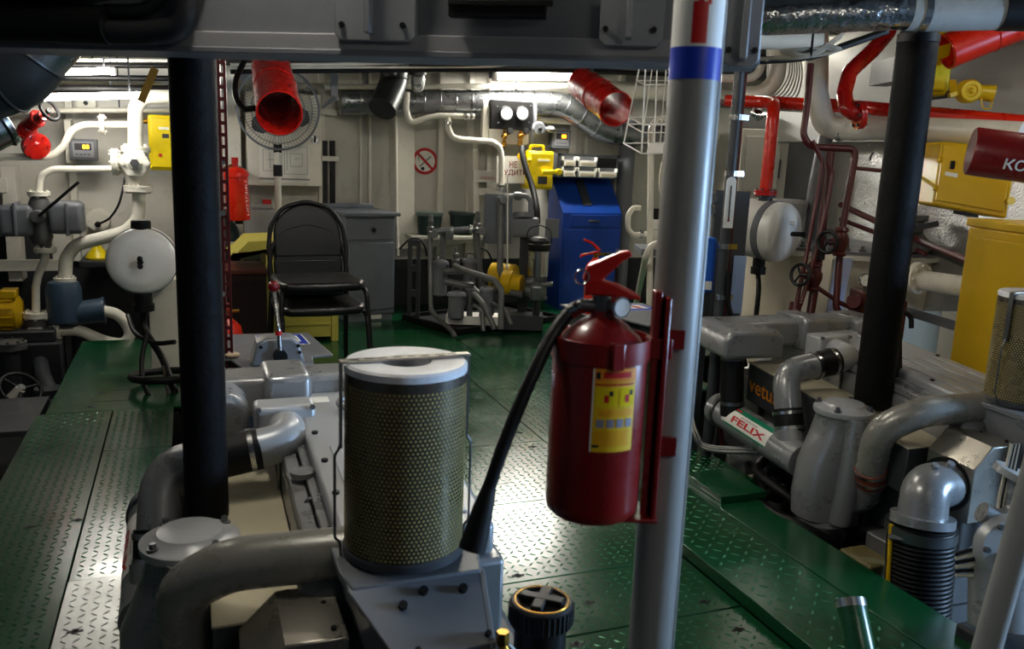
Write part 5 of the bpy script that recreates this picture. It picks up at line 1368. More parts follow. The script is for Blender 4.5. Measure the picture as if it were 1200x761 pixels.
part(t, 'motor', MB().lathe([(.085, 0), (.09, .05), (.06, .14), (.03, .16)], fc_ - fa_ * .04, -fa_, 24), GREY)
st0 = V((fc_.x, fc_.y + .1, 0))
part(t, 'pole', MB().cyl(st0, st0 + Z_ * (fc_.z - .35), .026, n=14).cyl(st0 + Z_ * (fc_.z - .4), st0 + Z_ * (fc_.z - .1), .018, n=14), WPIPE)
part(t, 'tilt_joint', MB().cyl(st0 + Z_ * (fc_.z - .30) - X_ * .03, st0 + Z_ * (fc_.z - .30) + X_ * .03, .035, n=14), BLACK)
part(t, 'height_collar', MB().cyl(st0 + Z_ * (fc_.z - .52), st0 + Z_ * (fc_.z - .43), .036, n=14), BLACK)
part(t, 'base', MB().cyl(st0, st0 + Z_ * .03, .12, n=32), WPIPE)
# red wall extinguisher
c0 = P(280, 258, Y=6.95)
z1 = P(278, 208, Y=6.95).z
t = thing('fire_extinguisher', 'red powder extinguisher with white vertical lettering hanging behind slotted upright', 'fire extinguisher', c0)
R2 = .088
Hc = z1 - c0.z
part(t, 'cylinder', MB().lathe([(R2 * .9, 0), (R2, .012), (R2, Hc), (R2 * 1.12, Hc + .005), (R2 * 1.12, Hc + .035), (R2 * .8, Hc + .065), (R2 * .3, Hc + .08)], c0, V((-.05, 0, 1)), 30), REDB)
tp = c0 + V((-.05, 0, 1)) * (Hc + .08)
part(t, 'valve', MB().cyl(tp, tp + Z_ * .035, .025, n=14).cbox(tp + Z_ * .05, (.05, .05, .04)), RED)
part(t, 'outlet', MB().cyl(tp + Z_ * .02, tp + V((-.08, -.02, -.01)), .01, n=8), BRASS)
part(t, 'lettering', MB().add([], []) if False else text_mb('ПРЕД.ОП', c0 + V((R2 * .45, -R2 * .93, Hc * .93)), V((.05, 0, -1)), X_, .02, wfit=.26), WINK)
part(t, 'side_label', MB().box(c0 + V((-R2 * .98, -.05, Hc * .4)), c0 + V((-R2 * .93, -.02, Hc * .85))), YELINK)
part(t, 'bottom_nut', MB().cyl(c0 - Z_ * .03, c0, .03, n=12), BLACK)
part(t, 'wall_hook', MB().box((c0.x - .03, 6.95, z1 + .05), (c0.x + .03, YB, z1 + .08)), DKGREY)
single('white_column', MB().box((P(258, 150, Y=7.35).x, 7.35, 0), (P(282, 150, Y=7.35).x, 7.6, CEIL)), WHITE, 'white boxed frame behind the powder extinguisher', 'column', bev=.006)
# ---------------------------------------------------------------- buckets on the knee ledge
la, lb, lc, ld_ = wrect(480, 276, 575, 282, 7.2)
single('bucket_ledge', MB().box((la, 7.12, ld_ - .03), (lb, 7.58, ld_)), WHITE, 'white steel ledge carrying two dark green buckets', 'ledge', bev=.004)
def bucket(label, px, lab, tilt=0):
    c0 = V((P(px, 270, Y=7.3).x, 7.3, ld_ + .001))
    t = thing('bucket', label, 'bucket', c0, group='dark green buckets')
    h_ = P(px, 248, Y=7.3).z - ld_
    r_ = .115
    part(t, 'body', MB().lathe([(r_ * .8, 0), (r_ * .84, .005), (r_ * .98, h_ - .03)], c0, Z_, 28), GREENB)
    part(t, 'lid', MB().lathe([(r_ * 1.06, 0), (r_ * 1.08, .015), (r_ * 1.02, .03), (r_ * .3, .034)], c0 + Z_ * (h_ - .035), V((tilt, 0, 1)), 28), GREENB if tilt else mat('grey_green_plastic', (88, 104, 98), .45))
    if lab:
        mb = MB()
        for k in range(8):
            u0, u1 = -2.3 + k * .22, -2.3 + (k + 1) * .22
            f = lambda u, z: c0 + V((math.cos(u) * r_ * (.86 + z * .5), math.sin(u) * r_ * (.86 + z * .5), z + .01))
            mb.add([f(u0, .06), f(u1, .06), f(u1, .11), f(u0, .11)], [(0, 1, 2, 3)])
        part(t, 'label', mb, mat('orange_red_label', (214, 62, 24), .5))
    return t
bucket('dark green bucket with pale grey-green lid behind pipework', 503, False)
bucket('dark green bucket with red and orange label behind pipework', 541, True, .06)
# ---------------------------------------------------------------- lever consoles beyond each engine
def console(off, label_c, label_l, ident):
    o = V(off)
    t = thing('gearbox_cover', label_c, 'cover', o + V((.32, 3.9, 0)), group='grey gearbox covers')
    top = [V((-.02, 4.50, .43)), V((.57, 4.46, .43)), V((.62, 3.95, .43)), V((.52, 3.93, .43)), V((.51, 3.80, .43)), V((.21, 3.74, .43)), V((.16, 3.95, .43)), V((-.02, 4.0, .43))]
    part(t, 'top_plate', MB().prism([o + p for p in top], (0, 0, .012)), GREY, bev=.003)
    part(t, 'support', MB().box(o + V((.0, 4.0, -.5)), o + V((.5, 4.42, .43))), DKGREY)
    part(t, 'support', MB().box(o + V((.24, 3.79, .2)), o + V((.48, 4.0, .43))), DKGREY)
    for k in range(5): part(t, 'plate_bolt', MB().cyl(o + V((.06 + .03 * (k % 2), 4.05 + .09 * k, .442)), o + V((.06 + .03 * (k % 2), 4.05 + .09 * k, .447)), .008, n=8), DKGREY)
    s0, su, sv = o + V((.32, 4.2, .4424)), V((.22, -.005, 0)), V((-.015, .22, 0))
    sg = part(t, 'safety_sticker', MB().obox(s0, su, sv, (0, 0, .0008)), BLUEINK, label='blue and white sticker with red pictogram')
    part(sg, 'sticker_border', MB().obox(s0 - su * .03 - sv * .03 - Z_ * .0002, su * 1.06, sv * 1.06, (0, 0, .0006)), PAPER)
    part(sg, 'sticker_field', MB().obox(s0 + su * .12 + sv * .26 + Z_ * .0006, su * .76, sv * .6, (0, 0, .0008)), PAPER)
    part(sg, 'sticker_picture', MB().prism([s0 + su * a_ + sv * b_ + Z_ * .0012 for a_, b_ in ((.52, .3), (.7, .3), (.7, .55), (.64, .66), (.64, .74), (.58, .74), (.57, .64), (.48, .58), (.48, .5), (.52, .52))], (0, 0, .0008)), REDINK)
    if ident:
        t2 = thing('throttle_lever', label_l, 'lever', o + V((.345, 3.83, .442)))
        hb = [V((.235, 3.78, 0)), V((.265, 3.78, .105)), V((.305, 3.78, .125)), V((.415, 3.78, .125)), V((.445, 3.78, .1)), V((.475, 3.78, 0))]
        part(t2, 'housing', MB().prism([o + p + Z_ * .4425 for p in hb], (0, .12, 0)), mat('brushed_grey', (142, 144, 148), .35, metal=.4), bev=.012, seg=3)
        part(t2, 'pivot', MB().cyl(o + V((.36, 3.785, .49)), o + V((.36, 3.74, .49)), .03, n=20), BLACK)
        l0, l1, l2 = o + V((.36, 3.75, .49)), o + V((.355, 3.76, .62)), o + V((.345, 3.85, .77))
        part(t2, 'lever', MB().tube([l0, l1, l2], .010, 12, .08), STEEL)
        part(t2, 'lever_collar', MB().cyl(l1 - Z_ * .035, l1 - Z_ * .015, .014, n=12), REDINK)
        part(t2, 'knob', MB().sph(l2 + Z_ * .015, .026, 16), mat('dark_red_knob', (110, 14, 16), .2))
        for (x, z) in ((.28, .53), (.44, .53), (.445, .5)): part(t2, 'screw', MB().cyl(o + V((x, 3.781, z)), o + V((x, 3.774, z)), .008, n=8), BLACK)
    return t
console((0, 0, 0), 'grey metal gearbox cover carrying the throttle lever with red knob', 'throttle lever with dark red knob on grey housing', True)
console(ES + V((-.12, .05, 0)), 'grey metal gearbox cover behind the stanchion beside small red extinguisher', '', False)
# soap bar on the port cover
c0 = V((.17, 3.97, .442))
single('soap_bar', MB().sph(c0 + V((0, 0, .014)), .034, 14, (1, .7, .4)), mat('pinkish_soap', (214, 190, 160), .4), 'pale oval soap bar beside the throttle lever', 'soap')
# small red extinguishers
def small_ext(label, c0, k=1.0, hose=True):
    t = thing('fire_extinguisher', label, 'fire extinguisher', c0)
    c0 = V(c0)
    r_ = .062 * k
    part(t, 'cylinder', MB().lathe([(r_ * .9, 0), (r_, .01), (r_, .27 * k), (r_ * .85, .31 * k), (r_ * .4, .335 * k), (r_ * .3, .35 * k)], c0, Z_, 28), REDB)
    tp = c0 + Z_ * .35 * k
    part(t, 'valve', MB().cyl(tp, tp + Z_ * .03, .016, n=12).cyl(tp + Z_ * .018, tp + V((.07, 0, .022)), .009, n=10), BRASS)
    part(t, 'handle', MB().prism([tp + V((-.11, -.012, .0)), tp + V((-.10, -.012, .022)), tp + V((.0, -.012, .04)), tp + V((.03, -.012, .035)), tp + V((.02, -.012, .025)), tp + V((-.06, -.012, .018))], (0, .024, 0)), RED, bev=.003)
    part(t, 'lever', MB().prism([tp + V((-.09, -.011, .105)), tp + V((-.085, -.011, .118)), tp + V((-.03, -.011, .098)), tp + V((.03, -.011, .05)), tp + V((.01, -.011, .04)), tp + V((-.03, -.011, .08))], (0, .022, 0)), RED, bev=.003)
    if hose: part(t, 'hose', MB().tube(curve([tp + V((.06, 0, .022)), tp + V((.12, -.0, .01)), tp + V((.15, 0, -.08)), tp + V((.15, 0, -.18))]), .012, 10), BLACK)
    part(t, 'label', MB().obox(c0 + V((-.01, -r_ - .002, .03)), V((.04, .004, 0)), V((0, .004, 0)), V((0, 0, .06))), PAPER)
    return t
sc0 = P(697, 395, D=5.2)
ct = ES + V((-.12, .05, 0))
small_ext('small bright red extinguisher in front of the blue cabinet', V((P(696, 340, Y=4.72).x, 4.72, .443)))
small_ext('small red extinguisher behind slotted upright on gearbox cover', V((P(264, 350, Y=4.72).x, 4.72, .0005)), 1.42, False)
# ------------------------------------------------------------------ fuel pump skid in front of the back wall
q = lambda x, y, d=6.75: P(x, y, D=d)
hr = V((RGT.x, RGT.y, 0)).normalized()
hf = V((FWD.x, FWD.y, 0)).normalized()
def fbox(x0, y0, x1, y1, d, dep, mb=None):
    """upright box facing the camera's heading, front face at depth d"""
    c = q((x0 + x1) / 2, (y0 + y1) / 2, d)
    w_, h_ = (x1 - x0) * d / 1000, (y1 - y0) * d / 1000
    return (mb or MB()).obox(c - hr * w_ / 2 - Z_ * h_ / 2, hr * w_, hf * dep, Z_ * h_)
t = thing('skid_tray', 'black steel drip tray frame under the pump set', 'tray', V((q(585, 390, 6.7).x, q(585, 390, 6.7).y, 0)))
o0, o1 = P(534, 393, Z=0), P(657, 376, Z=0)
u_ = (o1 - o0)
v2 = V((-u_.y, u_.x, 0)).normalized() * .72
part(t, 'tray_floor', MB().obox(o0 + Z_ * .004, u_, v2, Z_ * .01), WDARK)
for (a, d_) in ((o0, u_), (o0 + v2, u_)): part(t, 'tray_edge', MB().bar(a + Z_ * .025, a + d_ + Z_ * .025, .03, .045), BLACK, bev=.003)
for a in (o0, o1): part(t, 'tray_edge', MB().bar(a + Z_ * .025, a + v2 + Z_ * .025, .03, .045), BLACK, bev=.003)
t = thing('filter_tray', 'shallow white tray under four grey fuel filters', 'tray', q(558, 380, 6.75))
cw = q(558, 372, 6.9)
part(t, 'pan', MB().obox(V((cw.x, cw.y, .05)) - hr * .23 - hf * .1, hr * .45, hf * .5, Z_ * .012), PAPER, bev=.004)
part(t, 'rim', MB().obox(V((cw.x, cw.y, .05)) - hr * .23 - hf * .11, hr * .45, hf * .012, Z_ * .07), PAPER, bev=.004)
part(t, 'rim', MB().obox(V((cw.x, cw.y, .05)) - hr * .24 - hf * .1, hr * .012, hf * .5, Z_ * .07), PAPER, bev=.004)
part(t, 'rim', MB().obox(V((cw.x, cw.y, .05)) + hr * .21 - hf * .1, hr * .012, hf * .5, Z_ * .07), PAPER, bev=.004)
part(t, 'tray_stand', MB().obox(V((cw.x, cw.y, .015)) - hr * .2 - hf * .08, hr * .4, hf * .44, Z_ * .035), WDARK)
GF = 'grey fuel filters on the pump skid'
def fuel_filter(label, px, ytop, ybot, rpx, d):
    c0, c1 = q(px, ybot, d), q(px, ytop, d)
    r_ = rpx * d / 1000 * 1.15
    h_ = c1.z - c0.z
    o = V((c1.x, c1.y, c0.z))
    t = thing('fuel_filter', label, 'filter', o, group=GF)
    part(t, 'body', MB().lathe([(r_ * .7, 0), (r_ * .95, .012), (r_, .03), (r_, h_ - .02)], o, Z_, 22), GREY)
    part(t, 'lid', MB().lathe([(r_ * 1.22, 0), (r_ * 1.25, .01), (r_ * 1.1, .026), (r_ * .4, .04)], o + Z_ * (h_ - .02), Z_, 24), GREY)
    part(t, 'lid_clamp', MB().tube([o + Z_ * (h_ + .01) - hr * .035, o + Z_ * (h_ + .055) - hr * .03, o + Z_ * (h_ + .055) + hr * .03, o + Z_ * (h_ + .01) + hr * .035], .006, 8, .015), STEELD)
    part(t, 'side_screw', MB().cyl(o + Z_ * (h_ - .02) + hr * r_ * 1.1 - hf * .02, o + Z_ * (h_ - .09) + hr * r_ * 1.1 - hf * .02, .012, n=8), STEELD)
    return t
fuel_filter('grey fuel filter standing behind at the wall end of the set', 516, 307, 348, 7.2, 7.02)
fuel_filter('grey fuel filter behind the crossing steel pipe', 551, 305, 345, 7.0, 7.05)
fuel_filter('wide grey fuel filter at the front corner of white tray', 535, 344, 375, 8.2, 6.72)
fuel_filter('narrow grey fuel filter beside bent pipes on white tray', 572, 338, 372, 7.0, 6.78)
t = thing('changeover_valve', 'grey changeover valve block between the fuel filters', 'valve', q(543, 345, 6.9))
part(t, 'stem', MB().lathe([(.03, 0), (.035, .05), (.022, .06), (.03, .1), (.014, .11), (.014, .15)], q(534, 312, 6.9), Z_, 14), CASTG)
part(t, 'stem', MB().lathe([(.032, 0), (.04, .04), (.025, .05), (.035, .09), (.02, .1)], q(551, 345, 6.8), Z_, 14), CASTG)
part(t, 'cross_pipe', MB().tube([q(523, 330, 6.95), q(551, 336, 6.85), q(567, 350, 6.8)], .03, 12, .04).tube([q(520, 318, 6.95), q(545, 318, 6.95)], .026, 12), CASTG)
part(t, 'column', MB().cyl(q(551, 345, 6.8), V((q(551, 345, 6.8).x, q(551, 345, 6.8).y, .06)), .025, n=12), CASTG)
GP = 'steel pipes of the pump skid'
def sp(label, pts, r=.022, d=6.7, fil=.06, mt=None): return pipe_thing('steel_pipe', label, 'pipe', [q(*p, d) if len(p) == 2 else q(*p) for p in pts], r, mt or CASTG, fil, group=GP)
sp('grey pipe crossing the filters then bending down to the deck', [(533, 312, 6.85), (545, 317.5, 6.72), (579, 328, 6.6), (587.5, 340, 6.55), (587, 386, 6.55)], .024)
sp('grey pipe sloping from the filter valve to the deck', [(555, 344, 6.7), (567, 357, 6.6), (580, 386, 6.58)], .022)
sp('short grey pipe bending down in front of white tray', [(556, 358, 6.66), (565, 363, 6.6), (566.5, 388.5, 6.58)], .018)
sp('grey pipe arching out past the tray edge', [(577, 356, 6.72), (592, 363, 6.62), (599, 381, 6.6)], .018)
sp('long dark pipe dropping at the side of filters and along the tray', [(504, 268, 7.0), (505, 365, 6.85), (531, 390, 6.6), (533, 396, 6.58)], .02, mt=CASTG)
sp('tall grey pipe from the black fitting down to the silver pump', [(586, 232, 6.9), (586, 316, 6.85), (594, 342, 6.75), (613, 346, 6.7)], .026, fil=.12)
sp('thin white rod hanging beside tall grey pipe', [(595, 205, 6.8), (594.5, 328, 6.8)], .006, mt=WPIPE)
t = pipe_thing('steel_pipe', 'horizontal grey pipe with unions above the fuel filters', 'pipe', [q(503, 272, 7.0), q(563, 268, 7.0)], .026, STEELD, 0, group=GP, clips=[(q(530, 270.2, 7.0), hr, .036), (q(552, 268.8, 7.0), hr, .036), (q(505, 272, 7.0), hr, .04), (q(560, 268.2, 7.0), hr, .042)])
for (x, y0, y1) in ((504.5, 252, 272), (559.5, 246, 268)):
    part(t, 'relief_valve', MB().lathe([(.03, 0), (.03, .04), (.018, .05), (.026, .09), (.02, .1), (.02, .14)], q(x, y1, 7.0), Z_, 12), CASTG)
for (x, y) in ((509, 275), (565, 271)): part(t, 'pipe_end', MB().cyl(q(x, y, 7.0), q(x, y, 6.9), .032, n=14).cyl(q(x, y, 6.9), q(x, y, 6.89), .02, n=12), CASTG)
part(t, 'support_post', fbox(515, 274, 521.5, 330, 7.08, .04), CASTG)
part(t, 'support_post', MB().tube([q(558, 270, 7.03), q(559, 290, 7.06), q(566, 350, 7.08), V((q(566, 350, 7.08).x, q(566, 350, 7.08).y, .06))], .03, 12), CASTG)
part(t, 'clamp_block', fbox(522, 270, 531, 281, 6.98, .06), CASTG, bev=.004)
# black fitting, grey motor above and elbow
t = thing('pressure_switch', 'grey pressure switch with pipe elbow behind the white sign', 'switch', q(612, 280, 6.95))
part(t, 'fitting', fbox(582, 231, 592, 252, 6.9, .08), DKGREY, bev=.012)
part(t, 'fitting_port', MB().cyl(q(588.5, 235, 6.9), q(590, 234, 6.78), .03, n=14).cyl(q(590, 234, 6.78), q(590, 234, 6.775), .018, n=12), CASTG)
part(t, 'elbow', MB().tube([q(592, 230.5, 6.85), q(617, 229.5, 6.85), q(622, 236, 6.85), q(622, 254, 6.85)], .022, 12, .05), GREY)
part(t, 'union', MB().cyl(q(603, 230, 6.85), q(611, 230, 6.85), .034, n=8), CASTG)
part(t, 'body', fbox(598, 255, 632, 279, 6.85, .15), GREY, bev=.03, seg=3)
part(t, 'cover', MB().cyl(q(613, 250, 6.9), q(613, 256, 6.9), .09, n=24), GREY)
part(t, 'body_plate', fbox(639, 257, 655, 279, 6.95, .02), GREY)
part(t, 'backplate', fbox(567, 228, 600, 286, 7.1, .02), BLUEGREY)
part(t, 'stand', MB().obox(V((q(615, 285, 6.95).x, q(615, 285, 6.95).y, .0)) - hr * .04, hr * .08, hf * .05, Z_ * (q(615, 276, 6.95).z)), WDARK)
# steel canister
t = thing('filter_canister', 'shiny steel canister with black lid and hoop above the silver pump', 'canister', q(630, 330, 6.8))
cb, c1, c2 = q(630, 332, 6.78), q(630, 323, 6.78), q(630, 293, 6.78)
part(t, 'shell', MB().cyl(c1, V((c1.x, c1.y, c2.z)), .082, n=30), STEEL)
part(t, 'base', MB().cyl(cb - Z_ * .05, c1, .075, n=24), DKGREY)
o = V((c1.x, c1.y, c2.z))
part(t, 'lid', MB().lathe([(.088, 0), (.092, .01), (.092, .05), (.085, .055), (.09, .06), (.09, .08), (.07, .1), (.03, .115)], o, Z_, 30), BLACK)
part(t, 'band', MB().torus(o + Z_ * .055, Z_, .092, .004, 32, 6), STEEL)
part(t, 'hoop', MB().tube([o - hr * .1 + Z_ * .06, o - hr * .09 + Z_ * .17, o + Z_ * .2, o + hr * .09 + Z_ * .17, o + hr * .1 + Z_ * .06], .005, 8, .06), BLACK)
part(t, 'stalk', MB().cyl(V((o.x, o.y, .02)), cb, .03, n=12), DKGREY)
# pump and yellow motor
t = thing('gear_pump', 'silver gear pump driven through yellow coupling guard', 'pump', q(612, 364, 6.75))
part(t, 'body', MB().lathe([(.04, 0), (.075, .02), (.08, .09), (.06, .13), (.04, .16)], q(616, 341, 6.72), hr * .9 - hf * .35, 18), STEELD)
part(t, 'front_cover', fbox(621, 334, 637, 355, 6.55, .1), STEELD, bev=.025, seg=3)
part(t, 'top_port', MB().sph(q(621, 331, 6.7), .045, 14), STEELD)
part(t, 'side_port', MB().cyl(q(634, 334, 6.7), q(648, 333, 6.7), .02, n=10).cyl(q(634, 350, 6.65), q(641, 349, 6.65), .022, n=10), CASTG)
part(t, 'coupling_guard', MB().lathe([(.07, 0), (.07, .07), (.10, .075), (.10, .15), (.09, .16)], q(612, 333, 6.75), -hr + hf * .35, 28), YELLOW)
part(t, 'motor', MB().lathe([(.1, 0), (.105, .02), (.105, .2), (.07, .22)], q(604, 325, 6.9), -hr + hf * .35, 24), YELLOW)
part(t, 'bedplate', MB().obox(V((q(590, 360, 6.78).x, q(590, 360, 6.78).y, .02)), hr * .32, hf * .2, Z_ * .12), DKGREY, bev=.006)
# slotted black stand and small box at the side of the skid
t = thing('bracket_stand', 'black slotted bracket standing beside the grey cabinet', 'stand', V((q(484, 365, 7.1).x, q(484, 365, 7.1).y, 0)))
zz0 = q(484, 280, 7.1).z
o = V((q(484, 365, 7.1).x, q(484, 365, 7.1).y, 0))
for s in (-1, 1): part(t, 'upright', MB().obox(o + hr * (s * .035 - .015), hr * .03, hf * .05, Z_ * zz0), WDARK)
for k in range(4): part(t, 'bridge', MB().obox(o - hr * .03 + Z_ * (zz0 * (.0 + .31 * k)), hr * .06, hf * .05, Z_ * .05), WDARK)
part(t, 'foot', MB().obox(o - hr * .07, hr * .14, hf * .2, Z_ * .012), WDARK)
single('cable_loop', MB().tube(curve([q(468, 292, 7.1), q(480, 281, 7.05), q(492, 281, 7.05), q(498, 290, 7.05), q(500, 300, 7.1)]), .008, 8), BLACK, 'thin black cable looped over the slotted bracket', 'cable')
single('cable_loop', MB().tube(curve([q(560, 288, 7.2), q(572, 296, 7.15), q(578, 312, 7.1), q(579, 330, 7.05), q(577, 350, 7.0)]), .008, 8), BLACK, 'thin black cable drooping behind fuel filters', 'cable')
# ------------------------------------------------------------------ starboard side
q = lambda x, y, d: P(x, y, D=d)
# sloping hull lining, foil below and white above
def lining(corn, mt, nm, th=.04):
    return part(wall_right, nm, MB().prism([q(*c) for c in corn], FWD * th), mt)
lining([(960, 160, 5.9), (1320, 160, 3.75), (1320, 365, 3.6), (960, 365, 5.8)], INSUL, 'insulation_panel')
lining([(900, 25, 6.15), (1320, 25, 3.9), (1320, 166, 3.78), (900, 166, 6.05)], mat('hull_lining_paint', (150, 149, 144), .5, var=.12, dirt=.3, scale=3), 'hull_plating')
lining([(1105, 45, 4.9), (1192, 45, 4.45), (1190, 92, 4.43), (1105, 92, 4.88)], mat('perforated_lining', (150, 152, 154), .45, metal=.5, var=.15, bump=.6, bscale=120), 'perforated_panel')
part(wall_right, 'painted_number', text_mb('24', q(1187, 104.5, 4.42), hr, Z_, .035), REDTXT, label='dark red painted number')
mk = part(wall_right, 'painted_mark', MB().hollow(q(1029, 186, 5.35), q(1029, 186, 5.34), .05, .042, 28), DKGREY)
part(wall_right, 'painted_mark', text_mb('4Т', q(1025, 189, 5.33), hr, Z_, .04), DKGREY)
for k in range(2): lining([(1082 + 4 * k, 195, 5.0), (1086 + 4 * k, 195, 5.0), (1076 + 4 * k, 300, 5.0), (1072 + 4 * k, 300, 5.0)], FOIL, 'foil_tape', .02)
# partition casing and white locker behind the header tank
pa = q(905, 300, 6.15)
t = thing('partition', 'grey steel casing behind the white locker and red pipe', 'partition', (pa.x, pa.y, 0))
part(t, 'panel', MB().obox(V((q(845, 300, 6.3).x, q(845, 300, 6.3).y, 0)), hr * .72, hf * .05, Z_ * 1.75), mat('casing_grey', (104, 104, 102), .5, var=.12, dirt=.2))
part(t, 'edge_angle', MB().obox(V((q(845, 300, 6.3).x, q(845, 300, 6.3).y, 0)) + hr * .69 - hf * .02, hr * .03, hf * .02, Z_ * 1.75), GREY)
t = thing('locker', 'cream steel locker with small keyed door behind header tank', 'locker', q(885, 250, 6.0))
la = q(860, 275, 6.1)
LW, LHt = .33, q(885, 152, 6.1).z - la.z
part(t, 'case', MB().obox(la, hr * LW, hf * .12, Z_ * LHt), mat('locker_grey', (172, 170, 158), .45, var=.06, dirt=.2), bev=.006)
dr = part(t, 'door', MB().obox(la + hr * .03 - hf * .014 + Z_ * .04, hr * (LW - .09), hf * .014, Z_ * (LHt - .09)), mat('locker_grey', (172, 170, 158)), bev=.004)
part(dr, 'hinge', MB().obox(la + hr * (LW - .062) - hf * .018 + Z_ * LHt * .55, hr * .012, hf * .006, Z_ * .13), DKGREY)
part(dr, 'lock', MB().cyl(la + hr * .07 - hf * .014 + Z_ * LHt * .4, la + hr * .07 - hf * .03 + Z_ * LHt * .4, .02, n=14), STEEL)
# starboard header tank with red pipe
tc2 = q(893, 269, 4.75)
ta2 = (hr * .62 - hf * .78 - Z_ * .05).normalized()
t = header_tank('white header tank on its side below the bright red pipe', tc2, ta2, .32, .162, None)
part(t, 'neck', MB().cyl(tc2 + Z_ * .145, tc2 + Z_ * .19, .04, n=18), DKGREY)
part(t, 'sensor', MB().cyl(tc2 + ta2 * .16 + V((0, 0, .0)), tc2 + ta2 * .17 + hr * .09, .013, n=10), BLACK)
part(t, 'nipple', MB().cyl(tc2 + ta2 * .16 + Z_ * .06, tc2 + ta2 * .21 + Z_ * .06, .012, n=10), PLASTW)
part(t, 'drain_socket', MB().cyl(tc2 - Z_ * .148, tc2 - Z_ * .24, .034, n=18).cyl(tc2 - Z_ * .21, tc2 - Z_ * .25, .042, n=18), BLACK)
part(t, 'drain_hose', MB().tube(curve([tc2 - Z_ * .24, q(889, 340, 4.72), q(886, 372, 4.72), q(884, 400, 4.72)]), .014, 10), BLACK)
part(t, 'support_arm', MB().bar(tc2 - ta2 * .12, tc2 - ta2 * .12 - hr * .16 + hf * .05, .03, .06), BLACK)
rt = tc2 + Z_ * .19
pipe_thing('red_pipe', 'bright red pipe dropping to the starboard header tank', 'pipe', [q(850, 118, 5.0), q(907, 120, 4.9), V((rt.x, rt.y, q(907, 128, 4.8).z)), rt], .034, REDB, .12, [(rt + Z_ * .012, Z_, .062)], fm=RED)
# slender dark pole with thermometer and boxes
sp0 = q(855, 220, 3.9)
t = thing('cable_pole', 'slender dark pole wrapped with cables behind the stanchion', 'pole', (sp0.x, sp0.y, -.5))
part(t, 'pole', MB().cyl((sp0.x, sp0.y, -.5), (sp0.x, sp0.y, CEIL - .07), .024, n=16), DKGREY)
part(t, 'cable', MB().tube([(sp0.x + .034, sp0.y + .01, CEIL - .1), (sp0.x + .034, sp0.y + .01, .3), (sp0.x + .1, sp0.y, .0)], .012, 8), MAROON)
part(t, 'cable', MB().tube(curve([V((sp0.x + .02, sp0.y - .03, .9)), V((sp0.x + .025, sp0.y - .035, .75)), V((sp0.x + .09, sp0.y - .04, .6)), V((sp0.x + .15, sp0.y - .04, .45))]), .012, 8), BLACK)
for y in (138, 203, 290, 352):
    z = q(850, y, 3.9).z
    part(t, 'pipe_clip', MB().cyl((sp0.x, sp0.y, z - .012), (sp0.x, sp0.y, z + .012), .03, n=14).cbox((sp0.x + .03, sp0.y - .02, z), (.04, .02, .024)), STEEL)
c = V((sp0.x, sp0.y, 0)) - hf * .03
z0, z1 = q(850, 268, 3.87).z, q(850, 207, 3.87).z
t = thing('thermometer', 'white strip thermometer on the slender dark pole', 'thermometer', V((c.x, c.y, z0)))
pl_ = [V((c.x, c.y, z0)) - hr * .022, V((c.x, c.y, z0)) + hr * .022] + [V((c.x, c.y, z1 - .022)) + hr * .022 * math.cos(u) + Z_ * .022 * math.sin(u) for u in [math.pi * k / 8 for k in range(9)]]
part(t, 'scale_plate', MB().prism(pl_, hf * .006), PAPER)
part(t, 'glass_tube', MB().cyl(V((c.x, c.y, z0 + .04)) - hf * .002, V((c.x, c.y, z1 - .04)) - hf * .002, .003, n=8), INK)
part(t, 'bulb', MB().sph(V((c.x, c.y, z0 + .035)) - hf * .003, .006, 8), REDTXT)
def fb(x0, y0, x1, y1, d, dep): return fbox(x0, y0, x1, y1, d, dep)
t = thing('first_aid_box', 'bright blue upright box between stanchion and slender pole', 'box', q(830, 345, 4.0))
part(t, 'case', fb(800, 279, 838, 343, 4.02, .12), BLUEB, bev=.006)
part(t, 'label', fb(826, 330, 834, 340, 4.01, .004), PAPER)
part(t, 'side_strip', fb(835, 283, 838, 340, 4.005, .01), BLUE)
part(t, 'stand', MB().obox(V((q(820, 345, 4.05).x, q(820, 345, 4.05).y, -.5)) - hr * .03, hr * .08, hf * .05, Z_ * (q(820, 343, 4.05).z + .5)), WDARK)
t = thing('switch_panel', 'dark switch panel behind the thermometer pole', 'panel', q(855, 300, 4.3))
part(t, 'panel', fb(832, 225, 872, 395, 4.35, .05), DKGREY, bev=.004)
part(t, 'pale_strip', fb(858, 300, 872, 368, 4.33, .01), mat('pale_blue_panel', (150, 172, 210), .4))
part(t, 'switch', MB().cyl(q(835, 233, 4.34), q(835, 233, 4.28), .025, n=14).cyl(q(834, 247, 4.34), q(834, 247, 4.28), .02, n=14), STEELD)
part(t, 'stand', MB().obox(V((q(850, 395, 4.37).x, q(850, 395, 4.37).y, -.5)), hr * .06, hf * .04, Z_ * (q(850, 392, 4.37).z + .5)), WDARK)
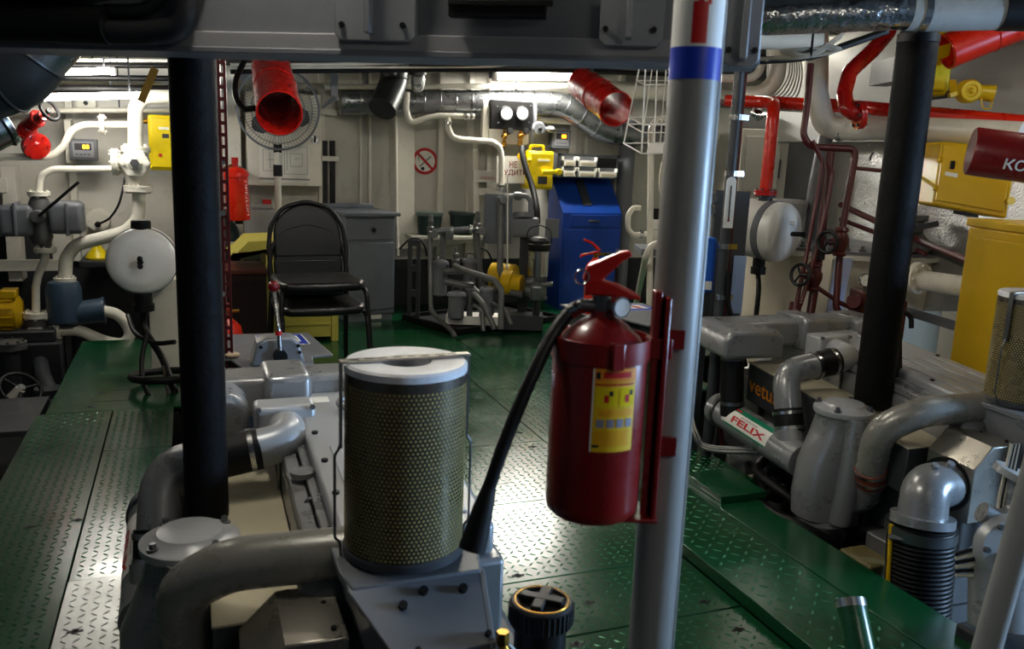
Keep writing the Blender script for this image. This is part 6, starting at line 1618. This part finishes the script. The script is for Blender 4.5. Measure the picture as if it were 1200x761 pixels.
# big cream tank with bolted lid
tcn = P(990, 290, D=5.25)
tx, ty_ = tcn.x, tcn.y
zt2 = .945
RT = .60
t = thing('service_tank', 'large round cream service tank with bolted grey lid', 'tank', (tx, ty_, -.5))
part(t, 'shell', MB().lathe([(RT - .02, 0), (RT - .02, zt2 + .46)], (tx, ty_, -.5), Z_, 64), CREAM)
part(t, 'rim', MB().lathe([(RT, zt2 + .45), (RT + .025, zt2 + .455), (RT + .025, zt2 + .48), (RT, zt2 + .485)], (tx, ty_, -.5), Z_, 64), WHITE)
ld = part(t, 'lid', MB().lathe([(RT + .015, zt2 + .486), (RT + .015, zt2 + .5), (.2, zt2 + .505)], (tx, ty_, -.5), Z_, 64), GREY)
for k in range(44):
    u = 2 * math.pi * k / 44
    part(ld, 'lid_bolt', MB().lathe([(.019, 0), (.019, .014), (.011, .015), (.011, .032)], (tx + (RT - .035) * math.cos(u), ty_ + (RT - .035) * math.sin(u), zt2), Z_, 7), STEELD)
part(t, 'support_plate', MB().prism([q(958, 300, 4.62), q(976, 298, 4.62), q(965, 392, 4.58), q(952, 388, 4.58)], hf * .02), CREAM)
part(t, 'pale_strip', MB().prism([q(980, 302, 4.6), q(1000, 303, 4.6), q(985, 370, 4.58), q(968, 372, 4.58)], hf * .015), mat('pale_lilac_panel', (170, 180, 214), .4))
part(t, 'relief_cone', MB().lathe([(.07, 0), (.075, .01), (.12, .22), (.1, .24)], (tx - .28, ty_ + .22, zt2 + .005), Z_, 24), mat('milky_plastic', (168, 170, 168)))
part(t, 'vent_pipe', MB().tube([(tx - .12, ty_ + .2, zt2), (tx - .1, ty_ + .2, zt2 + .35), (tx - .06, ty_ + .2, zt2 + .7)], .045, 16), GREY)
vl = part(t, 'top_valve', MB().lathe([(.09, 0), (.1, .02), (.08, .06), (.04, .1), (.04, .16), (.06, .17), (.06, .2)], q(1070, 290, 4.75) - Z_ * .02, Z_, 20), CASTG)
part(vl, 'valve_lever', MB().bar(q(1050, 272, 4.7), q(1100, 262, 4.6), .02, .03), DKGREY)
# maroon pipes in front of the tank
GM = 'maroon pipes in front of the cream tank'
mq = lambda pts, d=4.3: [q(x, y, d) for x, y in pts]
t = pipe_thing('maroon_pipe', 'maroon pipe stepping right then down to valve with black wheel', 'pipe', mq([(950, 75), (946, 120), (941, 158), (949, 172), (1000, 175), (1002, 183), (987, 268), (984, 300), (981, 340), (979, 362), (990, 372), (1020, 369)]), .017, MAROON, .07, group=GM, clips=[])
t = pipe_thing('maroon_pipe', 'thick maroon pipe with valve running down past the tank', 'pipe', mq([(974, 170), (972, 190), (966, 245), (961, 285), (957, 320), (951, 360), (943, 400)], 4.32), .022, MAROON, .07, group=GM)
t = pipe_thing('maroon_pipe', 'thin maroon pipe slanting down to the engine', 'pipe', mq([(952, 165), (964, 190), (958, 230), (945, 300), (932, 362)], 4.28), .011, MAROON, .06, group=GM)
t = pipe_thing('maroon_pipe', 'thin maroon pipe looping beside the thick pipe', 'pipe', mq([(970, 190), (976, 203), (970, 240), (955, 300), (938, 358)], 4.26), .011, MAROON, .05, group=GM)
t = pipe_thing('maroon_pipe', 'short maroon branch running behind the padded post', 'pipe', mq([(1002, 197), (1030, 200), (1050, 200)], 4.3), .010, MAROON, .05, group=GM)
t = pipe_thing('maroon_pipe', 'thin maroon pipe slanting to the red manifold', 'pipe', mq([(956, 336), (984, 355), (998, 361), (1025, 359)], 4.3), .012, MAROON, .05, group=GM)
t = pipe_thing('maroon_pipe', 'long maroon pipe sloping along the foil insulation', 'pipe', [q(985, 240, 5.2), q(1060, 275, 4.75), q(1140, 308, 4.2)], .018, MAROON, .05, group=GM)
t = pipe_thing('maroon_pipe', 'second maroon pipe sloping just below the first', 'pipe', [q(985, 257, 5.2), q(1045, 280, 4.85), q(1085, 298, 4.6)], .014, MAROON, .05, group=GM)
def stop_valve(label, x, y, d, wxy):
    c = q(x, y, d)
    t = thing('stop_valve', label, 'valve', c - Z_ * .06, group='maroon stop valves')
    part(t, 'body', MB().lathe([(.028, -.07), (.036, -.06), (.026, -.05), (.04, -.01), (.04, .02), (.026, .05), (.036, .06), (.028, .075)], c, Z_, 16), MAROON)
    w2 = q(*wxy)
    part(t, 'bonnet', MB().tube([c, c.lerp(w2, .8)], .026, 12, 0, True, .018), MAROON)
    wh = part(t, 'wheel', MB().torus(w2, w2 - c, .052, .009, 26, 8), BLACK)
    wa, wb = perp(w2 - c)
    for k in range(3):
        u = 2 * math.pi * k / 3
        part(wh, 'spoke', MB().cyl(w2, w2 + (wa * math.cos(u) + wb * math.sin(u)) * .05, .006, n=6), BLACK)
    return t
stop_valve('maroon stop valve with black wheel at the tank rim', 985, 284, 4.28, (970, 284, 4.2))
stop_valve('maroon stop valve with black wheel on the thick pipe', 954, 325, 4.3, (938, 322, 4.22))
single('pipe_coupling', MB().cyl(q(933, 355, 4.27), q(930, 370, 4.27), .03, n=12), MAROON, 'maroon coupling block at the foot of two thin pipes', 'coupling')
single('pipe_collar', MB().cyl(q(960, 290, 4.32), q(958.5, 304, 4.32), .032, n=14), WDARK, 'dark collar on the thick maroon pipe', 'collar')
t = thing('manifold', 'maroon valve manifold block with small gauge beside cream tank', 'manifold', q(1035, 395, 4.2))
part(t, 'block', fb(1008, 343, 1050, 372, 4.25, .16), MAROON, bev=.01)
part(t, 'block', fb(1028, 352, 1062, 400, 4.2, .2), MAROON, bev=.012)
part(t, 'port', MB().cyl(q(1005, 353, 4.25), q(1000, 353, 4.2), .035, n=16), MAROON)
part(t, 'outlet_pipe', MB().tube([q(1055, 365, 4.2), q(1068, 370, 4.2), q(1068, 385, 4.2)], .012, 10, .04), BLACK)
c = q(1013, 328, 4.22)
g = part(t, 'gauge', MB().lathe([(.02, 0), (.034, .005), (.036, .02), (.03, .026)], c, -hf, 24), STEEL)
part(g, 'dial', MB().cyl(c - hf * .02, c - hf * .0265, .028, n=24), WINK)
part(g, 'needle', MB().bar(c - hf * .027 - hr * .012, c - hf * .027 + hr * .018 + Z_ * .008, .003, .001), INK)
part(g, 'gauge_stem', MB().cyl(c + hf * .01, q(1014, 345, 4.25), .008, n=8), STEELD)
part(t, 'stand', MB().obox(V((q(1035, 395, 4.3).x, q(1035, 395, 4.3).y, -.5)), hr * .05, hf * .05, Z_ * (q(1035, 395, 4.3).z + .5)), WDARK)
# pale flanged pipe and girder to the right of the post
t = pipe_thing('flanged_pipe', 'pale pipe with bolted flange running towards the yellow cabinet', 'pipe', [q(1040, 322, 4.5), q(1078, 328, 4.3), q(1160, 341, 3.95)], .05, WPIPE, 0, [(q(1076, 326, 4.3), q(1160, 341, 3.95) - q(1076, 326, 4.3), .08)], nb=8)
single('girder', MB().prism([q(1045, 355, 4.7), q(1150, 385, 4.2), q(1150, 398, 4.2), q(1045, 365, 4.7)], hf * .05), GREY, 'pale grey girder below the flanged pipe', 'girder', bev=.004)
single('girder', MB().prism([q(1085, 285, 4.7), q(1150, 308, 4.4), q(1150, 322, 4.4), q(1095, 298, 4.7)], hf * .05), GREY, 'short grey girder between foil lining and flanged pipe', 'girder', bev=.004)
# yellow cabinet and yellow box
t = thing('control_cabinet', 'tall yellow enamel control cabinet behind the starboard air filter', 'cabinet', V((q(1150, 450, 3.7).x, q(1150, 450, 3.7).y, -.5)))
c0 = q(1120, 370, 3.85)
cdir = (q(1240, 300, 3.35) - q(1147, 272, 3.85))
cdir.z = 0
cdir.normalize()
zt3 = q(1147, 264, 3.85).z
nrm = V((-cdir.y, cdir.x, 0))
if nrm.dot(FWD) < 0: nrm = -nrm
bb = V((c0.x, c0.y, -.5))
part(t, 'body', MB().obox(bb, cdir * .75, nrm * .35, Z_ * (zt3 + .5)), YELLOW, bev=.008)
part(t, 'lid', MB().obox(bb + Z_ * (zt3 + .5) - cdir * .006 - nrm * .01, cdir * .77, nrm * .38, Z_ * .035), YELLOW, bev=.006)
dr = part(t, 'door', MB().obox(bb - nrm * .012 + cdir * .03 + Z_ * .1, cdir * .68, nrm * .012, Z_ * (zt3 + .36)), YELLOW, bev=.004)
part(dr, 'latch', MB().cyl(q(1138, 321, 3.83), q(1138, 321, 3.78), .016, n=12), BRASS)
part(dr, 'latch', MB().cyl(q(1113, 446, 3.83), q(1113, 446, 3.78), .016, n=12), BRASS)
part(t, 'socket_plate', MB().obox(q(1178, 312, 3.55), cdir * .14, nrm * .01, Z_ * .12), BLACK, bev=.004)
part(t, 'side_plate', MB().prism([q(1097, 421, 3.92), q(1122, 424, 3.92), q(1118, 447, 3.92), q(1092, 443, 3.92)], hf * .03), YELLOW, bev=.003)
t = thing('electrical_box', 'wide dull yellow wall box with black key below red pipe', 'electrical box', q(1135, 250, 4.0), group='yellow electrical boxes')
cr_ = [q(1103, 166, 4.05), q(1194, 172, 3.8), q(1180, 257, 3.76), q(1092, 240, 4.02)]
part(t, 'case', MB().prism(cr_, hf * .28), YELLOW, bev=.01)
def onb(u, v, off=0): return cr_[0].lerp(cr_[1], u).lerp(cr_[3].lerp(cr_[2], u), v) - hf * off
dr = part(t, 'door', MB().prism([onb(.03, .03, .012), onb(.93, .03, .012), onb(.93, .92, .012), onb(.03, .92, .012)], hf * .012), YELLOW, bev=.004)
part(dr, 'key', MB().obox(onb(.14, .42, .03), hr * .02, hf * .015, Z_ * .04), BLACK, bev=.004)
part(dr, 'name_plate', MB().prism([onb(.1, .46, .014), onb(.27, .47, .014), onb(.27, .53, .014), onb(.1, .52, .014)], hf * .002), PAPER)
for v in (.3, .75): part(t, 'hinge', MB().cyl(onb(-.01, v, .01), onb(.03, v, .01), .014, n=8), YELLOW)
part(t, 'latch', MB().cyl(onb(.97, .75, .005), onb(.97, .75, .03), .018, n=10), YELLOW)
part(t, 'terminal_strip', MB().prism([onb(.45, 1.01), onb(.64, 1.01), onb(.64, 1.06), onb(.45, 1.06)], hf * .1), BLACK)
# red cylinder with white stencil
a, b = q(1137, 177, 3.25), q(1330, 203, 3.1)
t = thing('fire_blanket_tube', 'horizontal red tube with white stencilled capitals under red pipe', 'container', (a + b) / 2)
ra = (b - a).normalized()
part(t, 'tube', MB().lathe([(.085, 0), (.09, .006), (.09, (b - a).length)], a, ra, 40), REDD)
dn = -hf - ra * (-hf).dot(ra)
dn.normalize()
ub = ra.cross(dn).normalized()
if ub.z < 0: ub = -ub
def stencil(txt, s0, wid, a0, a1):
    tm = text_mb(txt, (0, 0, 0), X_, Z_, 1.0, .02)
    x1, z1 = max(v.x for v in tm.v), max(v.z for v in tm.v)
    o = MB()
    o.f = tm.f
    for v in tm.v:
        u = a0 + (a1 - a0) * v.z / z1
        o.v.append(a + ra * (s0 + wid * v.x / x1) + (dn * math.cos(u) + ub * math.sin(u)) * .0932)
    part(t, 'stencil', o, WINK, label='white stencilled lettering')
stencil('ПЛ', .165, .085, .0, .52)
stencil('КОШМА', .108, .22, -.62, -.16)
part(t, 'wall_hanger', MB().bar((a + b) / 2 + Z_ * .08, V((((a + b) / 2).x, ((a + b) / 2).y, CEIL)), .04, .02), DKGREY)
# red pipes
pipe_thing('red_pipe', 'long straight bright red pipe crossing behind padded post', 'pipe', [q(880, 119, 5.0), q(1000, 125, 4.6), q(1330, 156, 3.7)], .036, REDB, 0)
pipe_thing('red_pipe', 'red pipe with S bend ending in a flange above white pipe', 'pipe', [q(1048, 10, 4.6), q(1041, 38, 4.5), q(1022, 60, 4.45), q(996, 84, 4.4), q(989, 110, 4.35), q(993, 130, 4.3), q(1012, 136, 4.3)], .04, RED, .12, [(q(1007, 135, 4.3), V((.9, -.3, .1)), .07)])
# white insulated pipe
pipe_thing('white_pipe', 'thick white lagged pipe bending to run along the lining', 'pipe', [q(958, 30, 4.65), q(957, 110, 4.6), q(966, 148, 4.6), q(990, 152, 4.6), q(1060, 150, 4.4), q(1200, 158, 3.95)], .06, WPIPE, .16, group='white pipes on the starboard side', clips=[(q(985, 151.8, 4.6), q(1060, 150, 4.4) - q(990, 152, 4.6), .063)])
pipe_thing('white_pipe', 'white pipe with J bend beside the bundle of grey cables', 'pipe', [q(912, 60, 5.1), q(911, 92, 5.1), q(895, 110, 5.15), q(870, 112, 5.2)], .05, WPIPE, .15, group='white pipes on the starboard side')
pipe_thing('white_pipe', 'slim white pipe curving under the end plate of the beam', 'pipe', [q(893, 72, 5.0), q(890, 85, 5.0), q(880, 92, 5.0), q(845, 92, 5.0)], .024, WPIPE, .1, group='white pipes on the starboard side')
t = pipe_thing('foil_duct', 'crinkled silver foil duct along the deckhead', 'duct', [q(800, 8, 3.1), q(900, 20, 3.0), q(1064, 13, 3.0)], .062, FOIL, 0, n=26, clips=[(q(1060, 13, 3.0), hr, .065)])
t = pipe_thing('vent_pipe', 'worn white vent pipe joining the foil duct', 'duct', [q(1064, 13, 3.0), q(1078, 14, 3.0), q(1180, 12, 2.98), q(1300, 8, 2.95), q(1560, 0, 2.9)], .066, mat('worn_white', (168, 168, 164), .5, var=.2, dirt=.5, scale=10), 0, n=26, clips=[(q(1080, 14, 3.0), hr, .07)])
part(t, 'black_sleeve', MB().cyl(q(1172, 12, 2.98), q(1205, 12, 2.97), .07, n=26), BLACK)
pipe_thing('lagged_pipe', 'white lagged pipe running under the foil duct', 'pipe', [q(860, 46, 4.2), q(962, 48, 4.2)], .045, WPIPE, 0, group='white pipes on the starboard side')
ct_ = thing('cable_coil', 'coil of pale cable tied up below the foil duct', 'cable', q(940, 70, 3.5))
for k in range(4):
    part(ct_, 'loop', MB().tube(curve([q(885 + k * 4, 68 + k, 3.5), q(930, 69 - k * 2, 3.5 + .01 * k), q(975 + k * 3, 62 - k, 3.5), q(968, 57 - k, 3.5), q(930, 58 + k * 2, 3.5 + .01 * k), q(915 + k * 4, 61, 3.5), q(950, 66 - k, 3.5), q(985 + k, 45 - k * 2, 3.5)]), .006, 6), CABLEW)
part(ct_, 'cable_tie', MB().cyl(q(950, 68, 3.5), V((q(950, 68, 3.5).x, q(950, 68, 3.5).y, CEIL)), .005, n=6), BLACK)
single('power_cable', MB().tube(curve([q(880, 72, 3.7), q(950, 66, 3.7), q(1000, 50, 3.7), q(1040, 36, 3.7)]), .016, 8), BLACK, 'thick black cable sagging below the foil duct', 'cable')
for k in range(6):
    single('cable_bundle', MB().tube(curve([q(925 + k * 2, 60, 5.3), q(925 + k * 3, 85, 5.3), q(915 + k * 4, 105 + k, 5.3), q(900 + k * 5, 118, 5.3)]), .0045, 6), mat('olive_cable', (120, 116, 98), .6), 'grey cable in the bundle above the red pipe', 'cable', group='bundle of grey cables')
single('cable_tray', MB().prism([q(840, 116, 5.6), q(985, 124, 5.3), q(985, 131, 5.3), q(840, 122, 5.6)], hf * .3), MAROON, 'dark maroon tray edge under the cable bundle', 'tray', bev=.003)
# small alarm light with reflector
c = q(888, 134, 5.2)
t = thing('alarm_light', 'small clear alarm light under the maroon cable tray', 'lamp', c)
part(t, 'reflector', MB().lathe([(.012, 0), (.04, .03), (.05, .05)], c - Z_ * .04, V((-.1, -.3, 1)), 20), STEEL)
part(t, 'bracket', MB().cyl(c, q(888, 122, 5.3), .03, n=12), MAROON)
# yellow box, siren and red open tube above
t = thing('electrical_box', 'yellow box behind the top of the padded post', 'electrical box', q(1085, 110, 4.3), group='yellow electrical boxes')
part(t, 'case', fb(1059, 38, 1117, 110, 4.25, .12), YELLOWB, bev=.02, seg=3)
part(t, 'lid', fb(1063, 43, 1113, 105, 4.23, .02), YELLOWB, bev=.012)
part(t, 'wall_mount', fb(1075, 60, 1100, 90, 4.37, .6), DKGREY)
t = thing('siren', 'yellow round siren with side horn above the red pipe', 'siren', q(1140, 118, 4.2))
c = q(1135, 107, 4.1)
part(t, 'bell', MB().lathe([(.03, -.04), (.055, -.03), (.055, .02), (.045, .035), (.03, .036), (.025, .03)], c, -hf + hr * -.1, 28), YELLOW)
part(t, 'centre_boss', MB().sph(c - hf * .035, .014, 12), YELLOW)
part(t, 'horn', MB().cyl(q(1147, 108, 4.12), q(1165, 110, 4.1), .036, .04, n=22), YELLOW)
part(t, 'bracket_arm', MB().bar(q(1116, 95, 4.15), q(1118, 112, 4.1), .03, .02).bar(q(1112, 112, 4.1), q(1126, 108, 4.1), .025, .02), YELLOW)
part(t, 'wall_stalk', MB().cyl(c, c + hf * .6, .02, n=10), DKGREY)
part(t, 'chain', MB().tube(curve([q(1150, 116, 4.1), q(1152, 126, 4.1), q(1160, 127, 4.1), q(1163, 117, 4.1)]), .004, 6), YELLOW)
GR = 'open red vent tubes under the deckhead'
def red_tube(label, m0, m1, r, hang):
    m0, m1 = V(m0), V(m1)
    ax = (m1 - m0).normalized()
    t = thing('vent_nozzle', label, 'vent', m0 - Z_ * r, group=GR)
    part(t, 'tube', MB().hollow(m0, m1, r, r - .005, 40), REDB if hang == 'b' else RED)  # brighter red on one tube stands in for strong light on it
    part(t, 'light_stop', MB().cyl(m1 - ax * .12, m1 - ax * .11, r * .72, n=30), DKGREY)  # added disc, stops lamp light flooding in through the open back end
    part(t, 'light_stop_stay', MB().cyl(m1 - ax * .115 - Z_ * (r - .004), m1 - ax * .115 + Z_ * (r - .004), .006, n=6), DKGREY)
    part(t, 'rim', MB().torus(m0 + ax * .004, ax, r - .002, .005, 40, 6), RED)
    part(t, 'rim', MB().torus(m0.lerp(m1, .5), ax, r, .004, 40, 6), RED)
    p = m0.lerp(m1, .75)
    part(t, 'hanger', MB().bar(p + Z_ * (r - .01), V((p.x, p.y, CEIL - .005)), .04, .012), DKGREY)
    return t
red_tube('open red vent tube in front of the pedestal fan', q(327.5, 133, 4.45), q(318, 80, 5.2), .117, '')
part(bpy.data.objects['vent_nozzle'], 'cable', MB().tube(curve([q(299, 127, 4.5), q(285, 127, 4.55), q(276, 112, 4.6), q(277, 92, 4.7), q(286, 72, 4.8)]), .016, 10), BLACK)
red_tube('open red vent tube beside the wire basket', q(722, 128, 5.6), q(683, 98, 6.2), .115, '')
red_tube('red vent tube painted brighter for strong light, pointing across the foil lining', q(1108, 61, 4.15), q(1215, 18, 4.1), .085, 'b')
# ---------------------------------------------------------------- things seen just left of the stanchion
t = thing('wire_basket', 'white wire basket hanging under the deckhead', 'basket', q(765, 180, 5.2))
zt_ = q(770, 75, 5.2)
WB = []
bk = {k: q(*v) for k, v in dict(tl=(752, 66, 5.3), tr=(800, 66, 5.3), tfl=(757, 68, 5.0), tfr=(802, 68, 5.0), bl=(731, 168, 5.3), br=(800, 167, 5.3), bfl=(752, 180, 5.0), bfr=(800, 180, 5.0)).items()}
def wire(a, b, r=.004): part(t, 'wire', MB().cyl(a, b, r, n=6), PLASTW)
for a, b in (('tl', 'bl'), ('tr', 'br'), ('tfl', 'bfl'), ('tfr', 'bfr'), ('bl', 'br'), ('bl', 'bfl'), ('bfl', 'bfr'), ('br', 'bfr'), ('tl', 'tr'), ('tfl', 'tfr')): wire(bk[a], bk[b], .005)
for u in (.3, .62): wire(bk['tl'].lerp(bk['tr'], u), bk['bl'].lerp(bk['br'], u)); wire(bk['tfl'].lerp(bk['tfr'], u), bk['bfl'].lerp(bk['bfr'], u))
for v in (.28, .70, .78): wire(bk['tl'].lerp(bk['bl'], v), bk['tr'].lerp(bk['br'], v)); wire(bk['tfl'].lerp(bk['bfl'], v), bk['tfr'].lerp(bk['bfr'], v)); wire(bk['tl'].lerp(bk['bl'], v), bk['tfl'].lerp(bk['bfl'], v))
part(t, 'label_card', MB().prism([q(760, 168, 4.99), q(790, 168, 4.99), q(790, 179, 4.99), q(758, 179, 4.99)], hf * .003), PAPER)
wire(bk['tl'], V((bk['tl'].x, bk['tl'].y, CEIL)), .005)
wire(bk['tfr'], V((bk['tfr'].x, bk['tfr'].y, CEIL)), .005)
pipe_thing('white_pipe', 'slim white pipe rising behind the wire basket', 'pipe', [V((q(764, 362, 6.4).x, q(764, 362, 6.4).y, 0)), q(763, 150, 6.4), q(770, 140, 6.4), q(800, 137, 6.4)], .024, WPIPE, .08, group=GC)
pipe_thing('white_pipe', 'white pipe leaning like a stair rail beside the stanchion', 'pipe', [P(742, 372, Z=.0), q(757, 300, 6.2), q(763, 287, 6.2), q(800, 280, 6.2)], .024, WPIPE, .1, group=GC)
pipe_thing('white_pipe', 'hooked white pipe beside the blue cabinet', 'pipe', [q(751, 244, 6.5), q(742, 243, 6.5), q(736, 252, 6.5), q(736, 268, 6.5), q(742, 276, 6.5), q(760, 274, 6.5)], .02, WPIPE, .08, group=GC, clips=[(q(752, 275, 6.5), hr, .034)])
t = thing('regulator', 'small pale regulator with black cap on a grey ledge', 'fitting', q(768, 288, 6.5))
part(t, 'body', MB().lathe([(.05, 0), (.06, .02), (.05, .1), (.06, .11), (.06, .16), (.04, .18)], q(768, 285, 6.5), Z_, 18), PLASTW)
part(t, 'cap', MB().lathe([(.05, 0), (.055, .01), (.05, .08)], q(768, 257, 6.5), Z_, 18), BLACK)
single('ledge', MB().obox(q(752, 292, 6.45), hr * .5, hf * .4, Z_ * -.05), GREY, 'grey ledge under the pale regulator', 'ledge', bev=.004)
c = q(731, 250, 8.1)
single('column', MB().cyl((c.x + .06, 7.38, 0), (c.x + .06, 7.38, 1.75), .08, n=20), GREY, 'round grey column beside the blue cabinet', 'column')
for k in range(3):
    single('wall_cable', MB().tube(curve([q(776 + k * 3, 190, 6.6), q(773 + k * 3, 215, 6.6), q(776 + k * 3, 235, 6.6), q(772 + k * 4, 262, 6.6)]), .008, 6), CABLEW, 'pale cable hanging down beside the stanchion', 'cable', group='pale wall cables')
# cables running along under the deckhead
for k, (y0, y1, y2, rr_, mt_) in enumerate(((76, 70, 74, .012, CABLEW), (80, 79, 70, .01, CABLEW), (84, 82, 88, .016, BLACK))):
    single('deckhead_cable', MB().tube(curve([P(270, y0, Y=6.4), P(420, y0 - 1, Y=6.4), P(560, y1, Y=6.4), P(690, y2 - 4, Y=6.4), P(800, y2, Y=6.4)]), rr_, 8), mt_, ('pale cable sagging along the deckhead over the chairs', 'second pale cable under the deckhead by the tube light', 'black cable sagging along the deckhead beams')[k], 'cable')
pipe_thing('deckhead_pipe', 'dark pipe running under the deckhead above the fan', 'pipe', [P(255, 72, Y=6.9), P(800, 84, Y=6.9)], .03, WDARK, 0)
single('mounting_bracket', MB().prism([V((P(387, 77, Y=7.0).x, 7.0, CEIL)), V((P(397, 77, Y=7.0).x, 7.0, CEIL)), P(396, 118, Y=7.0), P(388, 118, Y=7.0)], (0, .03, 0)).prism([P(396, 115, Y=7.0), P(378, 128, Y=6.85), P(378, 124, Y=6.85), P(390, 112, Y=7.0)], (0, .03, 0)), GREY, 'grey hanging bracket at the end of the spiral duct', 'bracket')
